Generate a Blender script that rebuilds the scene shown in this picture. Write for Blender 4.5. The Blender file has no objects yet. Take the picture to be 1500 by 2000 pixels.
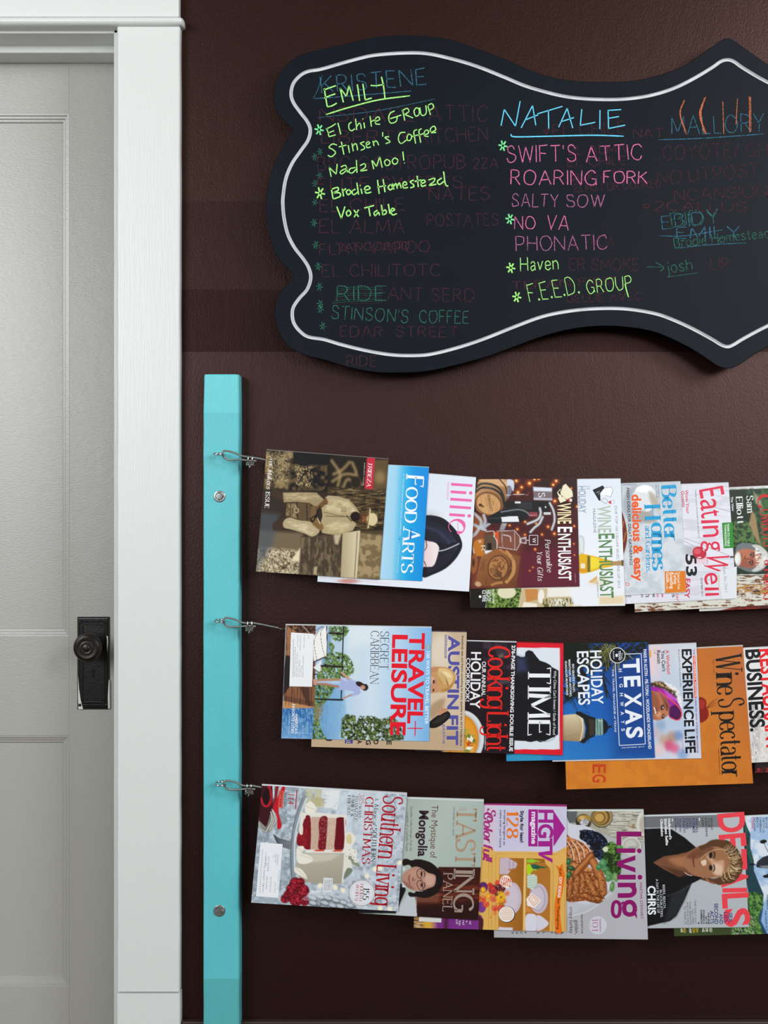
import bpy, bmesh, math, random
import numpy as np
from mathutils import Vector, Matrix
from mathutils.geometry import tessellate_polygon

# ------------------------------------------------------------------ frame, camera, light, exposure
# the photographed wall is the plane Y = 0 and faces -Y; 1000 photo pixels on that wall = 1 m
D = 2.2                     # camera distance from the wall
ZC = 1.16                   # camera height above the floor
SC = bpy.context.scene
cam = bpy.data.cameras.new('camera'); cam_o = bpy.data.objects.new('camera', cam)
SC.collection.objects.link(cam_o); SC.camera = cam_o
cam.sensor_fit = 'VERTICAL'; cam.sensor_height = 36; cam.lens = 36*D/2.0
cam_o.location = (0, -D, ZC); cam_o.rotation_euler = (math.pi/2, 0, 0)
world = bpy.data.worlds.new('room_light'); SC.world = world; world.use_nodes = True
wn = world.node_tree.nodes; wn['Background'].inputs[0].default_value = (1.0, 0.985, 0.96, 1); wn['Background'].inputs[1].default_value = 0.16
def area(name, loc, target, sx, sy, power, col):
    l = bpy.data.lights.new(name, 'AREA'); l.shape = 'RECTANGLE'; l.size = sx; l.size_y = sy; l.energy = power; l.color = col
    o = bpy.data.objects.new(name, l); SC.collection.objects.link(o); o.location = loc
    o.rotation_euler = (Vector(target)-Vector(loc)).to_track_quat('-Z', 'Y').to_euler()
    return o
area('window_and_added_light', (2.9, -2.7, 2.7), (0.4, 0, 1.3), 1.3, 1.3, 104, (0.94, 0.985, 1.0))
area('window_and_added_light', (-2.5, -2.6, 2.3), (-0.4, 0, 1.3), 1.2, 1.3, 60, (0.94, 0.985, 1.0))
area('window_and_added_light', (2.0, -5.0, 2.15), (0.4, 0, 1.4), 2.4, 1.0, 52, (1.0, 0.97, 0.95))  # added lamp far behind the camera, put in for the wall's sheen
area('window_and_added_light', (-2.4, -5.0, 1.95), (-0.8, 0, 1.3), 1.0, 1.3, 42, (0.93, 0.98, 1.0))  # added lamp at the left rear, makes the sheen on the door
SC.view_settings.view_transform = 'Standard'; SC.view_settings.look = 'None'
SC.view_settings.gamma = 1; SC.view_settings.use_curve_mapping = False
SC.view_settings.exposure = 0.0

# ------------------------------------------------------------------ helpers
def P(px, py, d=0.0):
    """the point at distance d (m) in front of the wall that stands at photo pixel (px, py)"""
    k = 1 - d/D
    return Vector(((px-750)/1000*k, -d, ZC + (1000-py)/1000*k))
def lin(c):
    if isinstance(c, str):
        c = c.lstrip('#'); c = [int(c[i:i+2], 16)/255 for i in (0, 2, 4)]
    return np.array([v/12.92 if v <= .04045 else ((v+.055)/1.055)**2.4 for v in c])
def srgb(c):
    c = c.lstrip('#'); return np.array([int(c[i:i+2], 16)/255 for i in (0, 2, 4)])
def mesh_obj(name, verts, faces, mat, parent=None, smooth=False):
    me = bpy.data.meshes.new(name); me.from_pydata([tuple(v) for v in verts], [], faces); me.update()
    if smooth: me.polygons.foreach_set('use_smooth', [True]*len(me.polygons))
    o = bpy.data.objects.new(name, me); SC.collection.objects.link(o)
    if mat: me.materials.append(mat)
    if parent: o.parent = parent
    return o
def bm_obj(name, bm, mat, parent=None, smooth=False):
    bmesh.ops.recalc_face_normals(bm, faces=bm.faces)
    me = bpy.data.meshes.new(name); bm.to_mesh(me); bm.free()
    if smooth: me.polygons.foreach_set('use_smooth', [True]*len(me.polygons))
    o = bpy.data.objects.new(name, me); SC.collection.objects.link(o); me.materials.append(mat)
    if parent: o.parent = parent
    return o
def empty(name, loc):
    o = bpy.data.objects.new(name, None); o.empty_display_size = .02; SC.collection.objects.link(o); o.location = loc
    return o
def adopt(o, parent):
    """parent o while it stays where it is (parents here are only translated)"""
    o.parent = parent; o.location = o.location - parent.location; return o
def tag(o, label=None, cat=None, group=None, kind=None):
    if label: o['label'] = label
    if cat: o['category'] = cat
    if group: o['group'] = group
    if kind: o['kind'] = kind
    return o
def add_box(bm, x0, x1, y0, y1, z0, z1, bev=0):
    vs = [bm.verts.new((x, y, z)) for x in (x0, x1) for y in (y0, y1) for z in (z0, z1)]
    fs = [bm.faces.new([vs[i] for i in f]) for f in ((0,1,3,2),(4,6,7,5),(0,4,5,1),(2,3,7,6),(0,2,6,4),(1,5,7,3))]
    if bev:
        es = list({e for f in fs for e in f.edges})
        bmesh.ops.bevel(bm, geom=es, offset=bev, segments=2, profile=.5, affect='EDGES')
def box(name, x0, x1, y0, y1, z0, z1, mat, parent=None, bev=0):
    bm = bmesh.new(); add_box(bm, min(x0,x1), max(x0,x1), min(y0,y1), max(y0,y1), min(z0,z1), max(z0,z1), bev)
    return bm_obj(name, bm, mat, parent)
def catmull(pts, n=6, closed=False):
    pts = [np.array(p, float) for p in pts]
    if len(pts) < 3: return pts
    out = []; m = len(pts); rng = range(m if closed else m-1)
    for i in rng:
        p1, p2 = pts[i], pts[(i+1) % m]
        p0 = pts[i-1] if (closed or i > 0) else 2*p1-p2
        p3 = pts[(i+2) % m] if (closed or i+2 < m) else 2*p2-p1
        for k in range(n):
            t = k/n
            out.append(.5*((2*p1)+(-p0+p2)*t+(2*p0-5*p1+4*p2-p3)*t*t+(-p0+3*p1-3*p2+p3)*t**3))
    if not closed: out.append(pts[-1])
    return out
def tube(bm, pts, r, seg=10, twist=0.0, flute=0.0, closed=False):
    pts = [Vector(p) for p in pts]; n = len(pts); rings = []; up = Vector((0, .3, 1)).normalized(); ang = 0
    for i, p in enumerate(pts):
        a = pts[i-1] if (i > 0 or closed) else p; b = pts[(i+1) % n] if (i < n-1 or closed) else p
        t = (b-a).normalized(); u = (up - t*up.dot(t))
        if u.length < 1e-4: u = Vector((1, 0, 0))
        u.normalize(); up = u; v = t.cross(u)
        if i: ang += twist*(p-pts[i-1]).length
        ring = []
        for k in range(seg):
            th = 2*math.pi*k/seg; rr = r*(1 - flute*(k % 2)*(i > 0 and (p-pts[i-1]).length < .006)); th += ang
            ring.append(bm.verts.new(p + (u*math.cos(th)+v*math.sin(th))*rr))
        rings.append(ring)
    for i in range(n if closed else n-1):
        A, B = rings[i], rings[(i+1) % n]
        for k in range(seg): bm.faces.new((A[k], A[(k+1) % seg], B[(k+1) % seg], B[k]))
    if not closed:
        bm.faces.new(rings[0]); bm.faces.new(rings[-1][::-1])
def lathe(bm, prof, c, axis='Y', seg=40):
    """prof: (radius, offset along -Y) rows, centre c"""
    rings = []
    for r, h in prof:
        if r < 1e-6: rings.append([bm.verts.new((c[0], c[1]-h, c[2]))])
        else: rings.append([bm.verts.new((c[0]+r*math.cos(2*math.pi*k/seg), c[1]-h, c[2]+r*math.sin(2*math.pi*k/seg))) for k in range(seg)])
    for A, B in zip(rings, rings[1:]):
        for k in range(seg):
            k2 = (k+1) % seg
            f = [A[k % len(A)], A[k2 % len(A)], B[k2 % len(B)], B[k % len(B)]]
            f = list(dict.fromkeys(f))
            if len(f) > 2: bm.faces.new(f)

# ------------------------------------------------------------------ materials
def mat(name, col, rough=.5, metal=0, spec=.5, bump=None, var=None, coat=0):
    """bump: list of (scale, strength, (sx,sy,sz)); var: (scale, amount, colour2, (sx,sy,sz))"""
    m = bpy.data.materials.new(name); m.use_nodes = True; nt = m.node_tree; b = nt.nodes['Principled BSDF']
    b.inputs['Base Color'].default_value = (*lin(col), 1); b.inputs['Roughness'].default_value = rough
    b.inputs['Metallic'].default_value = metal; b.inputs['Specular IOR Level'].default_value = spec
    b.inputs['Coat Weight'].default_value = coat; b.inputs['Coat Roughness'].default_value = .12
    tc = nt.nodes.new('ShaderNodeNewGeometry')
    def nz(scale, st, detail=4):
        mp = nt.nodes.new('ShaderNodeMapping'); mp.inputs['Scale'].default_value = st
        nt.links.new(tc.outputs['Position'], mp.inputs['Vector'])
        n = nt.nodes.new('ShaderNodeTexNoise'); n.inputs['Scale'].default_value = scale; n.inputs['Detail'].default_value = detail
        nt.links.new(mp.outputs[0], n.inputs['Vector']); return n
    prev = None
    for (s, k, st) in (bump or []):
        n = nz(s, st); bp = nt.nodes.new('ShaderNodeBump'); bp.inputs['Strength'].default_value = k; bp.inputs['Distance'].default_value = .001
        nt.links.new(n.outputs['Fac'], bp.inputs['Height'])
        if prev: nt.links.new(prev.outputs[0], bp.inputs['Normal'])
        prev = bp
    if prev: nt.links.new(prev.outputs[0], b.inputs['Normal'])
    if var:
        s, k, c2, st = var; n = nz(s, st, 6); rp = nt.nodes.new('ShaderNodeMapRange')
        rp.inputs[1].default_value = .42; rp.inputs[2].default_value = .62; rp.inputs[3].default_value = 0; rp.inputs[4].default_value = k
        nt.links.new(n.outputs['Fac'], rp.inputs[0]); mx = nt.nodes.new('ShaderNodeMix'); mx.data_type = 'RGBA'
        mx.inputs[6].default_value = (*lin(col), 1); mx.inputs[7].default_value = (*lin(c2), 1)
        nt.links.new(rp.outputs[0], mx.inputs[0]); nt.links.new(mx.outputs[2], b.inputs['Base Color'])
    return m
def print_mat(name, rough, spec, coat=0, bump=0):
    m = bpy.data.materials.new(name); m.use_nodes = True; nt = m.node_tree; b = nt.nodes['Principled BSDF']
    a = nt.nodes.new('ShaderNodeVertexColor'); a.layer_name = 'ink'
    nt.links.new(a.outputs['Color'], b.inputs['Base Color'])
    b.inputs['Roughness'].default_value = rough; b.inputs['Specular IOR Level'].default_value = spec
    b.inputs['Coat Weight'].default_value = coat; b.inputs['Coat Roughness'].default_value = .15
    return m
M_COVER = print_mat('glossy_cover_print', .38, .35)
M_PAPERLAB = print_mat('matt_label_paper', .6, .2)
M_PAPER = mat('page_paper', '#d9d6cf', .8, bump=[(900, .4, (1, 1, 6))])
M_SPINE = mat('cover_paper', '#d5dadf', .45)

# ------------------------------------------------------------------ stroke lettering (own drawn alphabet, cap height 10)
GL = {
'A':"7.5|l0 0 3.7 10|l3.7 10 7.5 0|l1.4 3.4 6.1 3.4",
'B':"6|l0 0 0 10|c0 10 3 10 5 9 5.2 7.6 4.2 5.8 2.6 5.3 0 5.3|c0 5.3 3.5 5.3 5.6 4.3 6 2.7 5.2 1 3.2 0 0 0",
'C':"7|c6.8 7.6 5.6 9.6 4 10 1.6 9 .2 6.4 .2 3.6 1.6 1 4 0 5.8 .5 6.9 2.2",
'D':"7|l0 0 0 10|c0 10 3.2 10 5.8 8.6 7 5 5.8 1.4 3.2 0 0 0",
'E':"5.5|l0 0 0 10|l0 10 5.3 10|l0 5.2 4.3 5.2|l0 0 5.5 0",
'F':"5.2|l0 0 0 10|l0 10 5.2 10|l0 5.2 4.2 5.2",
'G':"7.5|c6.8 8 5.6 9.6 4 10 1.6 9 .2 6.4 .2 3.6 1.6 1 4 0 6 .6 7.2 2|l7.2 4.4 7.2 .4|l4.6 4.4 7.2 4.4",
'H':"7|l0 0 0 10|l7 0 7 10|l0 5.2 7 5.2",'I':".1|l0 0 0 10",'J':"4|c4 10 4 3 3.4 .8 2 0 .6 .5 0 2",
'K':"6.5|l0 0 0 10|l6 10 0 4.2|l2 6 6.5 0",'L':"5|l0 0 0 10|l0 0 5 0",
'M':"8.5|l0 0 .4 10|l.4 10 4.2 1.5|l4.2 1.5 8.1 10|l8.1 10 8.5 0",
'N':"7|l0 0 0 10|l0 10 7 0|l7 0 7 10",'O':"8|c4 10 1.3 8.8 0 5 1.3 1.2 4 0 6.7 1.2 8 5 6.7 8.8 4 10",
'P':"5.8|l0 0 0 10|c0 10 3.2 10 5.4 9 5.8 7.3 5.2 5.6 3.2 4.6 0 4.6",
'Q':"8|c4 10 1.3 8.8 0 5 1.3 1.2 4 0 6.7 1.2 8 5 6.7 8.8 4 10|l5 2.4 8 -.8",
'R':"6.4|l0 0 0 10|c0 10 3.2 10 5.2 9 5.6 7.4 5 5.7 3.2 4.9 0 4.9|l3 4.9 6.4 0",
'S':"6|c5.6 7.9 4.6 9.6 3 10 1 9.2 .5 7.5 1.4 6 3.2 5.2 5 4.3 5.9 2.6 5.2 .8 3 0 1 .4 .1 2.2",
'T':"6.5|l3.2 0 3.2 10|l0 10 6.5 10",'U':"7|c0 10 0 4 .6 1.6 2 .3 3.5 0 5 .3 6.4 1.6 7 4 7 10",
'V':"7|l0 10 3.5 0|l3.5 0 7 10",'W':"10|l0 10 2.7 0|l2.7 0 5 9.5|l5 9.5 7.4 0|l7.4 0 10 10",
'X':"6.8|l0 10 6.8 0|l6.8 10 0 0",'Y':"6.8|l0 10 3.4 4.8|l6.8 10 3.4 4.8|l3.4 4.8 3.4 0",'Z':"6|l0 10 6 10|l6 10 0 0|l0 0 6 0",
'a':"4.6|c.5 5.2 1.6 6.5 3.2 6.4 4.3 5.4 4.5 4 4.5 0|c4.5 3.8 2.2 3.5 .6 2.7 .3 1.3 1.2 .1 2.8 .1 4.5 1.4",
'b':"5.2|l0 0 0 10|c0 5 1.2 6.4 2.8 6.6 4.6 5.6 5.2 3.3 4.6 1 2.8 0 1.2 .2 0 1.6",
'c':"4.6|c4.5 5.2 3.6 6.4 2.4 6.6 .7 5.4 0 3.3 .7 1.1 2.5 0 3.8 .3 4.6 1.4",
'd':"5.2|l5.2 0 5.2 10|c5.2 5 4 6.4 2.4 6.6 .6 5.6 0 3.3 .6 1 2.4 0 4 .2 5.2 1.6",
'e':"5|l.2 3.6 4.9 3.6|c4.9 3.6 4.5 5.6 2.6 6.6 .7 5.4 0 3.3 .7 1 2.6 0 4 .4 4.9 1.6",
'f':"3.4|c3.8 9.4 2.9 10 1.9 9.6 1.5 8 1.5 4 1.5 0|l0 6.5 3.3 6.5",
'g':"5.2|c5.2 5 4 6.4 2.4 6.6 .6 5.6 0 3.3 .6 1 2.4 0 4 .4 5.2 1.8|c5.2 6.5 5.2 -.5 4.4 -2.8 2.6 -3.5 .8 -3 .2 -1.8",
'h':"4.8|l0 0 0 10|c0 4.6 1.2 6.2 2.8 6.6 4.4 5.8 4.8 4 4.8 0",'i':".1|l0 0 0 6.6|d0 9 .7",'j':"1|c1 6.6 1 -1 .6 -3 -1 -3.4|d1 9 .7",
'k':"4.8|l0 0 0 10|l4.5 6.6 0 2.4|l1.8 4 4.8 0",'l':".1|l0 0 0 10",
'm':"8|l0 0 0 6.6|c0 4.6 1 6.3 2.3 6.6 3.6 5.8 4 4 4 0|c4 4.6 5 6.3 6.3 6.6 7.6 5.8 8 4 8 0",
'n':"4.8|l0 0 0 6.6|c0 4.6 1.2 6.2 2.8 6.6 4.4 5.8 4.8 4 4.8 0",
'o':"5.2|c2.6 6.6 .6 5.5 0 3.3 .6 1.1 2.6 0 4.6 1.1 5.2 3.3 4.6 5.5 2.6 6.6",
'p':"5.2|l0 -3.5 0 6.6|c0 5 1.2 6.4 2.8 6.6 4.6 5.6 5.2 3.3 4.6 1 2.8 0 1.2 .2 0 1.6",
'q':"5.2|l5.2 -3.5 5.2 6.6|c5.2 5 4 6.4 2.4 6.6 .6 5.6 0 3.3 .6 1 2.4 0 4 .2 5.2 1.6",
'r':"3.4|l0 0 0 6.6|c0 4.4 1 6.1 2.2 6.7 3.4 6.4",
's':"4.2|c4 5.3 3.3 6.4 2.1 6.6 .7 6 .4 4.9 1.2 3.9 2.4 3.4 3.8 2.7 4.2 1.6 3.5 .4 2.1 0 .7 .3 0 1.4",
't':"3.4|c1.5 9 1.5 4 1.5 1.6 2.2 .2 3.4 .4|l0 6.5 3.3 6.5",'u':"4.8|c0 6.6 0 2.4 .6 .6 2 0 3.6 .5 4.8 2.2|l4.8 6.6 4.8 0",
'v':"5|l0 6.6 2.5 0|l2.5 0 5 6.6",'w':"7.4|l0 6.6 2 0|l2 0 3.7 6.2|l3.7 6.2 5.4 0|l5.4 0 7.4 6.6",
'x':"4.8|l0 6.6 4.8 0|l4.8 6.6 0 0",'y':"5|l0 6.6 2.6 0|l5 6.6 1.4 -3.4",'z':"4.4|l0 6.6 4.4 6.6|l4.4 6.6 0 0|l0 0 4.4 0",
'0':"5.6|c2.8 10 .7 8.5 0 5 .7 1.5 2.8 0 4.9 1.5 5.6 5 4.9 8.5 2.8 10",'1':"2|l1.6 0 1.6 10|l0 8 1.6 10",
'2':"5.6|c.2 7.8 1 9.6 2.8 10 4.8 9.2 5.2 7.3 4 4.8 0 0|l0 0 5.6 0",
'3':"5.4|c.3 8.4 1.4 9.8 2.8 10 4.6 9.2 4.9 7.6 4 5.8 2.2 5.3|c2.2 5.3 4.6 4.6 5.4 2.8 4.6 .8 2.6 0 .9 .4 0 1.8",
'4':"6|l4.4 0 4.4 10|l4.4 10 0 3|l0 3 6 3",'5':"5.4|l.8 10 5 10|l.8 10 .5 5.6|c.5 5.6 2.6 6.4 4.7 5.4 5.4 3.2 4.6 .9 2.6 0 1 .3 0 1.6",
'8':"5.6|c2.8 10 .9 9.2 .5 7.6 1.4 6 2.8 5.3 4.7 4.2 5.6 2.5 4.8 .7 2.8 0 .8 .7 0 2.5 .9 4.2 2.8 5.3 4.2 6 5.1 7.6 4.7 9.2 2.8 10",
'9':"5.6|c5.2 7 4.4 5 2.6 4.4 .8 5.2 .2 7.2 .9 9.2 2.8 10 4.8 9 5.4 6 4.6 2 2.6 0 .8 .4",
'6':"5.6|c5 9 3.6 10 1.6 8.8 .3 5 .8 1.4 2.8 0 4.8 .8 5.4 3 4.7 5 2.8 5.7 1 4.8 .4 3",'7':"5.2|l0 10 5.2 10|l5.2 10 1.6 0",
"'":".4|l.2 10 0 7.6",'.':".4|d.2 .5 .8",',':".6|c.6 .8 .6 -.5 -.1 -1.8",'!':".3|l0 3 0 10|d0 .4 .8",'-':"3|l0 4.4 3 4.4",'/':"4|l0 0 4 10",
'*':"5|l2.5 2 2.5 8|l0 3.4 5 6.6|l0 6.6 5 3.4",'&':"7|c6.6 5 4.6 1 2.4 0 .4 1 .3 3 2 5 4 7 4 9.2 2.6 10 1.4 9 1.6 7 6.8 0",
'$':"5|c4.6 7.5 2.6 8.8 .5 7.4 1.5 5.4 4.2 4.2 4.6 2 2.5 1 .2 2.2|l2.5 0 2.5 10",':':".4|d.2 .8 .7|d.2 5.8 .7",'+':"6|l3 2 3 8|l0 5 6 5",'?':"5|c0 8 2 10 4.6 8.6 4 6 2.2 4.6 2.2 3|d2.2 .5 .8",
}
def ribbon(pts, ws):
    """polyline + half widths -> (verts, quads)"""
    pts = [np.array(p, float) for p in pts]; V = []; F = []
    for i, p in enumerate(pts):
        a = pts[max(i-1, 0)]; b = pts[min(i+1, len(pts)-1)]; t = b-a; L = np.hypot(*t) or 1; t = t/L; n = np.array([-t[1], t[0]])
        V += [p+n*ws[i], p-n*ws[i]]
    for i in range(len(pts)-1): F.append((2*i, 2*i+1, 2*i+3, 2*i+2))
    return V, F
def stroke_text(s, thick=.7, thin=.7, serif=False, slant=0., jit=0., gap=2.4, seed=1):
    rnd = random.Random(seed); V = []; F = []; x = 0.
    def put(v, f):
        b = len(V); V.extend(v); F.extend(tuple(b+i for i in q) for q in f)
    for ch in s:
        if ch == ' ': x += 4.5; continue
        g = GL.get(ch)
        if g is None: x += 3; continue
        parts = g.split('|'); w = float(parts[0]); strokes = []
        for st in parts[1:]:
            n = [float(t) for t in st[1:].split()]
            if st[0] == 'd': strokes.append(('d', n)); continue
            strokes.append((st[0], [(n[i]+rnd.uniform(-jit, jit), n[i+1]+rnd.uniform(-jit, jit)) for i in range(0, len(n), 2)]))
        ends = [tuple(np.round(q, 1)) for k, p in strokes if k != 'd' for q in (p[0], p[-1])]
        for k, p in strokes:
            if k == 'd':
                r = p[2]*max(1., thick*.9)*.9; c = np.array([x+p[0], p[1]])
                v = [c+r*np.array([math.cos(a*math.pi/4), math.sin(a*math.pi/4)]) for a in range(8)]
                put(v, [tuple(range(8))]); continue
            q = catmull(p, 4) if k == 'c' else [np.array(p[0], float), np.array(p[-1], float)]
            if k == 'l' and len(p) > 2: q = [np.array(a, float) for a in p]
            ws = []
            for i in range(len(q)):
                t = q[min(i+1, len(q)-1)]-q[max(i-1, 0)]; L = np.hypot(*t) or 1; t = t/L
                if t[1] > 0: t = -t
                a = abs(t[1])**1.6
                if k == 'l' and t[0] < -.12 and ch not in 'zZ7': a = .15
                if k == 'l' and ch in 'zZ7' and abs(t[0]) < .95: a = .9
                if k == 'l' and ch in 'N' and abs(t[0]) < .1: a = .1
                ws.append((thin+(thick-thin)*a)/2)
            put(*ribbon([v+np.array([x, 0]) for v in q], ws))
            if serif and k in 'lc':
                for e, o in ((q[0], q[1]), (q[-1], q[-2])):
                    if ends.count(tuple(np.round(e, 1))) > 1: continue
                    t = (e-o)/(np.hypot(*(e-o)) or 1)
                    if abs(t[1]) > .85 and (min(abs(e[1]-v) for v in (0, 10, 6.6, -3.5)) < .1):
                        hl = thick*.5+.7
                        put(*ribbon([(x+e[0]-hl, e[1]), (x+e[0]+hl, e[1])], [thin*.55]*2))
                    elif abs(t[0]) > .9 and ch in 'TEFLZ':
                        dy = -1.7 if e[1] > 8 else (1.7 if e[1] < 2 else 1.0)
                        put(*ribbon([(x+e[0], e[1]-.2*np.sign(dy)), (x+e[0]-t[0]*.35, e[1]+dy)], [thin*.6, thin*.4]))
        x += w+gap
    V = np.array(V)
    if slant: V[:, 0] += V[:, 1]*slant
    return V, F, x-gap
_fc = {}
def font_mesh(s, off=0., res=3):
    key = (s, off, res)
    if key in _fc: return _fc[key]
    c = bpy.data.curves.new('text', 'FONT'); c.body = s; c.resolution_u = res; c.offset = off; c.fill_mode = 'FRONT'
    o = bpy.data.objects.new('text', c); me = bpy.data.meshes.new_from_object(o)
    V = np.array([v.co[:2] for v in me.vertices]) if len(me.vertices) else np.zeros((0, 2)); F = [tuple(p.vertices) for p in me.polygons]
    bpy.data.objects.remove(o); bpy.data.curves.remove(c); bpy.data.meshes.remove(me)
    _fc[key] = (V, F); return V, F
_h = font_mesh('H'); CAPH = float(_h[0][:, 1].max()-_h[0][:, 1].min())
def text_geo(s, p0, p1, h, font='sans', **kw):
    """lettering from baseline start p0 to baseline end p1, cap height h, in the picture frame of the cover (y down)"""
    p0 = np.array(p0, float); p1 = np.array(p1, float); d = p1-p0; L = np.hypot(*d); d = d/L; up = np.array([d[1], -d[0]])
    if font in ('sans', 'bold', 'black'):
        off = {'sans': 0, 'bold': .016, 'black': .03}[font]
        V, F = font_mesh(s, off, 2 if h < 25 else 4); 
        if len(V) == 0: return V, F
        x = (V[:, 0]-V[:, 0].min())/(V[:, 0].max()-V[:, 0].min())*L; y = V[:, 1]/CAPH*h
    else:
        st = {'serif': dict(thick=1.7, thin=.55, serif=True), 'didone': dict(thick=2.2, thin=.35, serif=True),
              'thinserif': dict(thick=1.0, thin=.35, serif=True), 'italic': dict(thick=1.3, thin=.45, slant=.22),
              'hand': dict(thick=.8, thin=.8, jit=.25), 'round': dict(thick=1.9, thin=1.5), 'hair': dict(thick=.55, thin=.45),
              'boldital': dict(thick=2.3, thin=.6, slant=.25), 'heavy': dict(thick=2.6, thin=2.2, gap=3.4)}[font]
        st = dict(st, **kw); V, F, w = stroke_text(s, **st); x0, x1 = V[:, 0].min(), V[:, 0].max()
        x = (V[:, 0]-x0)/(x1-x0)*L; y = V[:, 1]/10*h
        if 'slant' in st and st['slant']: pass
    return p0+np.outer(x, d)+np.outer(y, up), F

# ------------------------------------------------------------------ cover painter: colours computed on a fine vertex grid
def vnoise(x, y, seed=0):
    xi = np.floor(x).astype(np.int64); yi = np.floor(y).astype(np.int64); xf = x-xi; yf = y-yi
    def hsh(a, b):
        n = (a*374761393+b*668265263+seed*1442695041) & 0xffffffff
        n = ((n ^ (n >> 13))*1274126177) & 0xffffffff; return ((n ^ (n >> 16)) & 0xffff)/65535.
    u = xf*xf*(3-2*xf); v = yf*yf*(3-2*yf)
    return (hsh(xi, yi)*(1-u)+hsh(xi+1, yi)*u)*(1-v)+(hsh(xi, yi+1)*(1-u)+hsh(xi+1, yi+1)*u)*v
def fbm(x, y, seed=0, o=4):
    s = 0; a = .5; t = 0
    for i in range(o): s = s+a*vnoise(x, y, seed+i*7); t += a; a *= .55; x = x*2.03+3.1; y = y*2.03+1.7
    return s/t
def sstep(t): t = np.clip(t, 0, 1); return t*t*(3-2*t)
GCAB = .060; SLOPE = .02; CR = .0093
MAGS = []
class Mag:
    def __init__(s, row, crop, corners, vis, label, spine='#d5dadf', base='#cccccc', inset=0):
        s.row = row; s.c = crop; s.cor = [np.array(p, float) for p in corners]; s.label = label; s.spine = spine
        if inset: s.cor[0][1] += inset; s.cor[1][1] += inset
        w = np.hypot(*(s.cor[1]-s.cor[0])); h = np.hypot(*(s.cor[3]-s.cor[0])); st = 1.2
        vis = max(0, vis-.03); us = list(np.linspace(0, vis, max(2, int(w*vis/7)))) if vis > 0 else [0]
        us += list(np.linspace(vis, 1, max(2, int(w*(1-vis)/st))))[(1 if vis > 0 else 0):] if vis > 0 else list(np.linspace(0, 1, int(w/st)))[1:]
        s.us = np.array(us); s.vs = np.linspace(0, 1, int(h/st)); U, V = np.meshgrid(s.us, s.vs)
        TL, TR, BR, BL = s.cor
        U = U[..., None]; V = V[..., None]
        s.px = (TL*(1-U)+TR*U)*(1-V)+(BL*(1-U)+BR*U)*V      # photo pixels
        s.X = (s.px[..., 0]-crop[0])*crop[2]; s.Y = (s.px[..., 1]-crop[1])*crop[2]
        s.img = np.ones(s.X.shape+(3,))*srgb(base); s.tri = []; s.lay = 0; s.tr = None; MAGS.append(s)
    def _t(s, pts):
        if s.tr is None: return [np.array(p, float) for p in pts]
        cx, cy, k, a = s.tr; ca, sa = math.cos(a), math.sin(a)      # local (right, up) of an upright picture -> turned picture
        out = []
        for u, v in pts:
            x, y = v*k, u*k; out.append(np.array([cx+x*ca-y*sa, cy+x*sa+y*ca]))
        return out
    def at(s, cx, cy, k, deg=0): s.tr = (cx, cy, k, math.radians(deg)); return s
    def off(s): s.tr = None; return s
    def _sc(s): return s.tr[2] if s.tr else 1
    def _mix(s, sl, a, col):
        col = srgb(col) if isinstance(col, str) else col
        s.img[sl] = s.img[sl]*(1-a[..., None])+col*a[..., None]
    def _bb(s, x0, x1, y0, y1):
        m = (s.X >= x0) & (s.X <= x1) & (s.Y >= y0) & (s.Y <= y1); return m
    def fill(s, col): s.img[:] = srgb(col); return s
    def grad(s, stops, p0, p1):
        p0 = np.array(p0, float); p1 = np.array(p1, float); d = p1-p0; t = ((s.X-p0[0])*d[0]+(s.Y-p0[1])*d[1])/(d@d)
        cs = np.array([srgb(c) for _, c in stops]); ts = [a for a, _ in stops]
        s.img[:] = np.stack([np.interp(t, ts, cs[:, k]) for k in range(3)], -1); return s
    def poly(s, col, pts, soft=3, sm=0, a=1., nz=None, col2=None, g=None):
        """nz=(scale, thr, width, seed, sx, sy): masked by noise; col2+g=(p0,p1): gradient"""
        pts = s._t(pts); soft = soft*s._sc()
        if sm: pts = catmull(pts, 4, True)
        A = np.array(pts); x0, y0 = A.min(0)-soft; x1, y1 = A.max(0)+soft; m = s._bb(x0, x1, y0, y1)
        if not m.any(): return s
        X = s.X[m]; Y = s.Y[m]; ins = np.zeros(X.shape, bool); dm = np.full(X.shape, 1e18)
        for (ax, ay), (bx, by) in zip(A, np.roll(A, -1, 0)):
            dx, dy = bx-ax, by-ay; L = dx*dx+dy*dy
            if L == 0: continue
            t = np.clip(((X-ax)*dx+(Y-ay)*dy)/L, 0, 1); dm = np.minimum(dm, (X-ax-t*dx)**2+(Y-ay-t*dy)**2)
            if dy != 0: c = ((ay > Y) != (by > Y)) & (X < (bx-ax)*(Y-ay)/dy+ax); ins ^= c
        d = np.sqrt(dm); d = np.where(ins, d, -d); al = sstep((d+soft*.5)/max(soft, 1e-6))*a
        if nz:
            sc, thr, wd, sd, sx, sy = nz; n = fbm(X/sc/sx, Y/sc/sy, sd); al = al*sstep((n-thr)/wd+.5)
        c = srgb(col)
        if col2 is not None and g:
            p0, p1 = [np.array(q) for q in s._t(g)]; dd = p1-p0; t = np.clip(((X-p0[0])*dd[0]+(Y-p0[1])*dd[1])/(dd@dd), 0, 1)[:, None]; c = c*(1-t)+srgb(col2)*t
        s.img[m] = s.img[m]*(1-al[:, None])+c*al[:, None]; return s
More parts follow.
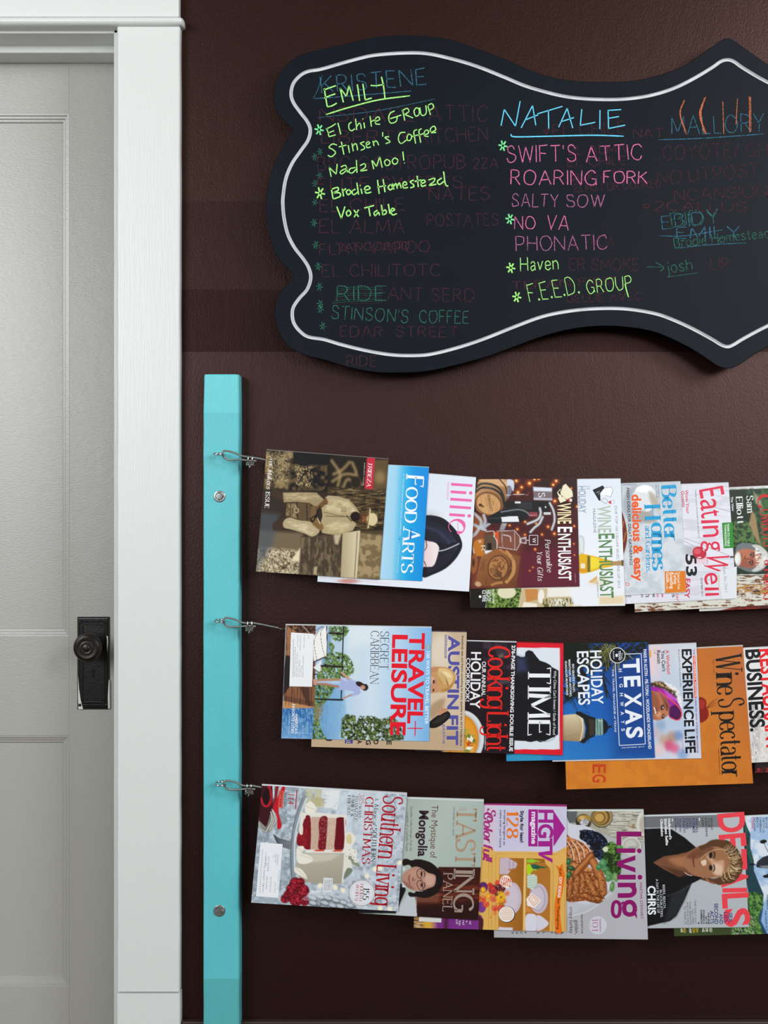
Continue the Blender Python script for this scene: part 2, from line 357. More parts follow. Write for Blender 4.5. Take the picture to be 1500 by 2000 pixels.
    def ell(s, col, cx, cy, rx, ry, deg=0, soft=4, a=1., nz=None):
        k = s._sc(); (c,) = s._t([(cx, cy)]); cx, cy = c
        th = math.radians(deg)
        if s.tr: rx, ry = ry*k, rx*k; soft *= k; th = s.tr[3]+th
        R = max(rx, ry)+soft; m = s._bb(cx-R, cx+R, cy-R, cy+R)
        if not m.any(): return s
        X = s.X[m]-cx; Y = s.Y[m]-cy; x = X*math.cos(th)+Y*math.sin(th); y = -X*math.sin(th)+Y*math.cos(th)
        r = np.sqrt((x/rx)**2+(y/ry)**2)+1e-9; d = (1-r)*min(rx, ry); al = sstep((d+soft*.5)/soft)*a
        if nz: sc, thr, wd, sd, sx, sy = nz; al = al*sstep((fbm((X+cx)/sc/sx, (Y+cy)/sc/sy, sd)-thr)/wd+.5)
        s.img[m] = s.img[m]*(1-al[:, None])+srgb(col)*al[:, None]; return s
    def line(s, col, w, pts, soft=3, sm=1, a=1.):
        pts = s._t(pts); w = w*s._sc(); soft = soft*s._sc()
        if sm and len(pts) > 2: pts = catmull(pts, 4)
        A = np.array(pts); R = w/2+soft; x0, y0 = A.min(0)-R; x1, y1 = A.max(0)+R; m = s._bb(x0, x1, y0, y1)
        if not m.any(): return s
        X = s.X[m]; Y = s.Y[m]; dm = np.full(X.shape, 1e18)
        for (ax, ay), (bx, by) in zip(A[:-1], A[1:]):
            dx, dy = bx-ax, by-ay; L = dx*dx+dy*dy or 1
            t = np.clip(((X-ax)*dx+(Y-ay)*dy)/L, 0, 1); dm = np.minimum(dm, (X-ax-t*dx)**2+(Y-ay-t*dy)**2)
        al = sstep((w/2-np.sqrt(dm)+soft*.5)/soft)*a
        s.img[m] = s.img[m]*(1-al[:, None])+srgb(col)*al[:, None]; return s
    def box(s, col, x0, y0, x1, y1, soft=3, **k): return s.poly(col, [(x0, y0), (x1, y0), (x1, y1), (x0, y1)], soft, **k)
    # crisp flat print on top of the grid
    def put(s, V, F, col, name='printed_shape'):
        s.lay += 1; V = np.asarray(V)
        s.tri.append((V/s.c[2]+np.array([s.c[0], s.c[1]]), F, lin(col) if isinstance(col, str) else col, s.lay, name)); return s
    def tone(s, con, mid, sh=0.): s.img = np.clip((s.img-mid)*con+mid+sh, 0, 1); return s
    def lift(s, pts, sm=1):
        """bring a piece of the painted picture in front of lettering that is printed behind it"""
        A = np.array(catmull(pts, 4, True) if sm else pts, float); ins = np.zeros(s.X.shape, bool)
        for (ax, ay), (bx, by) in zip(A, np.roll(A, -1, 0)):
            if by != ay: ins ^= ((ay > s.Y) != (by > s.Y)) & (s.X < (bx-ax)*(s.Y-ay)/(by-ay)+ax)
        q = ins[:-1, :-1] & ins[1:, :-1] & ins[1:, 1:] & ins[:-1, 1:]; H, W = s.X.shape; idx = np.arange(H*W).reshape(H, W)
        F = np.stack([idx[:-1, :-1][q], idx[1:, :-1][q], idx[1:, 1:][q], idx[:-1, 1:][q]], -1); u, inv = np.unique(F, return_inverse=True); inv = inv.reshape(F.shape)
        im = np.clip(s.img.reshape(-1, 3)[u], 0, 1); im = np.where(im <= .04045, im/12.92, ((im+.055)/1.055)**2.4)
        return s.put(np.stack([s.X.reshape(-1)[u], s.Y.reshape(-1)[u]], -1), [tuple(int(k) for k in f) for f in inv], im, 'cover_picture')
    def T(s, txt, p0, p1, h, col, font='sans', **k):
        V, F = text_geo(txt, p0, p1, h, font, **k)
        if len(V): s.put(V, F, col, 'cover_word')
        return s
    def flat(s, col, pts, name='printed_shape'): return s.put(pts, [tuple(range(len(pts)))], col, name)
    def disc(s, col, cx, cy, r, n=28): return s.flat(col, [(cx+r*math.cos(i*6.28318/n), cy+r*math.sin(i*6.28318/n)) for i in range(n)])
    def rule(s, col, w, *pts): V, F = ribbon(pts, [w/2]*len(pts)); return s.put(V, F, col)
    def frame(s, col, w, pts):
        pts = list(pts)+[pts[0]]
        for a, b in zip(pts, pts[1:]): s.rule(col, w, a, b)
        return s
    # ---- build
    def depth_to_world(s, px, d0, slope, extra=0.):
        xw = (px[..., 0]-750)/1000; XR = (s.cor[1][0]-750)/1000
        a = d0+extra-slope*XR
        X = xw*(1-a/D)/(1+xw*slope/D); d = a+slope*X; k = 1-d/D
        Z = ZC+(1000-px[..., 1])/1000*k
        return np.stack([X, -d, Z], -1)
    def build(s):
        g0 = s.depth_to_world(s.px, GCAB+CR, SLOPE); H, W = s.px.shape[:2]
        base = Vector(g0[0, W//2]); root = empty('magazine', base); tag(root, s.label, 'magazine', ROWG[s.row])
        B = np.array(base)
        me = bpy.data.meshes.new('front_cover'); idx = np.arange(H*W).reshape(H, W)
        F = np.stack([idx[:-1, :-1], idx[1:, :-1], idx[1:, 1:], idx[:-1, 1:]], -1).reshape(-1, 4)
        me.vertices.add(H*W); me.vertices.foreach_set('co', (g0-B).reshape(-1).astype(np.float32))
        me.loops.add(F.size); me.loops.foreach_set('vertex_index', F.reshape(-1).astype(np.int32))
        me.polygons.add(len(F)); me.polygons.foreach_set('loop_start', np.arange(0, F.size, 4, dtype=np.int32)); me.polygons.foreach_set('loop_total', np.full(len(F), 4, np.int32))
        me.update(calc_edges=True)
        at = me.color_attributes.new('ink', 'FLOAT_COLOR', 'POINT'); im = np.clip(s.img, 0, 1)
        im = np.where(im <= .04045, im/12.92, ((im+.055)/1.055)**2.4)
        at.data.foreach_set('color', np.concatenate([im.reshape(-1, 3), np.ones((H*W, 1))], 1).reshape(-1).astype(np.float32))
        me.materials.append(M_COVER); o = bpy.data.objects.new('front_cover', me); SC.collection.objects.link(o); o.parent = root
        small = []
        def emit(name, items, m, kind=None):
            V = []; FF = []; C = []; n = 0
            for v, f, c, lay, nm in items:
                V.append(s.depth_to_world(v, GCAB+CR, SLOPE, 5e-5+lay*5e-6)-B)
                FF += [tuple(n+i for i in q) for q in f]; c = np.asarray(c)
                C.append(np.concatenate([c if c.ndim == 2 else np.tile(c, (len(v), 1)), np.ones((len(v), 1))], 1)); n += len(v)
            V = np.concatenate(V); C = np.concatenate(C)
            m2 = bpy.data.meshes.new(name); m2.from_pydata(V.tolist(), [], FF); m2.update()
            a2 = m2.color_attributes.new('ink', 'FLOAT_COLOR', 'POINT'); a2.data.foreach_set('color', C.reshape(-1).astype(np.float32))
            m2.materials.append(m); o2 = bpy.data.objects.new(name, m2); SC.collection.objects.link(o2); o2.parent = o
            if kind: o2['kind'] = kind
            return o2
        for it in s.tri:
            ext = np.ptp(it[0], axis=0)
            if it[4] in ('mailing_label', 'cover_picture'): emit(it[4], [it], M_PAPERLAB if it[4] == 'mailing_label' else M_COVER)
            elif max(ext) > 40 and min(ext) > 11: emit(it[4], [it], M_COVER)
            else: small.append(it)
        if small: emit('small_print', small, M_COVER, 'stuff')
        # front half of the pages, spine folded over the cable, back half hanging behind it
        TL, TR, BR, BL = s.cor; i = .6
        q = np.array([TL+[i, i*.2], TR+[-i, i*.2], BR+[-i, -i], BL+[i, -i]])
        def slab(name, d0, sl, t0, t1, m):
            a = s.depth_to_world(q, d0, sl, t0)-B; b = s.depth_to_world(q, d0, sl, t1)-B
            V = list(a)+list(b); return mesh_obj(name, V, [(3, 2, 1, 0), (4, 5, 6, 7)]+[(k, (k+1) % 4, 4+(k+1) % 4, 4+k) for k in range(4)], m, root)
        slab('pages', GCAB+CR, SLOPE, -5e-5, -.0010, M_PAPER)
        slab('pages', GCAB-.0062, -.012, 0, -.0005, M_PAPER)
        slab('back_cover', GCAB-.0062, -.012, -.0005, -.0007, M_SPINE)
        top = np.array([TL*(1-t)+TR*t for t in np.linspace(0, 1, 9)]); A = s.depth_to_world(top, GCAB+CR, SLOPE); Bk = s.depth_to_world(top, GCAB-.0062, -.012, -.0007)
        V = []; F = []; K = 7
        for j in range(9):
            for k in range(K):
                t = k/(K-1); p = A[j]*(1-t)+Bk[j]*t; p[2] = A[j][2]+.0016*math.sin(math.pi*min(1, t*1.0))**.5-.0001*t; V.append(p-B)
        F = [(j*K+k, j*K+k+1, (j+1)*K+k+1, (j+1)*K+k) for j in range(8) for k in range(K-1)]
        mm = SPM.get(s.spine) or SPM.setdefault(s.spine, mat('spine_paper', s.spine, .45)); mesh_obj('spine', V, F, mm, root, True)
        return root
SPM = {}
ROWG = {1: 'magazines on the top cable', 2: 'magazines on the middle cable', 3: 'magazines on the bottom cable'}
def face(m, skin, shade, lip, dark='#2a1c18', wide=1.):
    """upright face in local units: head centre 0,0, half height 1"""
    m.ell(skin, 0, 0, .72*wide, 1.0, soft=.12)
    m.ell(shade, .42, -.1, .32, .8, soft=.5, a=.5).ell(shade, -.25, .25, .2, .1, soft=.2, a=.6).ell(shade, .25, .25, .2, .1, soft=.2, a=.6)
    for sx in (-.28, .28):
        m.ell('#e8e0d8', sx, .14, .13, .05, soft=.05).ell(dark, sx, .14, .06, .06, soft=.04).line(dark, .05, [(sx-.16, .15), (sx, .22), (sx+.16, .15)], .05)
        m.line(dark, .07, [(sx-.18, .34), (sx, .41), (sx+.18, .35)], .06)
    m.line(shade, .06, [(.04, .1), (.1, -.18), (0, -.24), (-.08, -.2)], .08).ell(dark, -.06, -.25, .03, .02, soft=.04).ell(dark, .07, -.25, .03, .02, soft=.04)
    m.ell(lip, 0, -.52, .24, .07, soft=.06).line(dark, .025, [(-.22, -.51), (0, -.53), (.22, -.51)], .03, a=.7)
# ------------------------------------------------------------------ room: wall, floor, doorway, trim
M_WALL = mat('brown_wall_paint', '#1f0d09', .38, spec=.55, bump=[(260, .42, (1, 1, .7)), (60, .35, (1, 1, .35)), (900, .2, (1, 1, 1))], var=(3, .35, '#1c0b08', (1, 1, 1)))
def height_bands(m, bands):
    """base colour multiplied in straight horizontal bands: bands of (height, multiplier)"""
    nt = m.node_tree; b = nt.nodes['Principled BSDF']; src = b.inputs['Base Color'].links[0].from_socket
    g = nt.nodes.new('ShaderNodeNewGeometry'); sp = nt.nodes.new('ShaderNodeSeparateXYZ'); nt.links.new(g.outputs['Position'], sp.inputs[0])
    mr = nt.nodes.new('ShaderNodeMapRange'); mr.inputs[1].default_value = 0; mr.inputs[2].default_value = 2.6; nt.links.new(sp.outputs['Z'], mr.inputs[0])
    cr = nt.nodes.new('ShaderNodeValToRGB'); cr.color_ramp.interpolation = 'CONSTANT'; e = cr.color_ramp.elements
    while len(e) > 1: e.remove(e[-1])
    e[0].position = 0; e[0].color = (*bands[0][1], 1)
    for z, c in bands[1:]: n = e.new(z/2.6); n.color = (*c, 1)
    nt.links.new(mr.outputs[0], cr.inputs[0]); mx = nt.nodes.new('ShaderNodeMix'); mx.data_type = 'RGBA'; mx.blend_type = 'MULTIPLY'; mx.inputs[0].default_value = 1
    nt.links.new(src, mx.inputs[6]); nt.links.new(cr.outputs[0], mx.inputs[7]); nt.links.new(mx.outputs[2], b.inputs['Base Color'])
    if m.name.startswith('brown'):      # the same bands also scale the specular tint
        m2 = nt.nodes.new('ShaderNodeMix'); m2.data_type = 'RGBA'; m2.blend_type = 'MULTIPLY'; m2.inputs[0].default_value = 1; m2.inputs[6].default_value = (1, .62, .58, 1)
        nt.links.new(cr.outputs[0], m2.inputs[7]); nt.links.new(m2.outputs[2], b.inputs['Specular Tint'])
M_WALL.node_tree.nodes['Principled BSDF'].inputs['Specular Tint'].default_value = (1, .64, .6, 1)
height_bands(M_WALL, [(0, (.92, .92, .92)), (P(0, 695).z, (.5, .46, .46)), (P(0, 567).z, (.66, .64, .66)), (P(0, 393).z, (.85, .82, .78))])
M_CASING = mat('white_gloss_paint', '#dcdedb', .32, bump=[(130, .6, (3, 3, .1)), (25, .7, (1, 1, .6)), (500, .2, (1, 1, 1))])
M_DOOR = mat('door_grey_paint', '#a8a6a0', .27, bump=[(300, .4, (.5, 1, 1.6)), (40, .25, (1, 1, .7))])
M_FLOOR = mat('dark_floor_wood', '#4a2e20', .5, bump=[(80, .3, (1, .1, 1))], var=(8, .6, '#2a1d15', (1, .1, 1)))
M_IRON = mat('black_painted_iron', '#0b0b0c', .28, bump=[(400, .3, (1, 1, 1))], var=(90, .35, '#241a14', (1, 1, 1)))
M_CHIP = mat('chipped_white_paint', '#d8d8d0', .5)

def px_x(px, d): return P(px, 1000, d).x
def px_z(py, d): return P(750, py, d).z
XO, XL = px_x(240, 0), -1.33      # doorway: right and left edges
ZD = px_z(50, 0)                       # doorway head
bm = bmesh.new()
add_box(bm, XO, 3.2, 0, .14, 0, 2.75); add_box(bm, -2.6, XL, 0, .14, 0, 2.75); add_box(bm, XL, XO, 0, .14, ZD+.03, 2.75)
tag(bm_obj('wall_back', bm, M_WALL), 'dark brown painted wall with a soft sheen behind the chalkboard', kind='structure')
tag(box('floor', -2.6, 3.2, -5.5, 1.2, -.05, 0, M_FLOOR), 'dark wooden floor below the wall', kind='structure')

# vertical casing with a plinth block, head board and rounded bead
xa, xb = px_x(228.5, .02), px_x(351, .02)
bm = bmesh.new()
zt, zs = px_z(47, .02), px_z(1940, .02)
# slightly wavy painted edges
def wavy(bm, x0, x1, y0, y1, z0, z1, amp, seed, n=46):
    rnd = random.Random(seed); rows = []
    for i in range(n+1):
        z = z0+(z1-z0)*i/n; a = rnd.uniform(-amp, amp); b = rnd.uniform(-amp, amp); e = .0022
        pts = [(x0+a, y1), (x0+a, y0+e), (x0+a+e, y0), (x1+b-e, y0), (x1+b, y0+e), (x1+b, y1)]
        rows.append([bm.verts.new((x, y, z)) for x, y in pts])
    for A, B in zip(rows, rows[1:]):
        for k in range(5): bm.faces.new((A[k], A[k+1], B[k+1], B[k]))
    bm.faces.new(rows[0]); bm.faces.new(rows[-1])
wavy(bm, xa, xb, -.02, 0, zs+.003, zt, .0004, 4)
tag(bm_obj('trim_1', bm, M_CASING), 'white vertical casing board right of the door', kind='structure')
bm = bmesh.new(); wavy(bm, xa-.0006, xb+.0012, -.0225, 0, .0, zs, .0006, 5, 8)
tag(bm_obj('trim_2', bm, M_CASING), 'white plinth block at the foot of the casing', kind='structure')
box('trim_3', XL-.12, XL+.004, -.02, 0, 0, zt, M_CASING)['kind'] = 'structure'
xh = px_x(349.5, .02)
bm = bmesh.new(); add_box(bm, XL-.12, xh, -.02, 0, px_z(33, .02), 2.28, .002)
tag(bm_obj('trim_4', bm, M_CASING), 'white head board over the door', kind='structure')
# bead under the head board: quarter-round nose, worn rounded end past the casing
bm = bmesh.new(); prof = []
z0, z1 = px_z(47.5, .03), px_z(31, .03)
for k in range(9):
    a = -math.pi/2+math.pi*k/8; prof.append((-.0215-.0105*math.cos(a), (z0+z1)/2+(z1-z0)/2*math.sin(a)))
prof = [(0, z0)]+prof+[(0, z1)]; xe = px_x(357, .03); rows = []
for x, s in ((XL-.13, 1), (xe-.012, 1), (xe-.005, .97), (xe-.0015, .85), (xe, .6)):
    zm = (z0+z1)/2; rows.append([bm.verts.new((x, y*s, zm+(z-zm)*s)) for y, z in prof])
for A, B in zip(rows, rows[1:]):
    for k in range(len(prof)): bm.faces.new((A[k], A[(k+1) % len(prof)], B[(k+1) % len(prof)], B[k]))
bm.faces.new(rows[-1]); bm.faces.new(rows[0])
tag(bm_obj('trim_5', bm, M_CASING, None, True), 'white rounded bead between head board and casing', kind='structure')
# head jamb stepping back towards the door, side jamb
ya = px_z(56, 0); yb = px_z(65, 0); yc = px_z(93, -.06); yd = px_z(103, -.06)
box('trim_6', XL, XO+.03, 0, .062, yb, ZD+.04, M_CASING, None, .0015)['kind'] = 'structure'
box('trim_7', XL, XO+.03, .06, .1135, yd, yb+.03, M_CASING, None, .002)['kind'] = 'structure'
tag(bpy.data.objects['trim_6'], 'white head jamb above the door'); tag(bpy.data.objects['trim_7'], 'white door stop below the head jamb')
box('trim_8', px_x(222.5, 0), XO+.02, 0, .15, 0, ZD+.02, M_CASING, None, .001)['kind'] = 'structure'
box('trim_9', XL-.02, XL+.012, 0, .15, 0, ZD+.02, M_CASING)['kind'] = 'structure'
tag(bpy.data.objects['trim_8'], 'white side jamb next to the lock plate'); tag(bpy.data.objects['trim_9'], 'white side jamb beyond the left picture edge')
tag(bpy.data.objects['trim_3'], 'white casing board beyond the left picture edge')
M_BASE = mat('baseboard_paint', '#3a2a26', .4)
tag(box('baseboard_back', xb+.002, 3.2, -.014, 0, 0, px_z(1996, .014), M_BASE, None, .002), 'low baseboard at the foot of the brown wall', kind='structure')

# door: stiles, rails, two recessed panels with stepped mouldings
DF = -.114                     # door face lies behind the wall
door = empty('door_1', (px_x(60, DF), -DF, 0)); tag(door, 'grey-white panelled door with black lock plate', kind='structure')
X0, X1 = XL+.014, px_x(226, 0)-.003+.03
sx = px_x(135, DF); sl = X0+.115
zt_ = px_z(122, DF)+.012; z1t, z1b = px_z(222, DF), px_z(1243, DF); z2t, z2b = px_z(1437, DF), px_z(1927, DF)
yf, ybk = -DF, -DF+.038
def part(o): return adopt(o, door)
part(box('stile', sx, X1, yf, ybk, .006, zt_, M_DOOR, None, .0008)); part(box('stile', X0, sl, yf, ybk, .006, zt_, M_DOOR, None, .0008))
for a, b in ((z1t, zt_), (z2t, z1b), (.006, z2b)):
    part(box('rail', sl, sx, yf+.0004, ybk, a, b, M_DOOR, None, .0005))
def panel(zt, zb):
    part(box('door_panel', sl-.002, sx+.002, yf+.012, ybk-.012, zb-.002, zt+.002, M_DOOR))
    # stepped sticking as four mitred lengths
    prof = [(0, 0), (.0035, .0005), (.0045, .004), (.0085, .0045), (.0105, .0075), (.014, .008), (.0165, .0122)]
    bm = bmesh.new(); rings = []
    for i, y in prof:
        rings.append([bm.verts.new(v) for v in ((sl+i, yf+y, zb+i), (sx-i, yf+y, zb+i), (sx-i, yf+y, zt-i), (sl+i, yf+y, zt-i))])
    for A, B in zip(rings, rings[1:]):
        for k in range(4): bm.faces.new((A[k], A[(k+1) % 4], B[(k+1) % 4], B[k]))
    part(bm_obj('panel_moulding', bm, M_DOOR))
panel(z1t, z1b); panel(z2t, z2b)
# lock plate with raised border, keyhole, screws; round ringed knob on a neck
pl, pr, pt, pb = px_x(150.5, DF+.004), px_x(213.5, DF+.004), px_z(1205, DF+.004), px_z(1386, DF+.004)
bm = bmesh.new(); rings = []
def rect(i, h): return [bm.verts.new(v) for v in ((pl+i, yf-h, pb+i), (pr-i, yf-h, pb+i), (pr-i, yf-h, pt-i), (pl+i, yf-h, pt-i))]
for i, h in ((0, 0), (0, .0015), (.0015, .003), (.0025, .0042), (.0045, .0046), (.006, .003), (.0085, .003), (.0095, .0045), (.0115, .0045), (.0125, .0026)): rings.append(rect(i, h))
for A, B in zip(rings, rings[1:]):
    for k in range(4): bm.faces.new((A[k], A[(k+1) % 4], B[(k+1) % 4], B[k]))
bm.faces.new(rings[-1])
for sxn in (pl+.006, pr-.006):          # pyramids in the corners and across bars
    for z in (pt-.0095, pb+.0095):
        add_box(bm, sxn-.003, sxn+.003, yf-.0062, yf-.003, z-.003, z+.003, .0014)
for z in (pt-.0105, pb+.0105, pt-.0155, pb+.0155): add_box(bm, pl+.011, pr-.011, yf-.0055, yf-.002, z-.0012, z+.0012, .0008)
plate = part(bm_obj('lock_plate', bm, M_IRON))
def sub(o, par): o.parent = par; return o
def kh():
    c = P(182, 1315, DF+.004); bm = bmesh.new(); r = .0042
    pts = [(c.x+r*math.sin(a), c.z+.004+r*math.cos(a)) for a in np.linspace(-2.5, 2.5, 14)]+[(c.x+.0022, c.z-.009), (c.x-.0022, c.z-.009)]
    A = [bm.verts.new((x, yf-.0032, z)) for x, z in pts]; B = [bm.verts.new((x, yf-.0022, z)) for x, z in pts]
    bm.faces.new(A); [bm.faces.new((A[k], A[(k+1) % len(A)], B[(k+1) % len(A)], B[k])) for k in range(len(A))]
    return bm_obj('keyhole', bm, mat('keyhole_black', '#020202', .9))
sub(kh(), plate)
M_BRASS = mat('worn_brass', '#5a4a2c', .4, metal=.8)
for px, py in ((167.5, 1224), (194, 1224), (167, 1367), (197, 1367)):
    c = P(px, py, DF+.004); bm = bmesh.new(); lathe(bm, [(.0028, .0024), (.0026, .0036), (.0016, .0044), (0, .0045)], (c.x, yf, c.z), seg=14); sub(bm_obj('screw', bm, M_BRASS if py < 1300 else M_IRON, None, True), plate)
def chip(pts):
    bm = bmesh.new(); V = [P(x, y, DF+.0055) for x, y in pts]; A = [bm.verts.new((v.x, yf-.0049, v.z)) for v in V]; B = [bm.verts.new((v.x, yf-.0005, v.z)) for v in V]
    bm.faces.new(A); [bm.faces.new((A[k], A[(k+1) % len(A)], B[(k+1) % len(A)], B[k])) for k in range(len(A))]
    return bm_obj('paint_smear', bm, M_CHIP)
sub(chip([(152.5, 1320), (154.2, 1345), (157, 1366), (160, 1378), (162, 1385), (153, 1385.5), (152.3, 1360)]), plate)
sub(chip([(212.4, 1328), (213.4, 1328), (213.9, 1384), (211.2, 1384.6), (210.4, 1362), (211.5, 1342)]), plate)
sub(chip([(207.6, 1242), (210.6, 1243), (211, 1255), (209.4, 1275), (208.6, 1262), (209, 1250)]), plate)
kc = P(171.2, 1265, -.056); bm = bmesh.new()
lathe(bm, [(.0105, -.056), (.0105, -.040), (.0085, -.032), (.008, -.018), (.0125, -.012), (.022, -.010), (.0272, -.005), (.0288, .000), (.0272, .005), (.0245, .008), (.0232, .0078), (.0222, .0092), (.0200, .0100), (.0188, .0090), (.0150, .0108), (.0138, .0100), (.0125, .0112), (.0095, .0112), (.0085, .0102), (.0062, .0118), (.003, .0125), (0, .0126)], kc, seg=56)
M_KNOB = mat('dark_bronze_knob', '#15100e', .33, metal=.25, bump=[(500, .2, (1, 1, 1))], var=(120, .4, '#33241b', (1, 1, 1)))
part(bm_obj('door_knob', bm, M_KNOB, None, True))

# ------------------------------------------------------------------ turquoise board with bolts
M_TURQ = mat('turquoise_paint', '#60c8d0', .38, bump=[(220, .8, (2.5, 1, .22)), (30, .9, (1.5, 1, .7)), (600, .3, (1, 1, 1))], var=(14, .25, '#54bac4', (1, 1, .4)))
TB = .038
height_bands(M_TURQ, [(0, (.82, .78, .74)), (P(0, 1916, TB).z, (.95, .95, .95)), (P(0, 806, TB).z, (1.1, 1.08, 1.05))])
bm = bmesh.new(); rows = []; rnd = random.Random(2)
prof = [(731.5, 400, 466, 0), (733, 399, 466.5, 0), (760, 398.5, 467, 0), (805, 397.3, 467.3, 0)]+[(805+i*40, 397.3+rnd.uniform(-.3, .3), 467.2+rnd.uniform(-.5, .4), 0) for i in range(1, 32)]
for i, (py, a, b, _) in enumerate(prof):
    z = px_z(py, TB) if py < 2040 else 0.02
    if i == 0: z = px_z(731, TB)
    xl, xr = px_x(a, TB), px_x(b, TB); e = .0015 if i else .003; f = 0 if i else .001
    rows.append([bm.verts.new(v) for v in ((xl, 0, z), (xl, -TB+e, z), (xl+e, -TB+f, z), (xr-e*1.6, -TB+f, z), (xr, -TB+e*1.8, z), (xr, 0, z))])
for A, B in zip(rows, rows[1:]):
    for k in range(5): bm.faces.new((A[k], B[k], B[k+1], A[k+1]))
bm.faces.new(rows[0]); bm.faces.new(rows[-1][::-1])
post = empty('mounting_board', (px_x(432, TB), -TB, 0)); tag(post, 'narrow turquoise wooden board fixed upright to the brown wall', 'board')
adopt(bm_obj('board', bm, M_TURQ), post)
M_STEEL = mat('zinc_steel', '#b9bbb8', .3, metal=.95, bump=[(300, .2, (1, 1, 1))])
for px, py in ((429, 969.5), (428.5, 1778.5)):
    c = P(px, py, TB); bm = bmesh.new()
    lathe(bm, [(.0112, 0), (.0112, .0012), (.0105, .0016), (.0072, .0016), (.0066, .0012), (.0066, .001)], (c.x, -TB, c.z), seg=32)
    w = adopt(bm_obj('washer', bm, M_STEEL, None, True), post)
    bm = bmesh.new(); lathe(bm, [(.0070, .0012), (.0070, .0050), (.0062, .0058), (0, .006)], (c.x, -TB, c.z), seg=6)
    adopt(bm_obj('hex_bolt', bm, M_STEEL), post)

# ------------------------------------------------------------------ three steel cables with eye screws and clamps
M_WIRE = mat('galvanised_wire_rope', '#8f9491', .42, metal=.55, bump=[(900, .3, (1, 1, 1))])
M_CHROME = mat('bright_chrome', '#c9cbc9', .14, metal=1)
def cable_line(lab, e, path, cl):
    """e: eye ring centre px; path: px points of the cable after the clamp; cl: clamp px"""
    ex, ey = e; G = GCAB
    root = empty('eye_screw', P(ex, ey, TB)); tag(root, 'small bright eye screw holding the %s steel cable to the turquoise board' % lab, 'eye screw', 'eye screws in the turquoise board')
    bm = bmesh.new(); c = P(ex, ey, G); tl = math.radians(17); pts = []
    for k in range(28):
        a = 2*math.pi*k/28; x = .0100*math.cos(a); y = .0100*math.sin(a); pts.append(c+Vector((x, -y*math.cos(tl), -.5*y*math.sin(tl)-.08*x)))
    tube(bm, pts, .0017, 8, closed=True); adopt(bm_obj('eye_ring', bm, M_CHROME, None, True), root)
    bm = bmesh.new(); s = c+Vector((.001, .0095, .0016)); tube(bm, [s, s+Vector((0, .006, 0)), Vector((s.x, -TB-.001, s.z)), Vector((s.x, -TB+.006, s.z))], .0017, 8)
    adopt(bm_obj('shank', bm, M_CHROME, None, True), root)
    cx, cy = cl
    # wire rope: loop through the ring, both strands meet in the clamp
    cb = empty('steel_cable', P(cx, cy, G)); tag(cb, '%s grey wire rope looped through its eye screw, carrying magazines' % lab, 'cable', 'wire ropes carrying the magazines')
    up = [(ex+8, ey+3.5, G+.000), (ex+6.5, ey-1, G+.003), (ex+9, ey-4.8, G+.003), (ex+16, ey-5.8, G+.002), (ex+30, ey-2.5, G+.001), (ex+46, ey+4, G), (cx+4, cy-3, G)]
    lo = [(ex+8, ey+3.5, G+.000), (ex+11.5, ey+8, G-.002), (ex+17, ey+11.2, G-.001), (ex+26, ey+12, G), (ex+40, ey+11.2, G), (cx-2, cy+2.8, G), (cx+7, cy+3.4, G), (cx+11.5, cy+4.2, G)]
    end = [(cx+14, cy-1.5, G), (cx+30, cy+1.5, G)]+[(x, y, G) for x, y in path]
    def sm(L): return [P(*q) for q in catmull(L, 7)]
    bm = bmesh.new(); tube(bm, sm(up+end), .00205, 12, 330, .2); adopt(bm_obj('main_strand', bm, M_WIRE, None, True), cb)
    bm = bmesh.new(); tube(bm, sm(lo), .00205, 12, 330, .2); adopt(bm_obj('loop_strand', bm, M_WIRE, None, True), cb)
    # clamp: saddle, U bolt, two nuts
    kr = empty('cable_clamp', P(cx, cy, G)); tag(kr, 'tiny shiny U-bolt clamp closing the loop of the %s cable' % lab, 'clamp', 'wire rope clamps')
    C = P(cx, cy, G); bm = bmesh.new()
    for dx in (-.0052, .0052):
        arch = [C+Vector((dx*.75, math.cos(t)*.0032, .0062-(1-math.sin(t))*.0035 if t < math.pi else 0)) for t in np.linspace(0, math.pi, 7)]
        tube(bm, [C+Vector((dx, .0032, -.011))]+arch+[C+Vector((dx, -.0036, -.011))], .00115, 7)
    adopt(bm_obj('bolt', bm, M_CHROME, None, True), kr)
    bm = bmesh.new(); add_box(bm, C.x-.0074, C.x+.0074, C.y-.0042, C.y+.004, C.z-.0092, C.z-.0052, .0012); add_box(bm, C.x-.003, C.x+.0022, C.y-.004, C.y+.003, C.z-.0135, C.z-.009, .001)
    adopt(bm_obj('saddle', bm, M_CHROME), kr)
    for dx in (-.0052, .0052):
        bm = bmesh.new(); lathe(bm, [(.0001, -.002), (.0027, -.002), (.0027, .002), (.0001, .002)], (0, 0, 0), seg=6)
        bmesh.ops.rotate(bm, verts=bm.verts, cent=(0, 0, 0), matrix=Matrix.Rotation(math.pi/2, 3, 'X')); bmesh.ops.translate(bm, verts=bm.verts, vec=C+Vector((dx, -.0036, -.0105)))
        adopt(bm_obj('nut', bm, M_CHROME), kr)
    bm = bmesh.new(); tube(bm, [C+Vector((-.0005, -.001, -.012)), C+Vector((-.0016, -.001, -.0175))], .0016, 8); adopt(bm_obj('thread_end', bm, M_CHROME, None, True), kr)
cable_line('top', (427, 886.5), [(540, 901.5), (620, 918), (760, 934), (930, 950), (1130, 958), (1330, 966), (1500, 966), (1700, 966)], (489, 896.5))
cable_line('middle', (429, 1212.5), [(570, 1231), (700, 1250), (850, 1262), (1010, 1271), (1200, 1277), (1400, 1284), (1700, 1280)], (488, 1219.5))
cable_line('bottom', (430, 1530.5), [(540, 1545), (700, 1570), (800, 1578), (950, 1588), (1110, 1596), (1300, 1599), (1500, 1602), (1700, 1602)], (487, 1537.5))
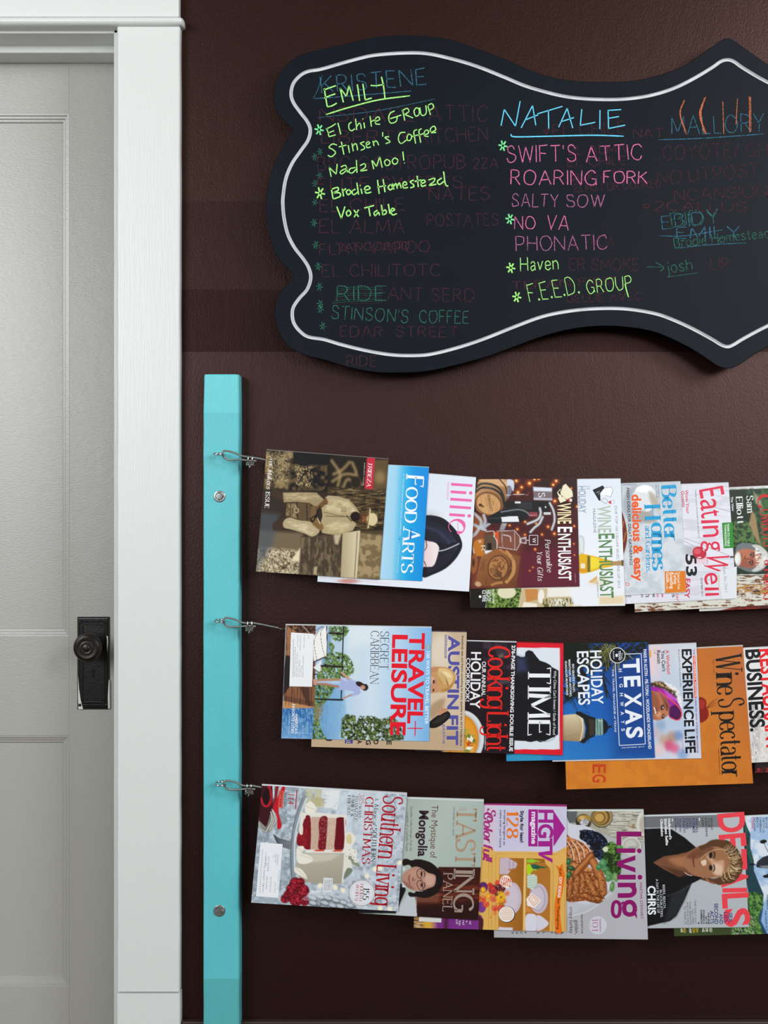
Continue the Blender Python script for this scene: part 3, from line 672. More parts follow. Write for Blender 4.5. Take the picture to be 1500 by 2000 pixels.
# ------------------------------------------------------------------ chalkboard
BD, BT = .058, .022      # front face distance from the wall, board thickness
OUT = [(1170,637),(1115,643),(1060,657),(1005,677),(950,697),(883,715),(833,725),(783,728),(733,727),(683,718),(633,703),(600,695),(573,683),(553,663),(542,640),(537,613),(540,587),(550,567),(567,550),(574,540),(565,528),(550,513),(537,493),(525,457),(520,430),(519,410),(522,370),(533,327),(550,290),(567,263),(572,254),(565,246),(550,231),(538,210),(535,183),(542,153),(557,130),(577,113),(600,103),(643,93),(687,83),(733,73),(793,69),(867,75),(923,92),(987,116),(1023,132),(1060,146),(1097,154.5),(1133,159),(1180,160),(1225,159),(1262,153),(1298,143.5),(1335,129),(1364,110.5),(1390,92),(1407,80),(1421,75)]
GRV = [(1170,602.5),(1115,607),(1060,618),(1005,638),(950,660),(900,677),(850,690),(817,694),(767,693),(717,685),(667,673),(633,663),(603,658),(587,648),(575,633),(571,617),(573,600),(585,582),(600,565),(607,543),(603,523),(592,505),(575,483),(562,457),(555,427),(552.5,400),(553,383),(558,350),(570,320),(587,295),(602,273),(606,253),(600,237),(587,220),(573,200),(568.5,183),(573,163),(587,147),(603,139),(627,135),(667,123.5),(700,114.5),(733,107.5),(787,103.5),(833,104.5),(883,115),(933,130),(987,151.5),(1023,166.6),(1060,178),(1097,187),(1133,192),(1170,194),(1207,194),(1243,191),(1280,184),(1317,172),(1353,154.5),(1390,132.5),(1408,120),(1421,116.7)]
def mirror(tail, pts):
    """tail: bottom right piece from the axis inwards; mirrored about x = 1420.5"""
    h = tail+pts; return h+[(2841-x, y) for x, y in h[::-1][1:] if x != 1420.5][:-1]
OUT = mirror([(1421,719),(1401,714.5),(1372,695),(1335,673),(1280,649),(1225,639)], OUT)
GRV = mirror([(1421,677),(1408,673),(1390,662),(1353,642),(1317,625.5),(1280,612.5),(1225,603.5)], GRV)
def loop(pts, n=5):
    return [tuple(p) for p in catmull(pts, n, True)]
def offs(pts, w):
    o = []; m = len(pts); A = [np.array(p) for p in pts]
    ar = sum(A[i][0]*A[(i+1) % m][1]-A[(i+1) % m][0]*A[i][1] for i in range(m)); sg = 1 if ar > 0 else -1
    for i in range(m):
        t = A[(i+1) % m]-A[i-1]; t = t/(np.hypot(*t) or 1); o.append(tuple(A[i]+sg*w*np.array([t[1], -t[0]])))
    return o
Lo, Lg = loop(OUT), loop(GRV)
gw = 3.3
Lg1, Lg2 = offs(Lg, gw), offs(Lg, -gw)
M_SLATE = mat('chalkboard_paint', '#0e141c', .5, spec=.12, bump=[(500, .12, (1, 1, 1))], var=(5, .45, '#121a23', (1, 1, 1.3)))
M_EDGE = mat('board_edge_black', '#101113', .5)
M_GROOVE = mat('white_groove_paint', '#dcdcde', .5, bump=[(200, .4, (1, 1, 1))], var=(30, .5, '#c4c4c8', (1, 1, 1)))
cb = empty('chalkboard', P(1420, 400, BD)); tag(cb, 'black chalkboard with scalloped outline and white routed border, written with names', 'chalkboard')
V = []; F = []
def addloop(L, d): b = len(V); V.extend([P(x, y, d) for x, y in L]); return list(range(b, b+len(L)))
e0 = addloop(Lo, BD-.0012); e1 = addloop(offs(Lo, -1.0), BD); eb = addloop(Lo, BD-BT); g1 = addloop(Lg1, BD); g2 = addloop(Lg2, BD)
n = len(e0)
F += [(e0[i], e0[(i+1) % n], e1[(i+1) % n], e1[i]) for i in range(n)]
tri = tessellate_polygon([[V[i] for i in e1], [V[i] for i in g1]]); idx = e1+g1; F += [tuple(idx[i] for i in t) for t in tri]
tri = tessellate_polygon([[V[i] for i in g2]]); F += [tuple(g2[i] for i in t) for t in tri]
tri = tessellate_polygon([[V[i] for i in eb]]); F += [tuple(eb[i] for i in t) for t in tri]
bm = bmesh.new(); bv = [bm.verts.new(v) for v in V]
for f in F:
    try: bm.faces.new([bv[i] for i in f])
    except ValueError: pass
adopt(bm_obj('slate_face', bm, M_SLATE), cb)
def strip(name, loops, m):
    bm = bmesh.new(); R = [[bm.verts.new(P(x, y, d)) for x, y in L] for L, d in loops]
    for A, B in zip(R, R[1:]):
        for i in range(len(A)): bm.faces.new((A[i], A[(i+1) % len(A)], B[(i+1) % len(A)], B[i]))
    return adopt(bm_obj(name, bm, m), cb)
strip('board_edge', [(Lo, BD-.0012), (Lo, BD-BT)], M_EDGE)
strip('routed_border', [(Lg1, BD), (offs(Lg, .6), BD-.0046), (offs(Lg, -.6), BD-.0046), (Lg2, BD)], M_GROOVE)
for x, y in ((720, 250), (720, 560), (1420, 250), (1420, 560), (2120, 250), (2120, 560)):     # spacers between board and wall
    c = P(x, y, BD-BT); bm = bmesh.new(); add_box(bm, c.x-.02, c.x+.02, c.y+.001, -.001, c.z-.02, c.z+.02); adopt(bm_obj('spacer', bm, M_EDGE), cb)

# chalk strokes: thin dusty ribbons lying on the slate
def chalk_mat(name, col, k):
    m = bpy.data.materials.new(name); m.use_nodes = True; nt = m.node_tree; b = nt.nodes['Principled BSDF']; b.inputs['Roughness'].default_value = .9; b.inputs['Specular IOR Level'].default_value = .1
    g = nt.nodes.new('ShaderNodeNewGeometry'); n = nt.nodes.new('ShaderNodeTexNoise'); n.inputs['Scale'].default_value = 420; n.inputs['Detail'].default_value = 3
    nt.links.new(g.outputs['Position'], n.inputs['Vector']); r = nt.nodes.new('ShaderNodeMapRange'); r.inputs[1].default_value = .36; r.inputs[2].default_value = .56; r.inputs[3].default_value = k[0]; r.inputs[4].default_value = k[1]
    nt.links.new(n.outputs['Fac'], r.inputs[0]); mx = nt.nodes.new('ShaderNodeMix'); mx.data_type = 'RGBA'; mx.inputs[6].default_value = (*lin('#161a1f'), 1); mx.inputs[7].default_value = (*lin(col), 1)
    nt.links.new(r.outputs[0], mx.inputs[0]); nt.links.new(mx.outputs[2], b.inputs['Base Color']); return m
CH = {'green': chalk_mat('green_chalk', '#b4ff8c', (.6, 1)), 'mint': chalk_mat('mint_chalk', '#86f5a2', (.55, 1)), 'blue': chalk_mat('blue_chalk', '#6fdcff', (.75, 1)),
      'pink': chalk_mat('pink_chalk', '#e878ac', (.5, 1)), 'mauve': chalk_mat('mauve_chalk', '#bb6f9e', (.35, .95)), 'orange': chalk_mat('orange_chalk', '#d2714c', (.3, 1)),
      'gmaroon': chalk_mat('rubbed_maroon_chalk', '#66333e', (.12, .62)), 'gblue': chalk_mat('rubbed_blue_chalk', '#417a94', (.2, .8)), 'ggreen': chalk_mat('rubbed_green_chalk', '#3b8068', (.2, .8))}
CHN = {'gmaroon': 'rubbed_out_writing', 'gblue': 'rubbed_out_writing', 'ggreen': 'rubbed_out_writing'}
NM = {'green': 'green chalk', 'mint': 'mint green chalk', 'blue': 'bright blue chalk', 'pink': 'pink chalk', 'mauve': 'faded mauve chalk', 'orange': 'orange chalk', 'gmaroon': 'rubbed-out maroon chalk', 'gblue': 'rubbed-out blue chalk', 'ggreen': 'rubbed-out green chalk'}
CN = [0]
def cput(col, V, F, txt=None):
    CN[0] += 1; e = (.00006 if col[0] == 'g' and col != 'green' else .00016)+(CN[0] % 13)*2e-6
    o = mesh_obj('chalk_word' if txt else 'chalk_stroke', [P(x, y, BD+e) for x, y in V], F, CH[col]); adopt(o, cb)
    o['label'] = NM[col]+(' word' if txt else ' stroke')
class Cr:
    def __init__(s, x0, y0, k): s.o = (x0, y0, k)
    def m(s, p): return np.array([s.o[0]+p[0]/s.o[2], s.o[1]+p[1]/s.o[2]])
    def w(s, t, a, b, h, col, th=None, slant=0, seed=None):
        th = (th or 2.3)*.78 if not (col[0] == 'g' and col != 'green') else (th or 1.5) # not (col[0] == 'g' and col != 'green') else 1.5)
        a, b = s.m(a), s.m(b); h = h/s.o[2]; wd = th/h*10
        V, F = text_geo(t, a, b, h, 'hand', thick=wd, thin=wd*.9, slant=slant, jit=.35, seed=seed or len(t)*7+int(a[0])); cput(col, V, F, t)
    def l(s, pts, col, th=2.3):
        q = catmull([s.m(p) for p in pts], 5); V, F = ribbon(q, [th/2*(1 if 0 < i < len(q)-1 else .6) for i in range(len(q))]); cput(col, V, F)
    def trace(s, wd, row, col, th):
        A, B = [], []
        for st in row.split('|'):
            q = catmull([s.m(tuple(float(t) for t in p.split(','))) for p in st.split()], 5); V, F = ribbon(q, [th/2]*len(q)); B += [tuple(len(A)+i for i in f) for f in F]; A += V
        cput(col, A, B, wd)
    def ast(s, p, col, r=22, th=2.2):
        A, B = [], []
        for a in (.15, 1.25, 2.2):
            V, F = ribbon([s.m((p[0]-r*math.cos(a), p[1]-r*math.sin(a)*1.2)), s.m((p[0]+r*math.cos(a), p[1]+r*math.sin(a)*1.2))], [th/2]*2)
            B += [tuple(len(A)+i for i in f) for f in F]; A += V
        cput(col, A, F=B)
c2 = Cr(500, 50, 3); c3 = Cr(500, 400, 3); c4 = Cr(950, 50, 2.727); c5 = Cr(950, 400, 2.727)
# rubbed-out older writing
for a in (('NSDAFE', (370, 560), (930, 560), 80), ('ATTIC', (1010, 560), (1360, 560), 90), ('LIBERTY', (380, 690), (900, 690), 75), ('KITCHEN', (960, 690), (1360, 670), 80), ('BBC GASTROPUB', (360, 850), (1230, 835), 80), ('2ZA', (1270, 838), (1420, 835), 60),
          ('ELITE SWEETS', (360, 965), (1210, 950), 70), ('NATES', (1010, 1025), (1370, 1020), 75), ('EL CHILE', (370, 1090), (870, 1080), 70)): c2.w(*a, 'gmaroon')
for a in (('EL ALMA', (370, 165), (870, 165), 80), ('POSTATES', (1000, 125), (1420, 120), 70), ('FLAT VAPOO', (370, 295), (1020, 275), 65), ('TANGOPOD', (470, 270), (900, 262), 45), ('EL CHILITOTC', (385, 420), (1080, 415), 68), ('ANT SERD', (770, 555), (1280, 570), 75),
          ('EDAR', (490, 770), (740, 775), 60), ('STREET', (820, 770), (1180, 775), 58), ('RIDE', (530, 945), (705, 945), 60)): c3.w(*a, 'gmaroon')
c2.w('KRISTENE', (380, 395), (1000, 345), 95, 'gblue', 1.9); c2.l([(335, 425), (360, 380), (390, 290)], 'gblue', 1.2); c2.l([(340, 428), (560, 412), (910, 383)], 'gblue', 1.8); c2.l([(360, 540), (700, 500), (1050, 430)], 'gblue', 1.2)
c3.w('RIDE', (470, 560), (765, 560), 85, 'ggreen'); c3.w("STINSON'S", (440, 665), (890, 692), 75, 'ggreen', 1.7); c3.w('COFFEE', (955, 690), (1245, 695), 72, 'ggreen', 1.7)
for i in range(9): c3.l([(440+i*6, 590-i*12), (560, 578-i*12), (740, 575-i*11)], 'gmaroon' if i % 3 == 0 else 'ggreen', .5)
for p in ((340, 105), (350, 235), (365, 360), (372, 480), (376, 580), (378, 612), (392, 710)): c3.ast(p, 'ggreen', 20, 1.7)
for p in ((345, 770), (375, 740), (345, 925), (372, 880), (345, 1035)): c2.ast(p, 'ggreen', 18, 1.5)
for a in (('*EL CHILE', (300, 595), (740, 572), 65), ('EL ALMA', (440, 690), (745, 670), 45), ('EL CHILE', (430, 752), (745, 740), 45), ('NAT', (780, 595), (940, 595), 45), ('BUGATTI', (460, 830), (760, 800), 40), ('ELMS FOR DOORED', (470, 885), (930, 860), 40),
          ('COYOTE/', (940, 715), (1350, 700), 75), ('GH', (1380, 700), (1500, 700), 70), ('NO', (910, 845), (1040, 840), 70), ('UTPOST', (1080, 835), (1450, 800), 70), ('NCANSION', (1000, 935), (1500, 910), 60), ('*2CALLUS', (830, 985), (1390, 990), 50)): c4.w(*a, 'gmaroon')
for a in (('ER SMOKE', (440, 350), (810, 350), 65), ('NOA', (560, 225), (680, 225), 60), ('LIP', (1190, 345), (1290, 345), 60), ('TEPAN FISO', (140, 450), (690, 420), 40), ('BELLIE AVEC', (430, 520), (830, 505), 40)): c5.w(*a, 'gmaroon')
c4.w('MALLORY', (985, 578), (1480, 565), 95, 'gblue', 1.9); c4.l([(915, 608), (1150, 600), (1480, 577)], 'gblue', 1.8)
c5.w('EBIDY', (935, 130), (1240, 98), 70, 'gblue'); c5.w('EMILY', (1010, 180), (1350, 175), 60, 'gblue'); c5.l([(918, 165), (1060, 165), (1260, 133)], 'gblue', 1.6); c5.l([(1005, 232), (1200, 212), (1385, 203)], 'gblue', 1.6)
c5.w('Brodie Homestead', (1000, 228), (1510, 172), 50, 'ggreen'); c5.w('BIDY', (985, 120), (1240, 90), 75, 'ggreen', 1.2); c5.w('josh', (960, 365), (1100, 345), 60, 'ggreen'); c5.l([(962, 385), (1128, 362)], 'ggreen', 1.5); c5.l([(850, 330), (940, 333)], 'ggreen', 1.5); c5.l([(900, 305), (944, 333), (925, 355)], 'ggreen', 1.5)
# fresh writing
TR = """E400,368 408,420 418,476|396,378 430,365 468,352|400,425 435,410 465,400|418,476 445,470 474,454|512,450 492,366|492,366 530,415|530,415 545,350|545,350 570,441|594,345 607,441|626,340 640,436|640,436 678,424|672,350 700,352 752,345|735,300 748,360 756,430
415,602 428,651|410,606 440,592 468,574|420,631 457,615|428,651 467,640|480,570 497,637
560,565 545,578 545,604 560,616 580,604|583,545 590,611|590,592 604,572 613,580 617,606|632,568 637,601|624,545 627,548|668,530 676,592|675,562 702,550|697,563 724,551 718,536 702,543 701,574 727,578
812,500 786,514 777,545 790,571 820,562 828,536|785,546 852,524|858,492 872,556|854,500 884,485 896,503 870,521|872,521 920,541|940,480 926,500 935,530 955,520 955,490 940,480|960,480 967,520 984,526 998,508 995,468|1005,465 1022,523|1003,470 1030,457 1040,480 1015,498
475,700 447,694 428,714 450,726 466,745 442,768 421,760|500,680 515,756|485,711 530,700|540,700 548,746|562,690 570,736|568,706 580,692 590,700 596,731|635,680 612,690 630,705 636,720 614,731|645,701 665,691 659,680 646,690 651,715 673,710|685,675 692,706|690,686 702,675 712,685 719,701|742,625 742,650|780,650 755,655 775,670 785,682 760,691
875,625 845,630 834,665 850,691 881,671|895,634 885,652 888,672 905,670 912,646 895,634|945,609 925,620 930,660 935,691|915,650 951,640|971,604 955,615 960,655 965,686|950,645 986,630|985,641 1010,630 1005,612 988,620 988,645 1011,650|1020,626 1052,612 1045,590 1025,600 1023,626 1056,626
441,886 428,830|428,830 470,871|470,871 476,810|497,828 524,819 530,845 503,869 494,856 528,838 537,860|583,832 553,838 545,857 563,864 587,842|588,788 592,862|610,820 636,809 640,830 612,851 652,846
678,790 690,841|682,790 706,826|706,826 725,768|725,768 740,832|768,783 753,797 762,820 780,815 785,796 768,783|812,774 798,791 808,811 826,806 830,786 812,774|860,738 866,791|869,804 872,807
441,955 452,1016|438,960 478,948 480,966 450,981|450,981 488,980 493,1000 455,1016|505,955 513,1001|508,971 527,954|545,960 529,972 540,991 556,976 545,960|582,958 562,972 573,991 596,976|591,920 601,991|615,955 622,986|609,935 612,938|635,966 668,955 655,940 637,952 645,981 676,975
712,905 722,986|745,900 756,976|710,946 762,938|790,930 774,945 785,963 801,950 790,930|800,925 808,961|808,941 820,925 828,956|828,941 840,922 851,953|860,936 883,930 875,915 861,925 865,951 891,948|925,905 903,915 920,930 926,942 904,951|944,880 951,946|930,913 969,904|966,926 990,918 985,905 969,912 971,941 996,935|1010,905 1046,894 1041,915 1014,936 1058,929|1088,893 1063,912 1075,931 1102,912|1099,855 1110,929 1126,941
473,1060 500,1131|500,1131 521,1060|545,1080 529,1096 539,1116 556,1101 545,1080|574,1080 601,1121|601,1078 575,1123
634,1069 692,1054|660,1062 669,1117|712,1082 692,1096 699,1114 717,1094 724,1112|735,1050 743,1111|740,1091 758,1080 763,1099 743,1110|775,1045 785,1103|790,1091 812,1080 800,1070 790,1086 800,1109 826,1101"""
for wd, row in zip(('EMILY', 'El', 'Chile', 'GROUP', "Stinson's", 'Coffee', 'Nada', 'Moo!', 'Brodie', 'Homestead', 'Vox', 'Table'), TR.split('\n')):
    c2.trace(wd, row.lstrip('E'), 'green', 2.5 if wd in ('Brodie', 'Homestead', 'Vox', 'Table', 'EMILY') else 2.1)
c2.l([(410, 521), (560, 475), (720, 435), (902, 411)], 'green', 2.6)
c2.ast((370, 610), 'mint', 27, 3)
c2.ast((375, 982), 'green', 30, 3)
c4.trace('NATALIE', '78,533 95,446|95,446 155,536|155,536 180,402|185,545 246,425|246,425 263,531|208,502 276,475|272,470 405,430|330,448 332,549|385,541 430,440|430,440 460,546|400,511 466,490|508,445 500,531|500,531 580,515|605,450 604,551|648,452 651,548|645,452 718,447|650,494 706,484|651,548 739,530', 'blue', 2.0); c4.l([(130, 578), (150, 592), (300, 590), (560, 584), (732, 589)], 'blue', 2.4)
c4.ast((88, 640), 'mint', 24, 3); c4.w("SWIFT'S", (108, 727), (478, 722), 86, 'pink', 2.5, slant=-.03); c4.w('ATTIC', (530, 726), (832, 712), 82, 'pink', 2.5)
c4.w('ROARING', (128, 845), (588, 850), 76, 'pink', 2.4); c4.w('FORK', (622, 838), (858, 842), 64, 'pink', 2.4)
c4.w('SALTY', (135, 962), (382, 968), 68, 'mauve', 2.3); c4.w('SOW', (425, 966), (632, 966), 66, 'mauve', 2.3)
c5.ast((125, 76), 'mint', 24, 3); c5.w('NO', (148, 130), (262, 130), 68, 'pink', 2.3); c5.w('VA', (320, 130), (438, 138), 76, 'pink', 2.3)
c5.w('PHONATIC', (155, 246), (645, 238), 78, 'mauve', 2.3, seed=9); c5.ast((130, 336), 'green', 24, 3); c5.w('Haven', (180, 352), (385, 344), 70, 'green', 2.5)
c5.ast((162, 491), 'green', 24, 3); c5.w('F.E.E.D.', (228, 518), (498, 470), 92, 'green', 2.3, slant=-.05); c5.w('GROUP', (536, 474), (778, 446), 70, 'green', 2.3); c5.l([(738, 420), (746, 455), (757, 493)], 'green', 2.2)
for pts in ([(1055, 395), (1032, 470), (1066, 581)], [(1168, 380), (1136, 470), (1170, 577)], [(1162, 385), (1142, 470), (1160, 570)], [(1259, 405), (1264, 577)], [(1337, 388), (1330, 526)], [(1400, 378), (1402, 568)], [(1407, 380), (1409, 560)]): c4.l(pts, 'orange', 2.5)
# ------------------------------------------------------------------ magazines, top row
def newm(*a, **k): return Mag(*a, **k)
# sepia portrait cover
m = newm(1, (480, 860, 5), [(520.6, 878.6), (759, 896.6), (741.5, 1132), (500, 1116)], 0, 'leftmost top-row magazine, square sepia cover of a seated man in a straw hat', '#8d8c88', '#4a4036')
m.poly('#8f8064', [(160, 90), (480, 100), (460, 480), (180, 470)], 40, nz=(40, .5, .4, 3, 1, 1)).poly('#b3a483', [(180, 100), (440, 110), (420, 420), (200, 420)], 40, nz=(7, .6, .35, 5, 1, 1))
m.poly('#1b1816', [(465, 105), (860, 140), (830, 240), (470, 235)], 25).poly('#26211c', [(440, 230), (820, 240), (800, 500), (420, 490)], 40)
m.poly('#8a7a60', [(440, 230), (800, 240), (800, 500), (400, 490)], 30, nz=(36, .5, .35, 8, 1, 1), a=.7).poly('#c3b28d', [(480, 240), (660, 250), (640, 460), (480, 440)], 30, nz=(7, .62, .25, 9, 1, 1))
m.poly('#3b332b', [(820, 150), (1180, 180), (1160, 470), (800, 460)], 40)
for a in ([(840, 200), (920, 330), (850, 400)], [(1010, 215), (940, 290), (860, 330)], [(1040, 220), (1080, 330), (1050, 450)], [(900, 440), (940, 340), (1060, 340), (1130, 430)], [(950, 460), (1000, 380), (1100, 460)]): m.line('#a39272', 30, a, 40, a=.8)
m.ell('#40372e', 1075, 410, 50, 60, soft=30)
m.poly('#5b4f3e', [(800, 460), (1380, 470), (1350, 880), (1060, 880), (1000, 560), (800, 520)], 25).poly('#a1906e', [(820, 465), (1380, 470), (1350, 880), (1060, 890)], 20, nz=(9, .56, .4, 11, 7, 1), a=.7).poly('#2c251e', [(820, 465), (1380, 470), (1350, 880), (1060, 890)], 20, nz=(9, .6, .3, 17, 8, 1), a=.8)
m.poly('#6e5f4a', [(1240, 190), (1395, 190), (1380, 470), (1240, 480)], 30).ell('#8f7c60', 1310, 360, 50, 60, soft=60)
m.poly('#7c705e', [(130, 880), (560, 900), (560, 1320), (90, 1280)], 60).poly('#c6bba3', [(120, 1040), (540, 1080), (520, 1320), (90, 1290)], 50, nz=(30, .42, .4, 21, 1, 1)).poly('#453c32', [(120, 1050), (540, 1080), (520, 1320), (90, 1290)], 40, nz=(6, .58, .25, 23, 1, 1), a=.85)
m.poly('#cfc4ab', [(480, 1120), (550, 1020), (530, 1180), (440, 1180)], 20).poly('#5b5146', [(540, 940), (940, 900), (930, 1350), (520, 1330)], 30).poly('#8a7d68', [(540, 950), (930, 920), (930, 1350), (520, 1330)], 30, nz=(20, .56, .4, 31, 1, 3), a=.8)
m.poly('#b5aa92', [(860, 920), (935, 910), (900, 1020), (870, 1010)], 30).poly('#a99d84', [(665, 1240), (700, 1230), (690, 1310), (660, 1310)], 15)
m.poly('#80725b', [(1090, 880), (1340, 880), (1320, 1360), (1070, 1350)], 20).poly('#b09e80', [(1110, 920), (1330, 900), (1310, 1340), (1080, 1330)], 50, nz=(50, .5, .2, 33, 1, 1), a=.7).poly('#3f362c', [(1000, 860), (1350, 850), (1345, 930), (1100, 900)], 30, a=.5)
m.poly('#aca087', [(945, 905), (1118, 880), (1085, 1350), (925, 1345)], 12, col2='#c5bba4', g=((940, 1000), (1090, 1000))).line('#8d8069', 10, [(1090, 900), (1062, 1340)], 8)
m.poly('#5f656c', [(130, 700), (330, 720), (260, 1020), (110, 1250)], 90, a=.75)  # bluish reflection on the glossy cover, painted into the print colour
m.poly('#55453a', [(255, 495), (300, 490), (362, 520), (368, 585), (320, 578), (258, 540)], 6, 1).poly('#54463a', [(262, 860), (275, 800), (375, 755), (400, 790), (372, 845), (290, 878)], 6, 1)
m.poly('#9b8d72', [(362, 510), (520, 507), (690, 510), (758, 572), (790, 640), (700, 660), (620, 612), (500, 600), (370, 605)], 6).poly('#c5b899', [(370, 515), (680, 520), (740, 570), (600, 585), (400, 580)], 15, nz=(16, .5, .4, 41, 3, .6), a=.7)
m.poly('#6d5f4b', [(400, 608), (632, 612), (642, 800), (385, 742)], 5).poly('#998a6e', [(405, 625), (500, 620), (500, 760), (395, 730)], 10, nz=(14, .5, .15, 43, .4, 2)).line('#3a3026', 8, [(500, 615), (505, 775)], 5).line('#3a3026', 8, [(595, 612), (600, 790)], 5).line('#3a3026', 6, [(440, 615), (430, 750)], 5).ell('#a59779', 495, 685, 26, 26, soft=4).ell('#6d5f4b', 495, 685, 15, 15, soft=4)
m.poly('#aca085', [(370, 790), (425, 755), (520, 780), (640, 800), (722, 880), (655, 940), (560, 905), (450, 872), (372, 850)], 6, 1).poly('#d0c4a8', [(400, 790), (600, 820), (690, 880), (640, 920), (480, 860)], 15, nz=(16, .5, .4, 45, 3, .6), a=.7)
m.poly('#a99c80', [(775, 560), (805, 538), (900, 545), (1010, 580), (1065, 640), (1110, 705), (1070, 740), (1030, 780), (1082, 815), (1045, 880), (950, 912), (840, 920), (745, 905), (725, 830), (750, 740), (740, 660), (800, 620)], 6)
m.poly('#cbbfa2', [(800, 560), (1000, 600), (1080, 700), (900, 720), (780, 680)], 20, nz=(24, .48, .5, 47, 2, 1), a=.7).poly('#c8bc9f', [(780, 830), (900, 780), (1060, 830), (940, 900), (800, 900)], 20, nz=(22, .48, .5, 49, 2, 1), a=.7).line('#6f6249', 7, [(780, 740), (900, 745), (1030, 745)], 8).line('#6b5e47', 5, [(760, 700), (860, 725), (960, 740)], 6).box('#8d8066', 930, 650, 985, 700, 4, a=.5)
m.poly('#7a6148', [(690, 648), (785, 560), (806, 604), (745, 655), (705, 690)], 6).poly('#86704f', [(640, 780), (680, 755), (755, 830), (738, 882), (660, 830)], 8, 1).line('#5a4734', 3, [(650, 790), (720, 850)], 3).line('#2e251c', 14, [(630, 765), (660, 790), (725, 650)], 6).line('#d3c8ad', 6, [(700, 760), (725, 815)], 4)
m.poly('#7b6a50', [(640, 640), (690, 640), (690, 720), (630, 760)], 8)
m.ell('#6c5139', 1150, 762, 60, 50, soft=8).ell('#3c2c20', 1070, 745, 48, 48, soft=14).ell('#8b6b4e', 1165, 770, 30, 34, soft=14).line('#2b1e16', 6, [(1165, 735), (1165, 755)], 4).line('#2b1e16', 6, [(1165, 785), (1160, 805)], 4).line('#4a3322', 6, [(1120, 760), (1150, 765)], 6).line('#33251b', 7, [(985, 735), (1030, 790)], 6)
m.ell('#c6b999', 1235, 772, 52, 62, soft=8).line('#8a7a5c', 16, [(1210, 672), (1200, 765), (1188, 858)], 6).line('#d0c3a2', 8, [(1216, 672), (1208, 765), (1196, 855)], 5)
m.flat('#c3243c', [(1184, 168), (1263, 173), (1240, 480), (1160, 473)])
m.T('TRIBEZA', (1197, 222), (1182, 452), 38, '#f3e6e6', 'serif', slant=.18).T('AUSTIN ARTS + CULTURE', (1156, 218), (1142, 442), 11, '#c9c2b8')
m.T('THE', (234, 172), (229, 262), 26, '#e9e6e0', 'serif').T('Makers', (219, 280), (203, 478), 42, '#efece6', 'serif', slant=.22).T('ISSUE', (196, 500), (186, 660), 40, '#efece6', 'serif')
m.tone(1.4, .5, -.035)
# blue title cover
m = newm(1, (730, 880, 6.668), [(640, 901.7), (838, 913), (824.5, 1135), (627, 1124)], .58, 'bright blue top-row magazine cover with large white serif title', '#bfe6f5')
m.grad([(0, '#b9ddf2'), (.32, '#9ed3ef'), (.5, '#3db5e6'), (.68, '#12a2e4'), (1, '#0a8ede')], (60, 1000), (680, 1030))
m.poly('#0a86e0', [(480, 200), (720, 220), (690, 900), (500, 700)], 160, a=.45)
m.T('F', (432, 303), (420, 462), 222, '#f4f8fc', 'serif').T('OOD', (425, 470), (402, 940), 150, '#f4f8fc', 'serif', gap=1.6).T('A', (392, 985), (382, 1190), 215, '#f4f8fc', 'serif').T('RTS', (378, 1182), (357, 1595), 150, '#f4f8fc', 'serif', gap=1.2)
m.flat('#1b6fc4', [(465, 1160), (490, 1150), (490, 1010), (483, 1010)])
m.T('AT THE RESTAURANT AND HOTEL FOREFRONT', (385, 298), (333, 1110), 16, '#d8f0fb').disc('#2b7fc0', 333, 1152, 9).T('WWW.FOODARTS.COM', (325, 1210), (300, 1590), 14, '#cfe9f6')
# white cover, pink title, dark hair
m = newm(1, (730, 880, 6.668), [(634, 908.5), (929.7, 933), (916, 1155.5), (620, 1136)], .60, 'white top-row magazine cover with pink title and a dark-haired head', '#dfe3ea')
m.grad([(0, '#dbe4f0'), (1, '#e9edf6')], (680, 300), (1300, 900))
m.ell('#cfd0d4', 700, 850, 120, 60, soft=120)
m.poly('#e8c9c6', [(-700, 1660), (-200, 1700), (200, 1740), (-100, 1700)], 30).ell('#c98f86', -330, 1700, 130, 30, soft=30)
m.poly('#15131f', [(660, 850), (760, 842), (900, 880), (1010, 970), (1100, 1080), (1150, 1200), (1140, 1290), (1060, 1420), (930, 1540), (760, 1620), (640, 1650), (560, 1500), (600, 900)], 8, 1)
for i in range(15): m.line('#3a3f63' if i % 2 else '#2a2c45', 9, [(680, 900+i*22), (850, 960+i*16), (1000-i*3, 1080+i*10), (1080-i*4, 1190)], 10, a=.55)
for i in range(8): m.line('#2c3048', 9, [(700, 1600-i*12), (850, 1530-i*18), (1000, 1400-i*16), (1090, 1260)], 12, a=.5)
m.line('#4a5074', 40, [(690, 1000), (850, 1060), (980, 1190)], 50, a=.45)
m.poly('#e9cdd0', [(640, 1170), (680, 1175), (800, 1200), (850, 1260), (842, 1320), (805, 1450), (760, 1510), (660, 1512), (640, 1500)], 8, 1, col2='#f3e3e4', g=((650, 1340), (800, 1340)))
m.line('#d7dbe6', 12, [(1110, 1212), (1010, 1260), (920, 1295), (842, 1310)], 10).line('#1c1820', 10, [(680, 1175), (690, 1250), (662, 1300)], 8).line('#1c1820', 10, [(655, 1440), (680, 1500)], 8)
pk = '#f06aae'
for y, x1, l in ((420, 1008, 278), (614, 998, 278), (712, 990, 278)): m.flat(pk, [(x1, y), (x1+l, y+20), (x1+l-2, y+54), (x1-2, y+36)])
for y, x1, l in ((518, 1002, 204), (815, 984, 204)): m.flat(pk, [(x1, y), (x1+l, y+14), (x1+l-2, y+50), (x1-2, y+36)])
m.disc(pk, 1262, 552, 23).disc(pk, 1243, 851, 23)
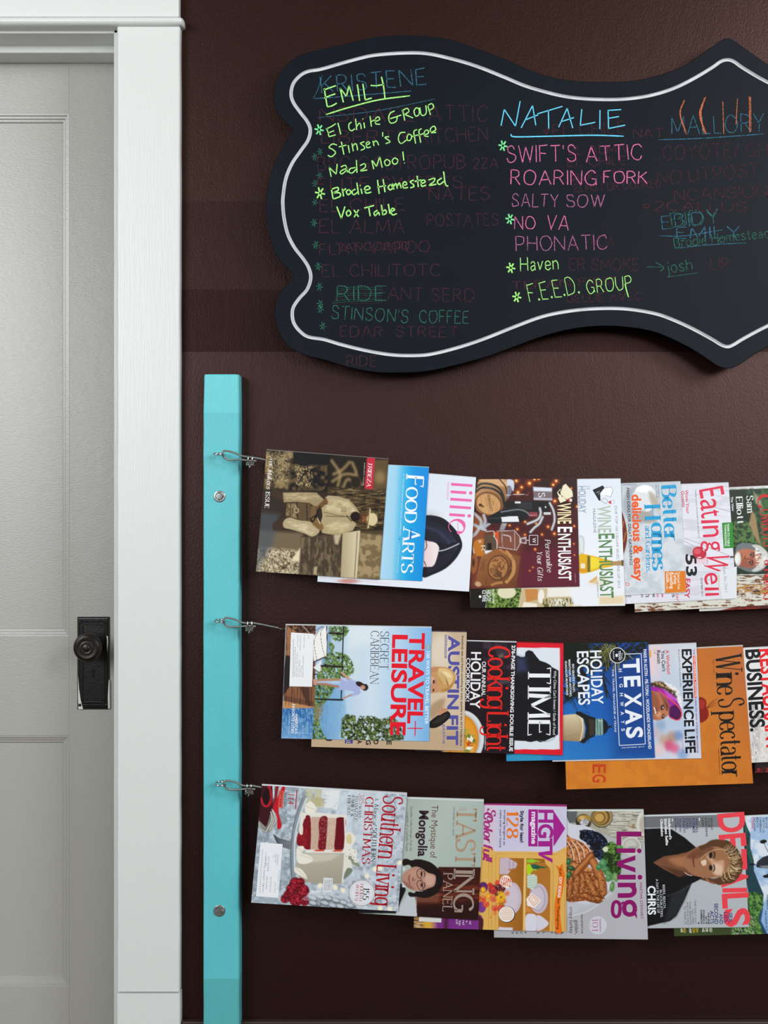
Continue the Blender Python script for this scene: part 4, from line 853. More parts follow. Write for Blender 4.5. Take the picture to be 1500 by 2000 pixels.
V, F = ribbon(catmull([(1060, 935), (1175, 960), (1180, 1010), (1150, 1068), (1090, 1070), (1098, 1030), (1085, 935)][:0] or [(1085, 1068), (1150, 1062), (1180, 1010), (1160, 940), (1090, 903), (1020, 920), (975, 975), (985, 1030), (1010, 1060)], 6), [17, 20, 20, 20, 18, 14, 10, 9, 9, 8, 8, 9, 10, 13, 17, 20, 22, 23, 23, 23, 23, 22, 20, 18, 16, 14, 13, 12, 11, 10, 9, 8, 7, 6, 5, 5, 4, 4, 4, 4, 4, 4, 4, 4, 4, 4, 4, 4, 4]); m.put(V, F, pk)
m.rule(pk, 6, (1092, 930), (1100, 1066)).T('MAGAZINE', (960, 410), (948, 640), 26, '#ef9cc6')
# red wine holiday cover
m = newm(1, (900, 920, 6.25), [(880, 936.5), (1127, 935), (1132, 1145.5), (876, 1151)], .14, 'dark red top-row magazine cover with barrel, corkscrew and decanter', '#5a3a3a')
m.grad([(0, '#3d150f'), (.6, '#4a141a'), (1, '#56182c')], (600, 100), (900, 1400)).poly('#24100c', [(850, 90), (1420, 90), (1400, 420), (1200, 400)], 200, a=.9).poly('#7a3f22', [(100, 700), (760, 780), (700, 1430), (100, 1440)], 150, a=.8).poly('#8a4a2a', [(110, 500), (300, 560), (280, 900), (110, 900)], 60)
m.poly('#651c30', [(760, 1000), (1420, 900), (1440, 1410), (700, 1430)], 160, a=.8)
for x, y, r in ((678, 120, 20), (838, 150, 24), (742, 198, 18), (698, 262, 22), (1165, 122, 20), (1127, 168, 18), (1148, 366, 20), (900, 100, 18), (1420, 435, 14), (785, 455, 14), (870, 465, 14), (690, 710, 14), (785, 620, 14), (920, 640, 12), (1065, 680, 16), (992, 775, 13), (1142, 765, 16), (783, 778, 12), (908, 955, 13), (595, 663, 12), (530, 655, 12), (1385, 672, 12), (1380, 888, 9), (1387, 1025, 8), (880, 1175, 8), (842, 1216, 8), (950, 95, 16), (1350, 210, 10)):
    m.ell('#b3480f', x, y, r*1.9, r*1.9, soft=r*2.4, a=.75).ell('#ffb23e', x, y, r*.8, r*.8, soft=r, a=.95).ell('#fff3c4', x, y, r*.4, r*.4, soft=r*.5)
# barrel
m.poly('#c08f60', [(190, 215), (250, 95), (540, 90), (575, 200), (570, 300), (520, 440), (440, 520), (330, 545), (200, 480), (170, 330)], 8, 1, col2='#8f6038', g=((300, 120), (560, 420)))
m.poly('#d7a878', [(230, 100), (500, 92), (560, 190), (300, 150)], 30, 1)
for a, b, c in ((130, 330, 175), (215, 395, 225)): m.line('#2b2a2a', 26, [(180, c+30), (260, c-22), (400, c-5), (500, c+80), (540, c+250)], 8); m.line('#6b6a68', 5, [(180, c+22), (260, c-30), (400, c-13)], 5)
m.line('#2b2a2a', 14, [(470, 95), (545, 190), (570, 300)], 6).ell('#7d5230', 345, 400, 172, 145, 24, 8).ell('#d2a06a', 338, 402, 148, 122, 24, 8).ell('#b98650', 338, 402, 148, 122, 24, 20, nz=(30, .52, .3, 5, .3, 3), a=.6)
m.T('BURKHART', (322, 292), (358, 492), 30, '#3a2415', 'serif').T('CELLARS', (296, 320), (318, 440), 10, '#5a3a20').ell('#4a2c16', 240, 415, 22, 18, soft=8).ell('#4a2c16', 270, 432, 14, 10, soft=6).T('ANNO', (385, 360), (398, 420), 12, '#4a2c16')
m.poly('#cfd6e2', [(560, 110), (600, 100), (650, 130), (640, 250), (600, 180), (570, 180)], 15, 1).poly('#8fa0b8', [(580, 180), (630, 200), (620, 260), (570, 350), (560, 300)], 12, a=.7)
for p in ([(170, 520), (250, 620), (200, 740), (140, 800)], [(280, 540), (300, 620), (260, 700), (350, 640)], [(150, 650), (230, 690), (300, 720)]): m.line('#c9d3dd', 34, p, 14, a=.85); m.line('#8795a3', 10, p, 10, a=.6)
m.poly('#a9b4bd', [(470, 720), (500, 630), (570, 630), (530, 720)], 14, a=.8)
# wine bottle, corkscrew
m.poly('#17181a', [(530, 372), (740, 362), (1070, 372), (1100, 420), (1075, 500), (900, 505), (700, 470), (540, 440)], 6).box('#2c2d2f', 700, 375, 870, 470, 20).box('#e8e8ea', 662, 370, 730, 395, 4).ell('#0c0c0d', 975, 410, 34, 22, 20, 6).ell('#d9dadc', 1035, 440, 10, 10, soft=4).ell('#0c0c0d', 1060, 395, 16, 16, soft=4)
m.poly('#15171a', [(320, 560), (480, 480), (560, 455), (740, 450), (800, 490), (840, 530), (810, 590), (700, 630), (340, 640)], 8).line('#7f858c', 16, [(490, 500), (700, 470), (800, 500), (830, 530)], 14).poly('#e9eaee', [(495, 560), (695, 550), (712, 618), (500, 622)], 4).line('#3b3f44', 10, [(330, 580), (480, 575)], 8)
m.box('#8a3b45', 835, 500, 935, 560, 10).line('#c7b7b9', 4, [(835, 520), (935, 520)], 4).line('#c7b7b9', 4, [(835, 540), (935, 540)], 4)
for p, w in (([(965, 455), (975, 520), (940, 590), (815, 645)], 36), ([(1000, 560), (960, 640), (900, 690), (850, 745)], 34), ([(1085, 390), (1130, 480), (1145, 600), (1110, 715)], 32)): m.line('#84878d', w, p, 8); m.line('#d4d6da', w*.5, p, 10)
m.poly('#cfd2d7', [(1010, 505), (1100, 500), (1100, 535), (1010, 535)], 5).line('#d9d9df', 6, [(560, 295), (700, 285), (820, 290)], 4).line('#b3203a', 8, [(800, 300), (838, 262)], 5)
# silver tumbler
m.poly('#7a6a70', [(880, 192), (1115, 205), (1118, 362), (890, 355)], 6).poly('#dde2f0', [(885, 195), (1112, 206), (1112, 250), (890, 245)], 20).poly('#b8b4c4', [(890, 325), (1115, 330), (1115, 358), (890, 352)], 8).T('S', (945, 270), (950, 322), 80, '#f0f0f4', 'serif')
# decanter
m.poly('#8d5b4a', [(440, 735), (655, 722), (720, 800), (722, 890), (680, 965), (450, 930)], 6, a=.6).poly('#d9541b', [(395, 750), (460, 740), (458, 905), (430, 880), (400, 800)], 6)
m.line('#d5cfd2', 7, [(440, 735), (655, 724), (722, 805), (722, 890), (680, 965), (460, 930)], 6, 0).line('#b9a9ac', 8, [(655, 724), (660, 965)], 8).line('#e8e4e6', 10, [(520, 780), (600, 800), (610, 860)], 12).line('#c9bfc2', 6, [(500, 740), (510, 930)], 6).poly('#c4bcc0', [(722, 820), (800, 800), (805, 888), (722, 880)], 6).box('#6b3a3c', 740, 830, 790, 870, 8).line('#d9d4d8', 10, [(800, 845), (835, 845)], 5)
m.frame('#d8d6da', 7, [(836, 785), (940, 785), (940, 900), (836, 900)]).T('W', (872, 815), (872, 878), 46, '#f0eef0', 'sans')
# glass
m.ell('#dfe3e6', 190, 945, 42, 95, soft=8).poly('#c0731c', [(160, 870), (240, 830), (300, 850), (300, 1010), (240, 1040), (170, 1010)], 8, 1).poly('#5c4634', [(290, 800), (420, 790), (440, 900), (430, 1020), (300, 1040)], 8, 1).poly('#e3e6ea', [(290, 970), (380, 965), (390, 1030), (300, 1030)], 6).poly('#15100e', [(325, 880), (378, 880), (378, 965), (325, 965)], 5).line('#e4e8ea', 9, [(400, 790), (438, 850), (440, 950), (425, 1030)], 6).line('#c9ced2', 10, [(310, 740), (400, 735), (410, 790)], 8).T('R', (248, 905), (252, 975), 50, '#f3f3f3', 'thinserif').T('ESR', (215, 845), (220, 880), 30, '#e8e8e8')
# carved board
m.poly('#9a6135', [(250, 1040), (440, 945), (730, 1045), (670, 1425), (190, 1400), (180, 1340)], 8, col2='#6e3d1f', g=((300, 1000), (600, 1420))).ell('#5a3219', 455, 1180, 128, 155, 10, 6).ell('#b27a48', 455, 1180, 114, 140, 10, 6).ell('#7d4d28', 455, 1180, 100, 125, 10, 30, nz=(26, .5, .1, 9, 1, 1))
for i in range(9): m.line('#54301a', 5, [(360+i*3, 1180+i*14), (440, 1200+i*10), (500, 1260+i*6)], 4)
m.line('#c08a52', 44, [(560, 990), (640, 1100), (640, 1240), (560, 1350)], 8).line('#54301a', 4, [(540, 985), (615, 1100), (615, 1240), (545, 1340)], 4).line('#b27a48', 30, [(380, 1390), (430, 1370), (500, 1360)], 10).line('#b27a48', 26, [(480, 960), (540, 1000), (560, 1010)], 8)
m.T('Castle Blanco', (615, 1050), (560, 1330), 30, '#3a2010', 'italic').T('TAPPELL', (262, 1070), (232, 1230), 44, '#3f2413', 'thinserif').T('est. 2009', (305, 1300), (300, 1390), 12, '#3f2413').ell('#96562e', 160, 1130, 44, 125, 4, 8).ell('#4a2814', 155, 1120, 16, 50, 0, 14).ell('#c9a07c', 210, 1380, 40, 30, 20, 20)
m.T('WINE', (1180, 395), (1186, 645), 160, '#f3e7b4', 'bold').T('E', (1186, 682), (1186, 748), 170, '#ffffff', 'bold').T('NTHUSIAST', (1188, 768), (1196, 1335), 150, '#ffffff', 'bold')
m.poly('#efe8c8', [(1245, 180), (1280, 155), (1360, 240), (1370, 310), (1290, 350), (1215, 280)], 6).flat('#efe8c8', [(1175, 262), (1215, 215), (1235, 330), (1222, 372)]).flat('#1a100c', [(1185, 262), (1212, 228), (1222, 300)]).flat('#efe8c8', [(1185, 325), (1250, 312), (1290, 360), (1215, 390)]).flat('#c81e2c', [(1300, 345), (1330, 335), (1330, 375), (1305, 370)]).flat('#f4f0e6', [(1330, 335), (1358, 340), (1358, 372), (1330, 375)])
m.T('Personalize', (1025, 838), (1055, 1240), 66, '#f4f0ee', 'italic').T('Your Gifts', (930, 990), (940, 1345), 66, '#f4f0ee', 'italic').T('Holiday 2013', (1390, 1250), (1398, 1360), 9, '#d8c0c4')
# white / green title cover
m = newm(1, (1120, 920, 6.522), [(912, 939), (1212, 935.5), (1221, 1183), (918.5, 1187.5)], .02, 'pale top-row magazine cover with green title, longer than the red one over it', '#dfe4ea')
m.grad([(0, '#dfe7f2'), (.6, '#eef2f8'), (1, '#e8eaf0')], (100, 100), (300, 1700))
ox, oy = (900-1120)*6.522, 0
def cc(x, y): return ((900+x/6.25-1120)*6.522, (920+y/6.25-920)*6.522)
m.poly('#17130f', [cc(110, 1400), cc(330, 1400), cc(300, 1680), cc(110, 1680)], 14).poly('#3b5a1f', [cc(300, 1430), cc(740, 1430), cc(700, 1680), cc(310, 1680)], 14).poly('#86a34a', [cc(330, 1430), cc(740, 1430), cc(700, 1680), cc(330, 1680)], 20, nz=(22, .52, .15, 3, 1, 1)).poly('#16250c', [cc(330, 1430), cc(740, 1430), cc(700, 1680), cc(330, 1680)], 20, nz=(16, .62, .1, 5, 1, 1))
m.poly('#cdb98f', [cc(740, 1430), cc(1480, 1430), cc(1480, 1680), cc(710, 1680)], 10).poly('#c88848', [cc(780, 1440), cc(940, 1440), cc(940, 1570), cc(800, 1600)], 14).ell('#f3ece2', *cc(980, 1530), 40, 90, 5, 10).poly('#f0e9d6', [cc(770, 1600), cc(930, 1620), cc(930, 1680), cc(740, 1680)], 10).ell('#e2dcb8', *cc(560, 1480), 120, 80, 0, 14).poly('#efece0', [cc(1060, 1430), cc(1430, 1430), cc(1350, 1530), cc(1050, 1540)], 18).poly('#5b5a2e', [cc(1000, 1560), cc(1380, 1550), cc(1390, 1680), cc(1000, 1680)], 16, nz=(20, .48, .1, 6, .6, 2)).poly('#e6e3d0', [cc(1080, 1560), cc(1330, 1560), cc(1330, 1650), cc(1080, 1650)], 10, nz=(24, .5, .1, 8, .4, 2))
m.poly('#eef0f4', [(-60, 1500), (0, 1480), (640, 1480), (640, 1700), (0, 1720)], 60).poly('#e8d3ae', [(330, 1600), (640, 1590), (640, 1690), (330, 1700)], 50)
m.T('ABCs OF', cc(318, 1450), cc(318, 1590), 50, '#e9ecee', 'bold').T('ICE WINE', cc(262, 1455), cc(262, 1595), 52, '#e9ecee', 'bold').T('FROZEN GEMS', cc(385, 1440), cc(388, 1615), 24, '#f0f4e8', 'bold').disc('#f2f4f6', *cc(235, 1533), 17)
m.poly('#c9d0d2', [(75, 830), (110, 825), (140, 870), (135, 1040), (80, 1060)], 10, 1).poly('#dfe6e2', [(80, 850), (115, 850), (125, 1030), (85, 1040)], 10)
m.poly('#e6b717', [(70, 1070), (210, 1072), (360, 1110), (500, 1150), (500, 1210), (360, 1240), (210, 1290), (75, 1290)], 8, 1).poly('#f5dc3b', [(200, 1080), (330, 1120), (330, 1220), (200, 1270)], 30).box('#7c6a12', 175, 1080, 215, 1285, 10).poly('#e39a1e', [(80, 1170), (170, 1170), (165, 1290), (80, 1290)], 10).box('#f0e8c4', 90, 1175, 150, 1240, 8).poly('#b98d55', [(480, 1155), (625, 1140), (630, 1205), (480, 1205)], 5).poly('#5d5a34', [(612, 1135), (640, 1135), (640, 1212), (615, 1212)], 5)
m.poly('#d9a04a', [(190, 1415), (300, 1335), (300, 1440)], 14, a=.9).poly('#e9dcc4', [(190, 1440), (360, 1330), (500, 1420), (360, 1480)], 50, a=.6)
m.T('THE', (165, 185), (168, 240), 40, '#aab3bd', 'serif').T('HOLIDAY', (62, 192), (68, 535), 92, '#9ba7b6', 'bold').T('WINE', (305, 445), (315, 790), 165, '#b3c4b4', 'bold').T('E', (322, 800), (324, 868), 195, '#5f8a57', 'bold').T('NTHUSIAST', (322, 885), (345, 1620), 165, '#5f8a57', 'bold').T('MAGAZINE', (245, 482), (258, 790), 34, '#7d868c').T('OUR TOP 100 CELLAR SELECTIONS OF 2013', (524, 440), (568, 1490), 30, '#8b949c').T('DECEMBER 2013', (300, 1410), (306, 1612), 14, '#5a6066')
m.flat('#14161a', [(243, 240), (375, 182), (395, 215), (340, 280), (345, 375), (325, 378)]).poly('#f6f7f9', [(350, 300), (400, 225), (480, 200), (505, 240), (470, 330), (400, 310)], 4).rule('#33373c', 4, (395, 215), (480, 200), (503, 245), (475, 330), (410, 310)).rule('#33373c', 4, (345, 372), (400, 345), (440, 380), (420, 420), (350, 380)).rule('#e8eaee', 4, (290, 280), (330, 250), (320, 300)).flat('#d8343c', [(440, 395), (480, 372), (482, 418), (460, 415)]).rule('#9ba3aa', 3, (482, 372), (520, 372), (518, 415), (482, 418))
# better-living cover, blue serif title
m = newm(1, (1120, 920, 6.522), [(1045, 951), (1329, 941), (1339, 1157), (1054, 1170)], .55, 'pale grey top-row magazine cover with big light-blue serif title and orange corner', '#dfe2e6')
m.grad([(0, '#c3c9d2'), (.5, '#d4dae0'), (1, '#d9dfe6')], (620, 160), (1100, 1500)).poly('#b4bcc4', [(600, 140), (1400, 140), (1400, 1560), (600, 1560)], 10, nz=(90, .55, .25, 3, 1, 1), a=.5)
m.ell('#a9b0bb', 830, 430, 200, 240, 0, 50).ell('#eef0f3', 905, 350, 150, 175, 8, 14).ell('#dfe2e6', 850, 380, 110, 140, 0, 40).ell('#ffffff', 890, 230, 90, 40, 0, 30).poly('#a9a49c', [(860, 500), (1010, 560), (1060, 640), (930, 660), (850, 600)], 50, 1).poly('#b9b0a2', [(960, 260), (1060, 330), (1100, 500), (990, 420)], 60, 1).box('#9aa2ac', 620, 165, 800, 180, 14)
m.poly('#6e2a10', [(600, 550), (635, 560), (680, 750), (680, 900), (640, 1050), (600, 1050)], 10, 1).line('#d07a3c', 10, [(640, 640), (625, 720)], 8).line('#d07a3c', 10, [(665, 780), (640, 900)], 8)
bl = '#1b9ed4'
m.T('Better', (1120, 185), (1165, 895), 185, bl, 'didone', gap=1.4).T('H', (905, 420), (915, 640), 195, bl, 'didone').T('omes', (990, 655), (1010, 1272), 190, bl, 'didone', gap=1.2).T('and Gardens.', (915, 700), (930, 1300), 68, bl, 'serif')
m.T('delicious & easy', (745, 300), (778, 1405), 112, '#ee5a10', 'black').T('FRESH IDEAS FOR GREAT GATHERINGS', (675, 215), (718, 1200), 36, '#1d2126', 'bold').T('NOVEMBER 2013', (1072, 180), (1082, 350), 16, '#444b52').T('BHG.COM $3.49', (1045, 180), (1055, 340), 16, '#444b52')
m.flat('#e08022', [(1162, 1278), (1425, 1272), (1438, 1538), (1168, 1555)]).T('Tried and True', (1325, 1288), (1330, 1505), 28, '#fbeede', 'bold').T('Turkey', (1275, 1292), (1280, 1445), 42, '#fbeede', 'bold').T('Roasting', (1228, 1292), (1234, 1500), 42, '#fbeede', 'bold').T('Guide', (1180, 1290), (1184, 1420), 42, '#fbeede', 'bold').T('p.183', (1180, 1432), (1182, 1505), 22, '#fbeede').frame('#e8622a', 7, [(668, 1420), (705, 1425), (708, 1455), (672, 1458)])
# eating cover
m = newm(1, (1320, 920, 7.144), [(1145, 953), (1423, 943), (1438.5, 1169), (1152, 1183)], .25, 'white top-row magazine cover with large red title, green tag and a cranberry', '#e6e6ec')
m.grad([(0, '#dcdde8'), (.5, '#e6e4ee'), (1, '#dadbe4')], (0, 200), (900, 1800)).poly('#c4c2cd', [(-1200, 150), (850, 150), (850, 1800), (-1200, 1800)], 6, nz=(60, .6, .2, 3, 4, .6), a=.5)
for a in ([(115, 935), (400, 1040), (760, 1190)], [(115, 975), (280, 1060)], [(500, 490), (760, 570)]): m.line('#55525c', 4, a, 3)
m.poly('#b9bac0', [(120, 1040), (260, 1060), (240, 1180), (130, 1160)], 60).ell('#e9c9d2', 330, 1230, 130, 60, 0, 60)
m.T('Wow Your', (128, 265), (150, 595), 42, '#d0395c', 'bold').T('Guests', (74, 280), (90, 505), 42, '#d0395c', 'bold').T('53', (138, 1160), (152, 1470), 140, '#1a1c20', 'black').T('EASY', (135, 1500), (122, 1775), 66, '#d0395c', 'black')
def e6(x, y): return ((1120+x/6.522-1320)*7.144, (920+y/6.522-920)*7.144)
for t, x, c in (('DAY', 1305, '#d0395c'), ('S', 1255, '#2a2c30'), ('e', 1120, '#d0395c'), ('ut', 1060, '#d0395c'), ('ME', 1005, '#55585e'), ('n,', 945, '#2a2c30'), ('s &', 915, '#2a2c30'), ('an', 862, '#2a2c30'), ('BS', 702, '#55585e'), ('GO', 665, '#55585e')): m.T(t, e6(x, 1565), e6(x+4, 1565+(90 if t == 'DAY' else 45)), 34, c, 'bold')
m.T('WHERE GOOD TASTE MEETS GOOD HEALTH', (265, 262), (315, 940), 16, '#5a4a58')
rd = '#e02a4c'
for t, a, b, h in (('E', (322, 265), (345, 388), 340), ('a', (338, 405), (355, 560), 330), ('t', (345, 568), (362, 665), 330), ('n', (372, 770), (380, 925), 330), ('g', (430, 975), (440, 1125), 250)):
    m.T(t, a, b, h if t != 'g' else 270, rd, 'sans')
m.flat(rd, [(352, 688), (600, 682), (602, 718), (355, 732)]).T('W', (422, 1135), (385, 1395), 330, rd, 'sans').T('e', (392, 1430), (410, 1590), 270, rd, 'sans').flat(rd, [(402, 1625), (600, 1625), (603, 1660), (406, 1668)]).flat(rd, [(410, 1705), (600, 1700), (603, 1732), (412, 1744)])
m.flat('#2a8a2e', [(645, 722), (792, 714), (808, 1072), (668, 1078)]).T('FARM-TO-TABLE', (715, 740), (722, 1050), 30, '#e8f3e4', 'bold').T('THANKSGIVING', (675, 745), (682, 1050), 30, '#e8f3e4', 'bold')
V = [(330+100*math.cos(t)*math.cos(.5)-85*math.sin(t)*math.sin(.5), 1140+100*math.cos(t)*math.sin(.5)+85*math.sin(t)*math.cos(.5)) for t in np.linspace(0, 6.1, 26)]; m.flat('#c22c40', V)
m.flat('#dd5664', [(300+50*math.cos(t), 1120+40*math.sin(t)) for t in np.linspace(0, 6.1, 20)]).flat('#f3dfe4', [(330+28*math.cos(t), 1205+9*math.sin(t)) for t in np.linspace(0, 6.1, 14)]).flat('#f6e6ea', [(375, 1080), (395, 1090), (400, 1120), (385, 1110)]).rule('#8a6a70', 4, (440, 1230), (438, 1290), (400, 1320), (385, 1280))
m.flat('#e2e5ea', [(600, 1400), (850, 1330), (850, 1775), (640, 1790), (610, 1700), (585, 1560)]).flat('#d8d0c4', [(590, 1440), (612, 1450), (612, 1600), (645, 1775), (620, 1720), (592, 1580)]).T('from the Start.', (655, 1330), (690, 1700), 40, '#8f8f92', 'italic').T('DECEMBER 2013', (345, 1485), (360, 1745), 24, '#55505a').flat('#2a3a2c', [(755, 1190), (815, 1185), (818, 1205), (760, 1212)])
# cowboy cover
m = newm(1, (1320, 920, 7.144), [(1230, 962), (1518, 948.5), (1532, 1180), (1240, 1195.5)], .02, 'top-row magazine with grey-haired man before green trees and peeling white boards', '#e4e4e4')
m.fill('#dedede').poly('#1e3322', [(700, 268), (1400, 235), (1420, 1480), (700, 1500)], 4).poly('#3f6a3c', [(1000, 245), (1420, 235), (1420, 1100), (1150, 1100)], 60, nz=(60, .45, .3, 3, 1, 1)).poly('#56793f', [(760, 700), (1100, 700), (1150, 1050), (780, 1050)], 40, nz=(30, .5, .2, 4, 1, 1)).poly('#1c2a1c', [(760, 260), (1080, 250), (1050, 700), (780, 700)], 60, nz=(50, .42, .3, 6, 1, 1)).poly('#a8875f', [(1060, 540), (1110, 620), (1190, 1060), (1120, 960), (1020, 740)], 30, a=.9).poly('#b5a890', [(1080, 270), (1200, 420), (1200, 560), (1100, 420)], 50, a=.7)
m.poly('#d8d6ca', [(-800, 1440), (1420, 1440), (1500, 1960), (-800, 1960)], 6).poly('#7a4a30', [(-800, 1440), (1420, 1440), (1500, 1960), (-800, 1960)], 6, nz=(26, .58, .08, 8, 4, .7)).poly('#4a2c1e', [(-800, 1740), (1420, 1640), (1420, 1700), (-800, 1830)], 10, nz=(30, .46, .1, 11, 4, 1)).poly('#b98a4a', [(820, 1560), (1420, 1600), (1420, 1720), (840, 1700)], 20, nz=(24, .52, .1, 12, 2, .7)).line('#2a211c', 8, [(830, 1462), (1100, 1458), (1420, 1460)], 8).line('#4b4a44', 5, [(840, 1530), (1420, 1520)], 5).line('#6a6a62', 5, [(840, 1585), (1420, 1575)], 5)
m.poly('#6f777b', [(860, 1030), (1100, 1020), (1230, 1110), (1286, 1250), (1200, 1390), (1040, 1410), (900, 1360), (830, 1300)], 14, 1)
m.at(1005, 1215, 190, 8); face(m, '#b97252', '#7d3f2c', '#8a4438', '#1e1815', .95); m.off()
m.ell('#e0dedb', 868, 1225, 42, 95, 0, 18).ell('#f2f0ec', 850, 1225, 30, 60, 0, 18)
m.poly('#c9c8c4', [(1060, 1040), (1150, 1030), (1260, 1110), (1300, 1200), (1250, 1330), (1130, 1400), (1060, 1390), (1150, 1310), (1200, 1200), (1160, 1110)], 16, 1).poly('#ece9e2', [(1100, 1060), (1240, 1120), (1280, 1220), (1200, 1340), (1120, 1380)], 20, nz=(16, .5, .12, 14, 2.2, .5))
m.T('Sam', (985, 345), (1000, 590), 92, '#eef0f0', 'serif').T('Elliott', (838, 360), (862, 735), 90, '#eef0f0', 'serif').T('The View', (765, 360), (785, 560), 30, '#e6e8ee', 'bold')
m.T('C', (1130, 335), (1160, 530), 190, '#c81e2a', 'serif', thick=1.9).T('OWBOYS', (1170, 540), (1225, 1060), 170, '#c81e2a', 'serif', gap=1.4).T('& INDIANS', (1235, 1240), (1225, 1800), 130, '#c81e2a', 'serif', gap=1.2)
m = newm(1, (1320, 920, 7.144), [(1352, 970), (1640, 957), (1652, 1182), (1366, 1194)], .05, 'top-row magazine showing only a thin dark red strip at the bottom edge', '#d8d0cc')
m.fill('#7c231d').poly('#4a1712', [(0, 1500), (3000, 1500), (3000, 2100), (0, 2100)], 6, nz=(60, .5, .2, 3, 1, 1)).poly('#cfcbc6', [(300, 1850), (1000, 1850), (400, 2000), (300, 2000)], 10)

# ------------------------------------------------------------------ middle row
m = newm(2, (540, 1200, 4.6875), [(558, 1218), (843, 1223.5), (838, 1448), (549.5, 1442)], 0, 'leftmost middle-row magazine, blue sky cover with red title and woman by a railing', '#e4e8ec', inset=2.5)
m.grad([(0, '#a9c6e0'), (.2, '#b9d3ea'), (.45, '#d3e2ef'), (.7, '#b5d3ec'), (1, '#79b4e6')], (420, 600), (1420, 640)).poly('#cfdfea', [(620, 100), (820, 100), (760, 700), (640, 620)], 90).poly('#e6edf2', [(640, 110), (1000, 110), (900, 260), (680, 300)], 160, a=.7)
m.poly('#5a93c6', [(350, 640), (620, 640), (640, 900), (560, 1150), (330, 1140)], 20, col2='#9dc3e2', g=((360, 900), (640, 900))).poly('#7fb0d8', [(350, 640), (620, 640), (600, 1150), (330, 1140)], 10, nz=(14, .55, .15, 3, .5, 3)).poly('#b8cfe2', [(500, 110), (610, 110), (605, 500), (490, 480)], 10).poly('#7fa6c8', [(420, 110), (500, 110), (500, 500), (420, 500)], 30)
m.poly('#6c4532', [(90, 95), (360, 100), (350, 870), (60, 860)], 4).poly('#a5744f', [(90, 100), (180, 105), (170, 400), (80, 380)], 6, nz=(12, .4, .2, 4, .6, 5)).poly('#8a5a3e', [(65, 640), (355, 660), (350, 800), (60, 740)], 4, nz=(20, .35, .2, 5, .35, 6)).poly('#c08a58', [(60, 790), (355, 850), (345, 862), (60, 862)], 6).poly('#241c1c', [(85, 375), (125, 380), (120, 660), (62, 745), (70, 500)], 10)
for x in range(90, 350, 26): m.line('#3a241c', 3, [(x, 660), (x-4, 830)], 2)
m.poly('#2a1d1a', [(90, 104), (360, 104), (350, 160), (200, 165)], 8, nz=(14, .45, .1, 9, 1, 1)).line('#d0b09c', 5, [(240, 105), (300, 170)], 3).line('#7c3c2c', 6, [(355, 150), (420, 110)], 4).poly('#3a2620', [(210, 665), (300, 668), (310, 840), (290, 840)], 10, a=.7)
m.poly('#f4f2f0', [(360, 180), (445, 108), (470, 110), (465, 380), (340, 440), (335, 200)], 5).line('#3a1c18', 9, [(460, 108), (464, 250), (460, 380)], 3).line('#3a1c18', 11, [(476, 376), (335, 438)], 3).line('#3a1c18', 3, [(440, 112), (405, 170), (420, 300), (442, 380)], 2).line('#2a1a18', 3, [(385, 150), (345, 240), (355, 340), (370, 420)], 2).poly('#e9eaec', [(335, 490), (408, 420), (410, 545)], 4).line('#3a1c18', 7, [(335, 492), (405, 545)], 3).line('#2a1c18', 8, [(335, 548), (385, 548)], 3)
for a in ([(490, 110), (655, 110), (640, 190), (560, 250), (500, 200)], [(480, 350), (640, 370), (705, 470), (690, 550), (560, 590), (370, 600), (420, 470)], [(360, 640), (530, 660), (450, 800), (380, 900), (430, 1100), (470, 1140), (330, 1140), (350, 800)], [(480, 250), (530, 290), (500, 350)]):
    m.poly('#55773a', a, 14, 1, nz=(16, .42, .12, 6, 1, 1)).poly('#8fa860', a, 14, 1, nz=(11, .6, .1, 7, 1, 1)).poly('#23301c', a, 14, 1, nz=(13, .63, .08, 8, 1, 1))
m.poly('#8a7f5c', [(340, 840), (430, 800), (420, 960), (350, 1000)], 20, nz=(16, .45, .2, 9, 1, 1))
tr = [(590, 1120), (600, 960), (640, 910), (720, 930), (730, 1000), (760, 930), (870, 930), (960, 960), (1060, 930), (1110, 980), (1170, 1100), (1160, 1150), (800, 1165), (620, 1150)]
m.poly('#46562c', tr, 18, nz=(22, .43, .1, 11, 1, 1)).poly('#8a9c58', tr, 18, nz=(12, .6, .08, 12, 1, 1)).poly('#1e2616', tr, 18, nz=(14, .6, .08, 13, 1, 1))
dk = '#241c1c'
m.line(dk, 13, [(612, 110), (600, 560)], 3, 0).line(dk, 12, [(598, 680), (592, 785)], 3, 0).line(dk, 18, [(485, 172), (612, 178)], 3).line(dk, 18, [(410, 472), (600, 480)], 3).line(dk, 15, [(355, 775), (605, 782)], 3)
m.line('#c99a84', 20, [(600, 535), (650, 580), (690, 605)], 4).line('#b9856c', 20, [(360, 605), (450, 600), (580, 598)], 5).line('#b07a62', 20, [(345, 635), (450, 640), (570, 665)], 5).poly('#c99a84', [(335, 590), (375, 600), (360, 650), (340, 640)], 5)
m.poly('#aab4de', [(568, 690), (590, 575), (640, 590), (700, 600), (760, 640), (770, 720), (740, 730), (690, 700)], 5).line('#a9b3dc', 26, [(750, 720), (700, 735), (680, 742)], 5).line('#c08a74', 14, [(680, 738), (610, 770)], 5).line('#d4daf2', 8, [(590, 570), (640, 610)], 6).poly('#b0bae2', [(670, 590), (730, 610), (740, 640), (690, 630)], 4)
m.ell('#2a1a16', 765, 640, 42, 22, 25, 6).ell('#2a1a16', 810, 668, 30, 32, 0, 6).ell('#c08a74', 790, 668, 24, 20, 0, 5).line('#e8d8d0', 4, [(785, 665), (790, 680)], 3)
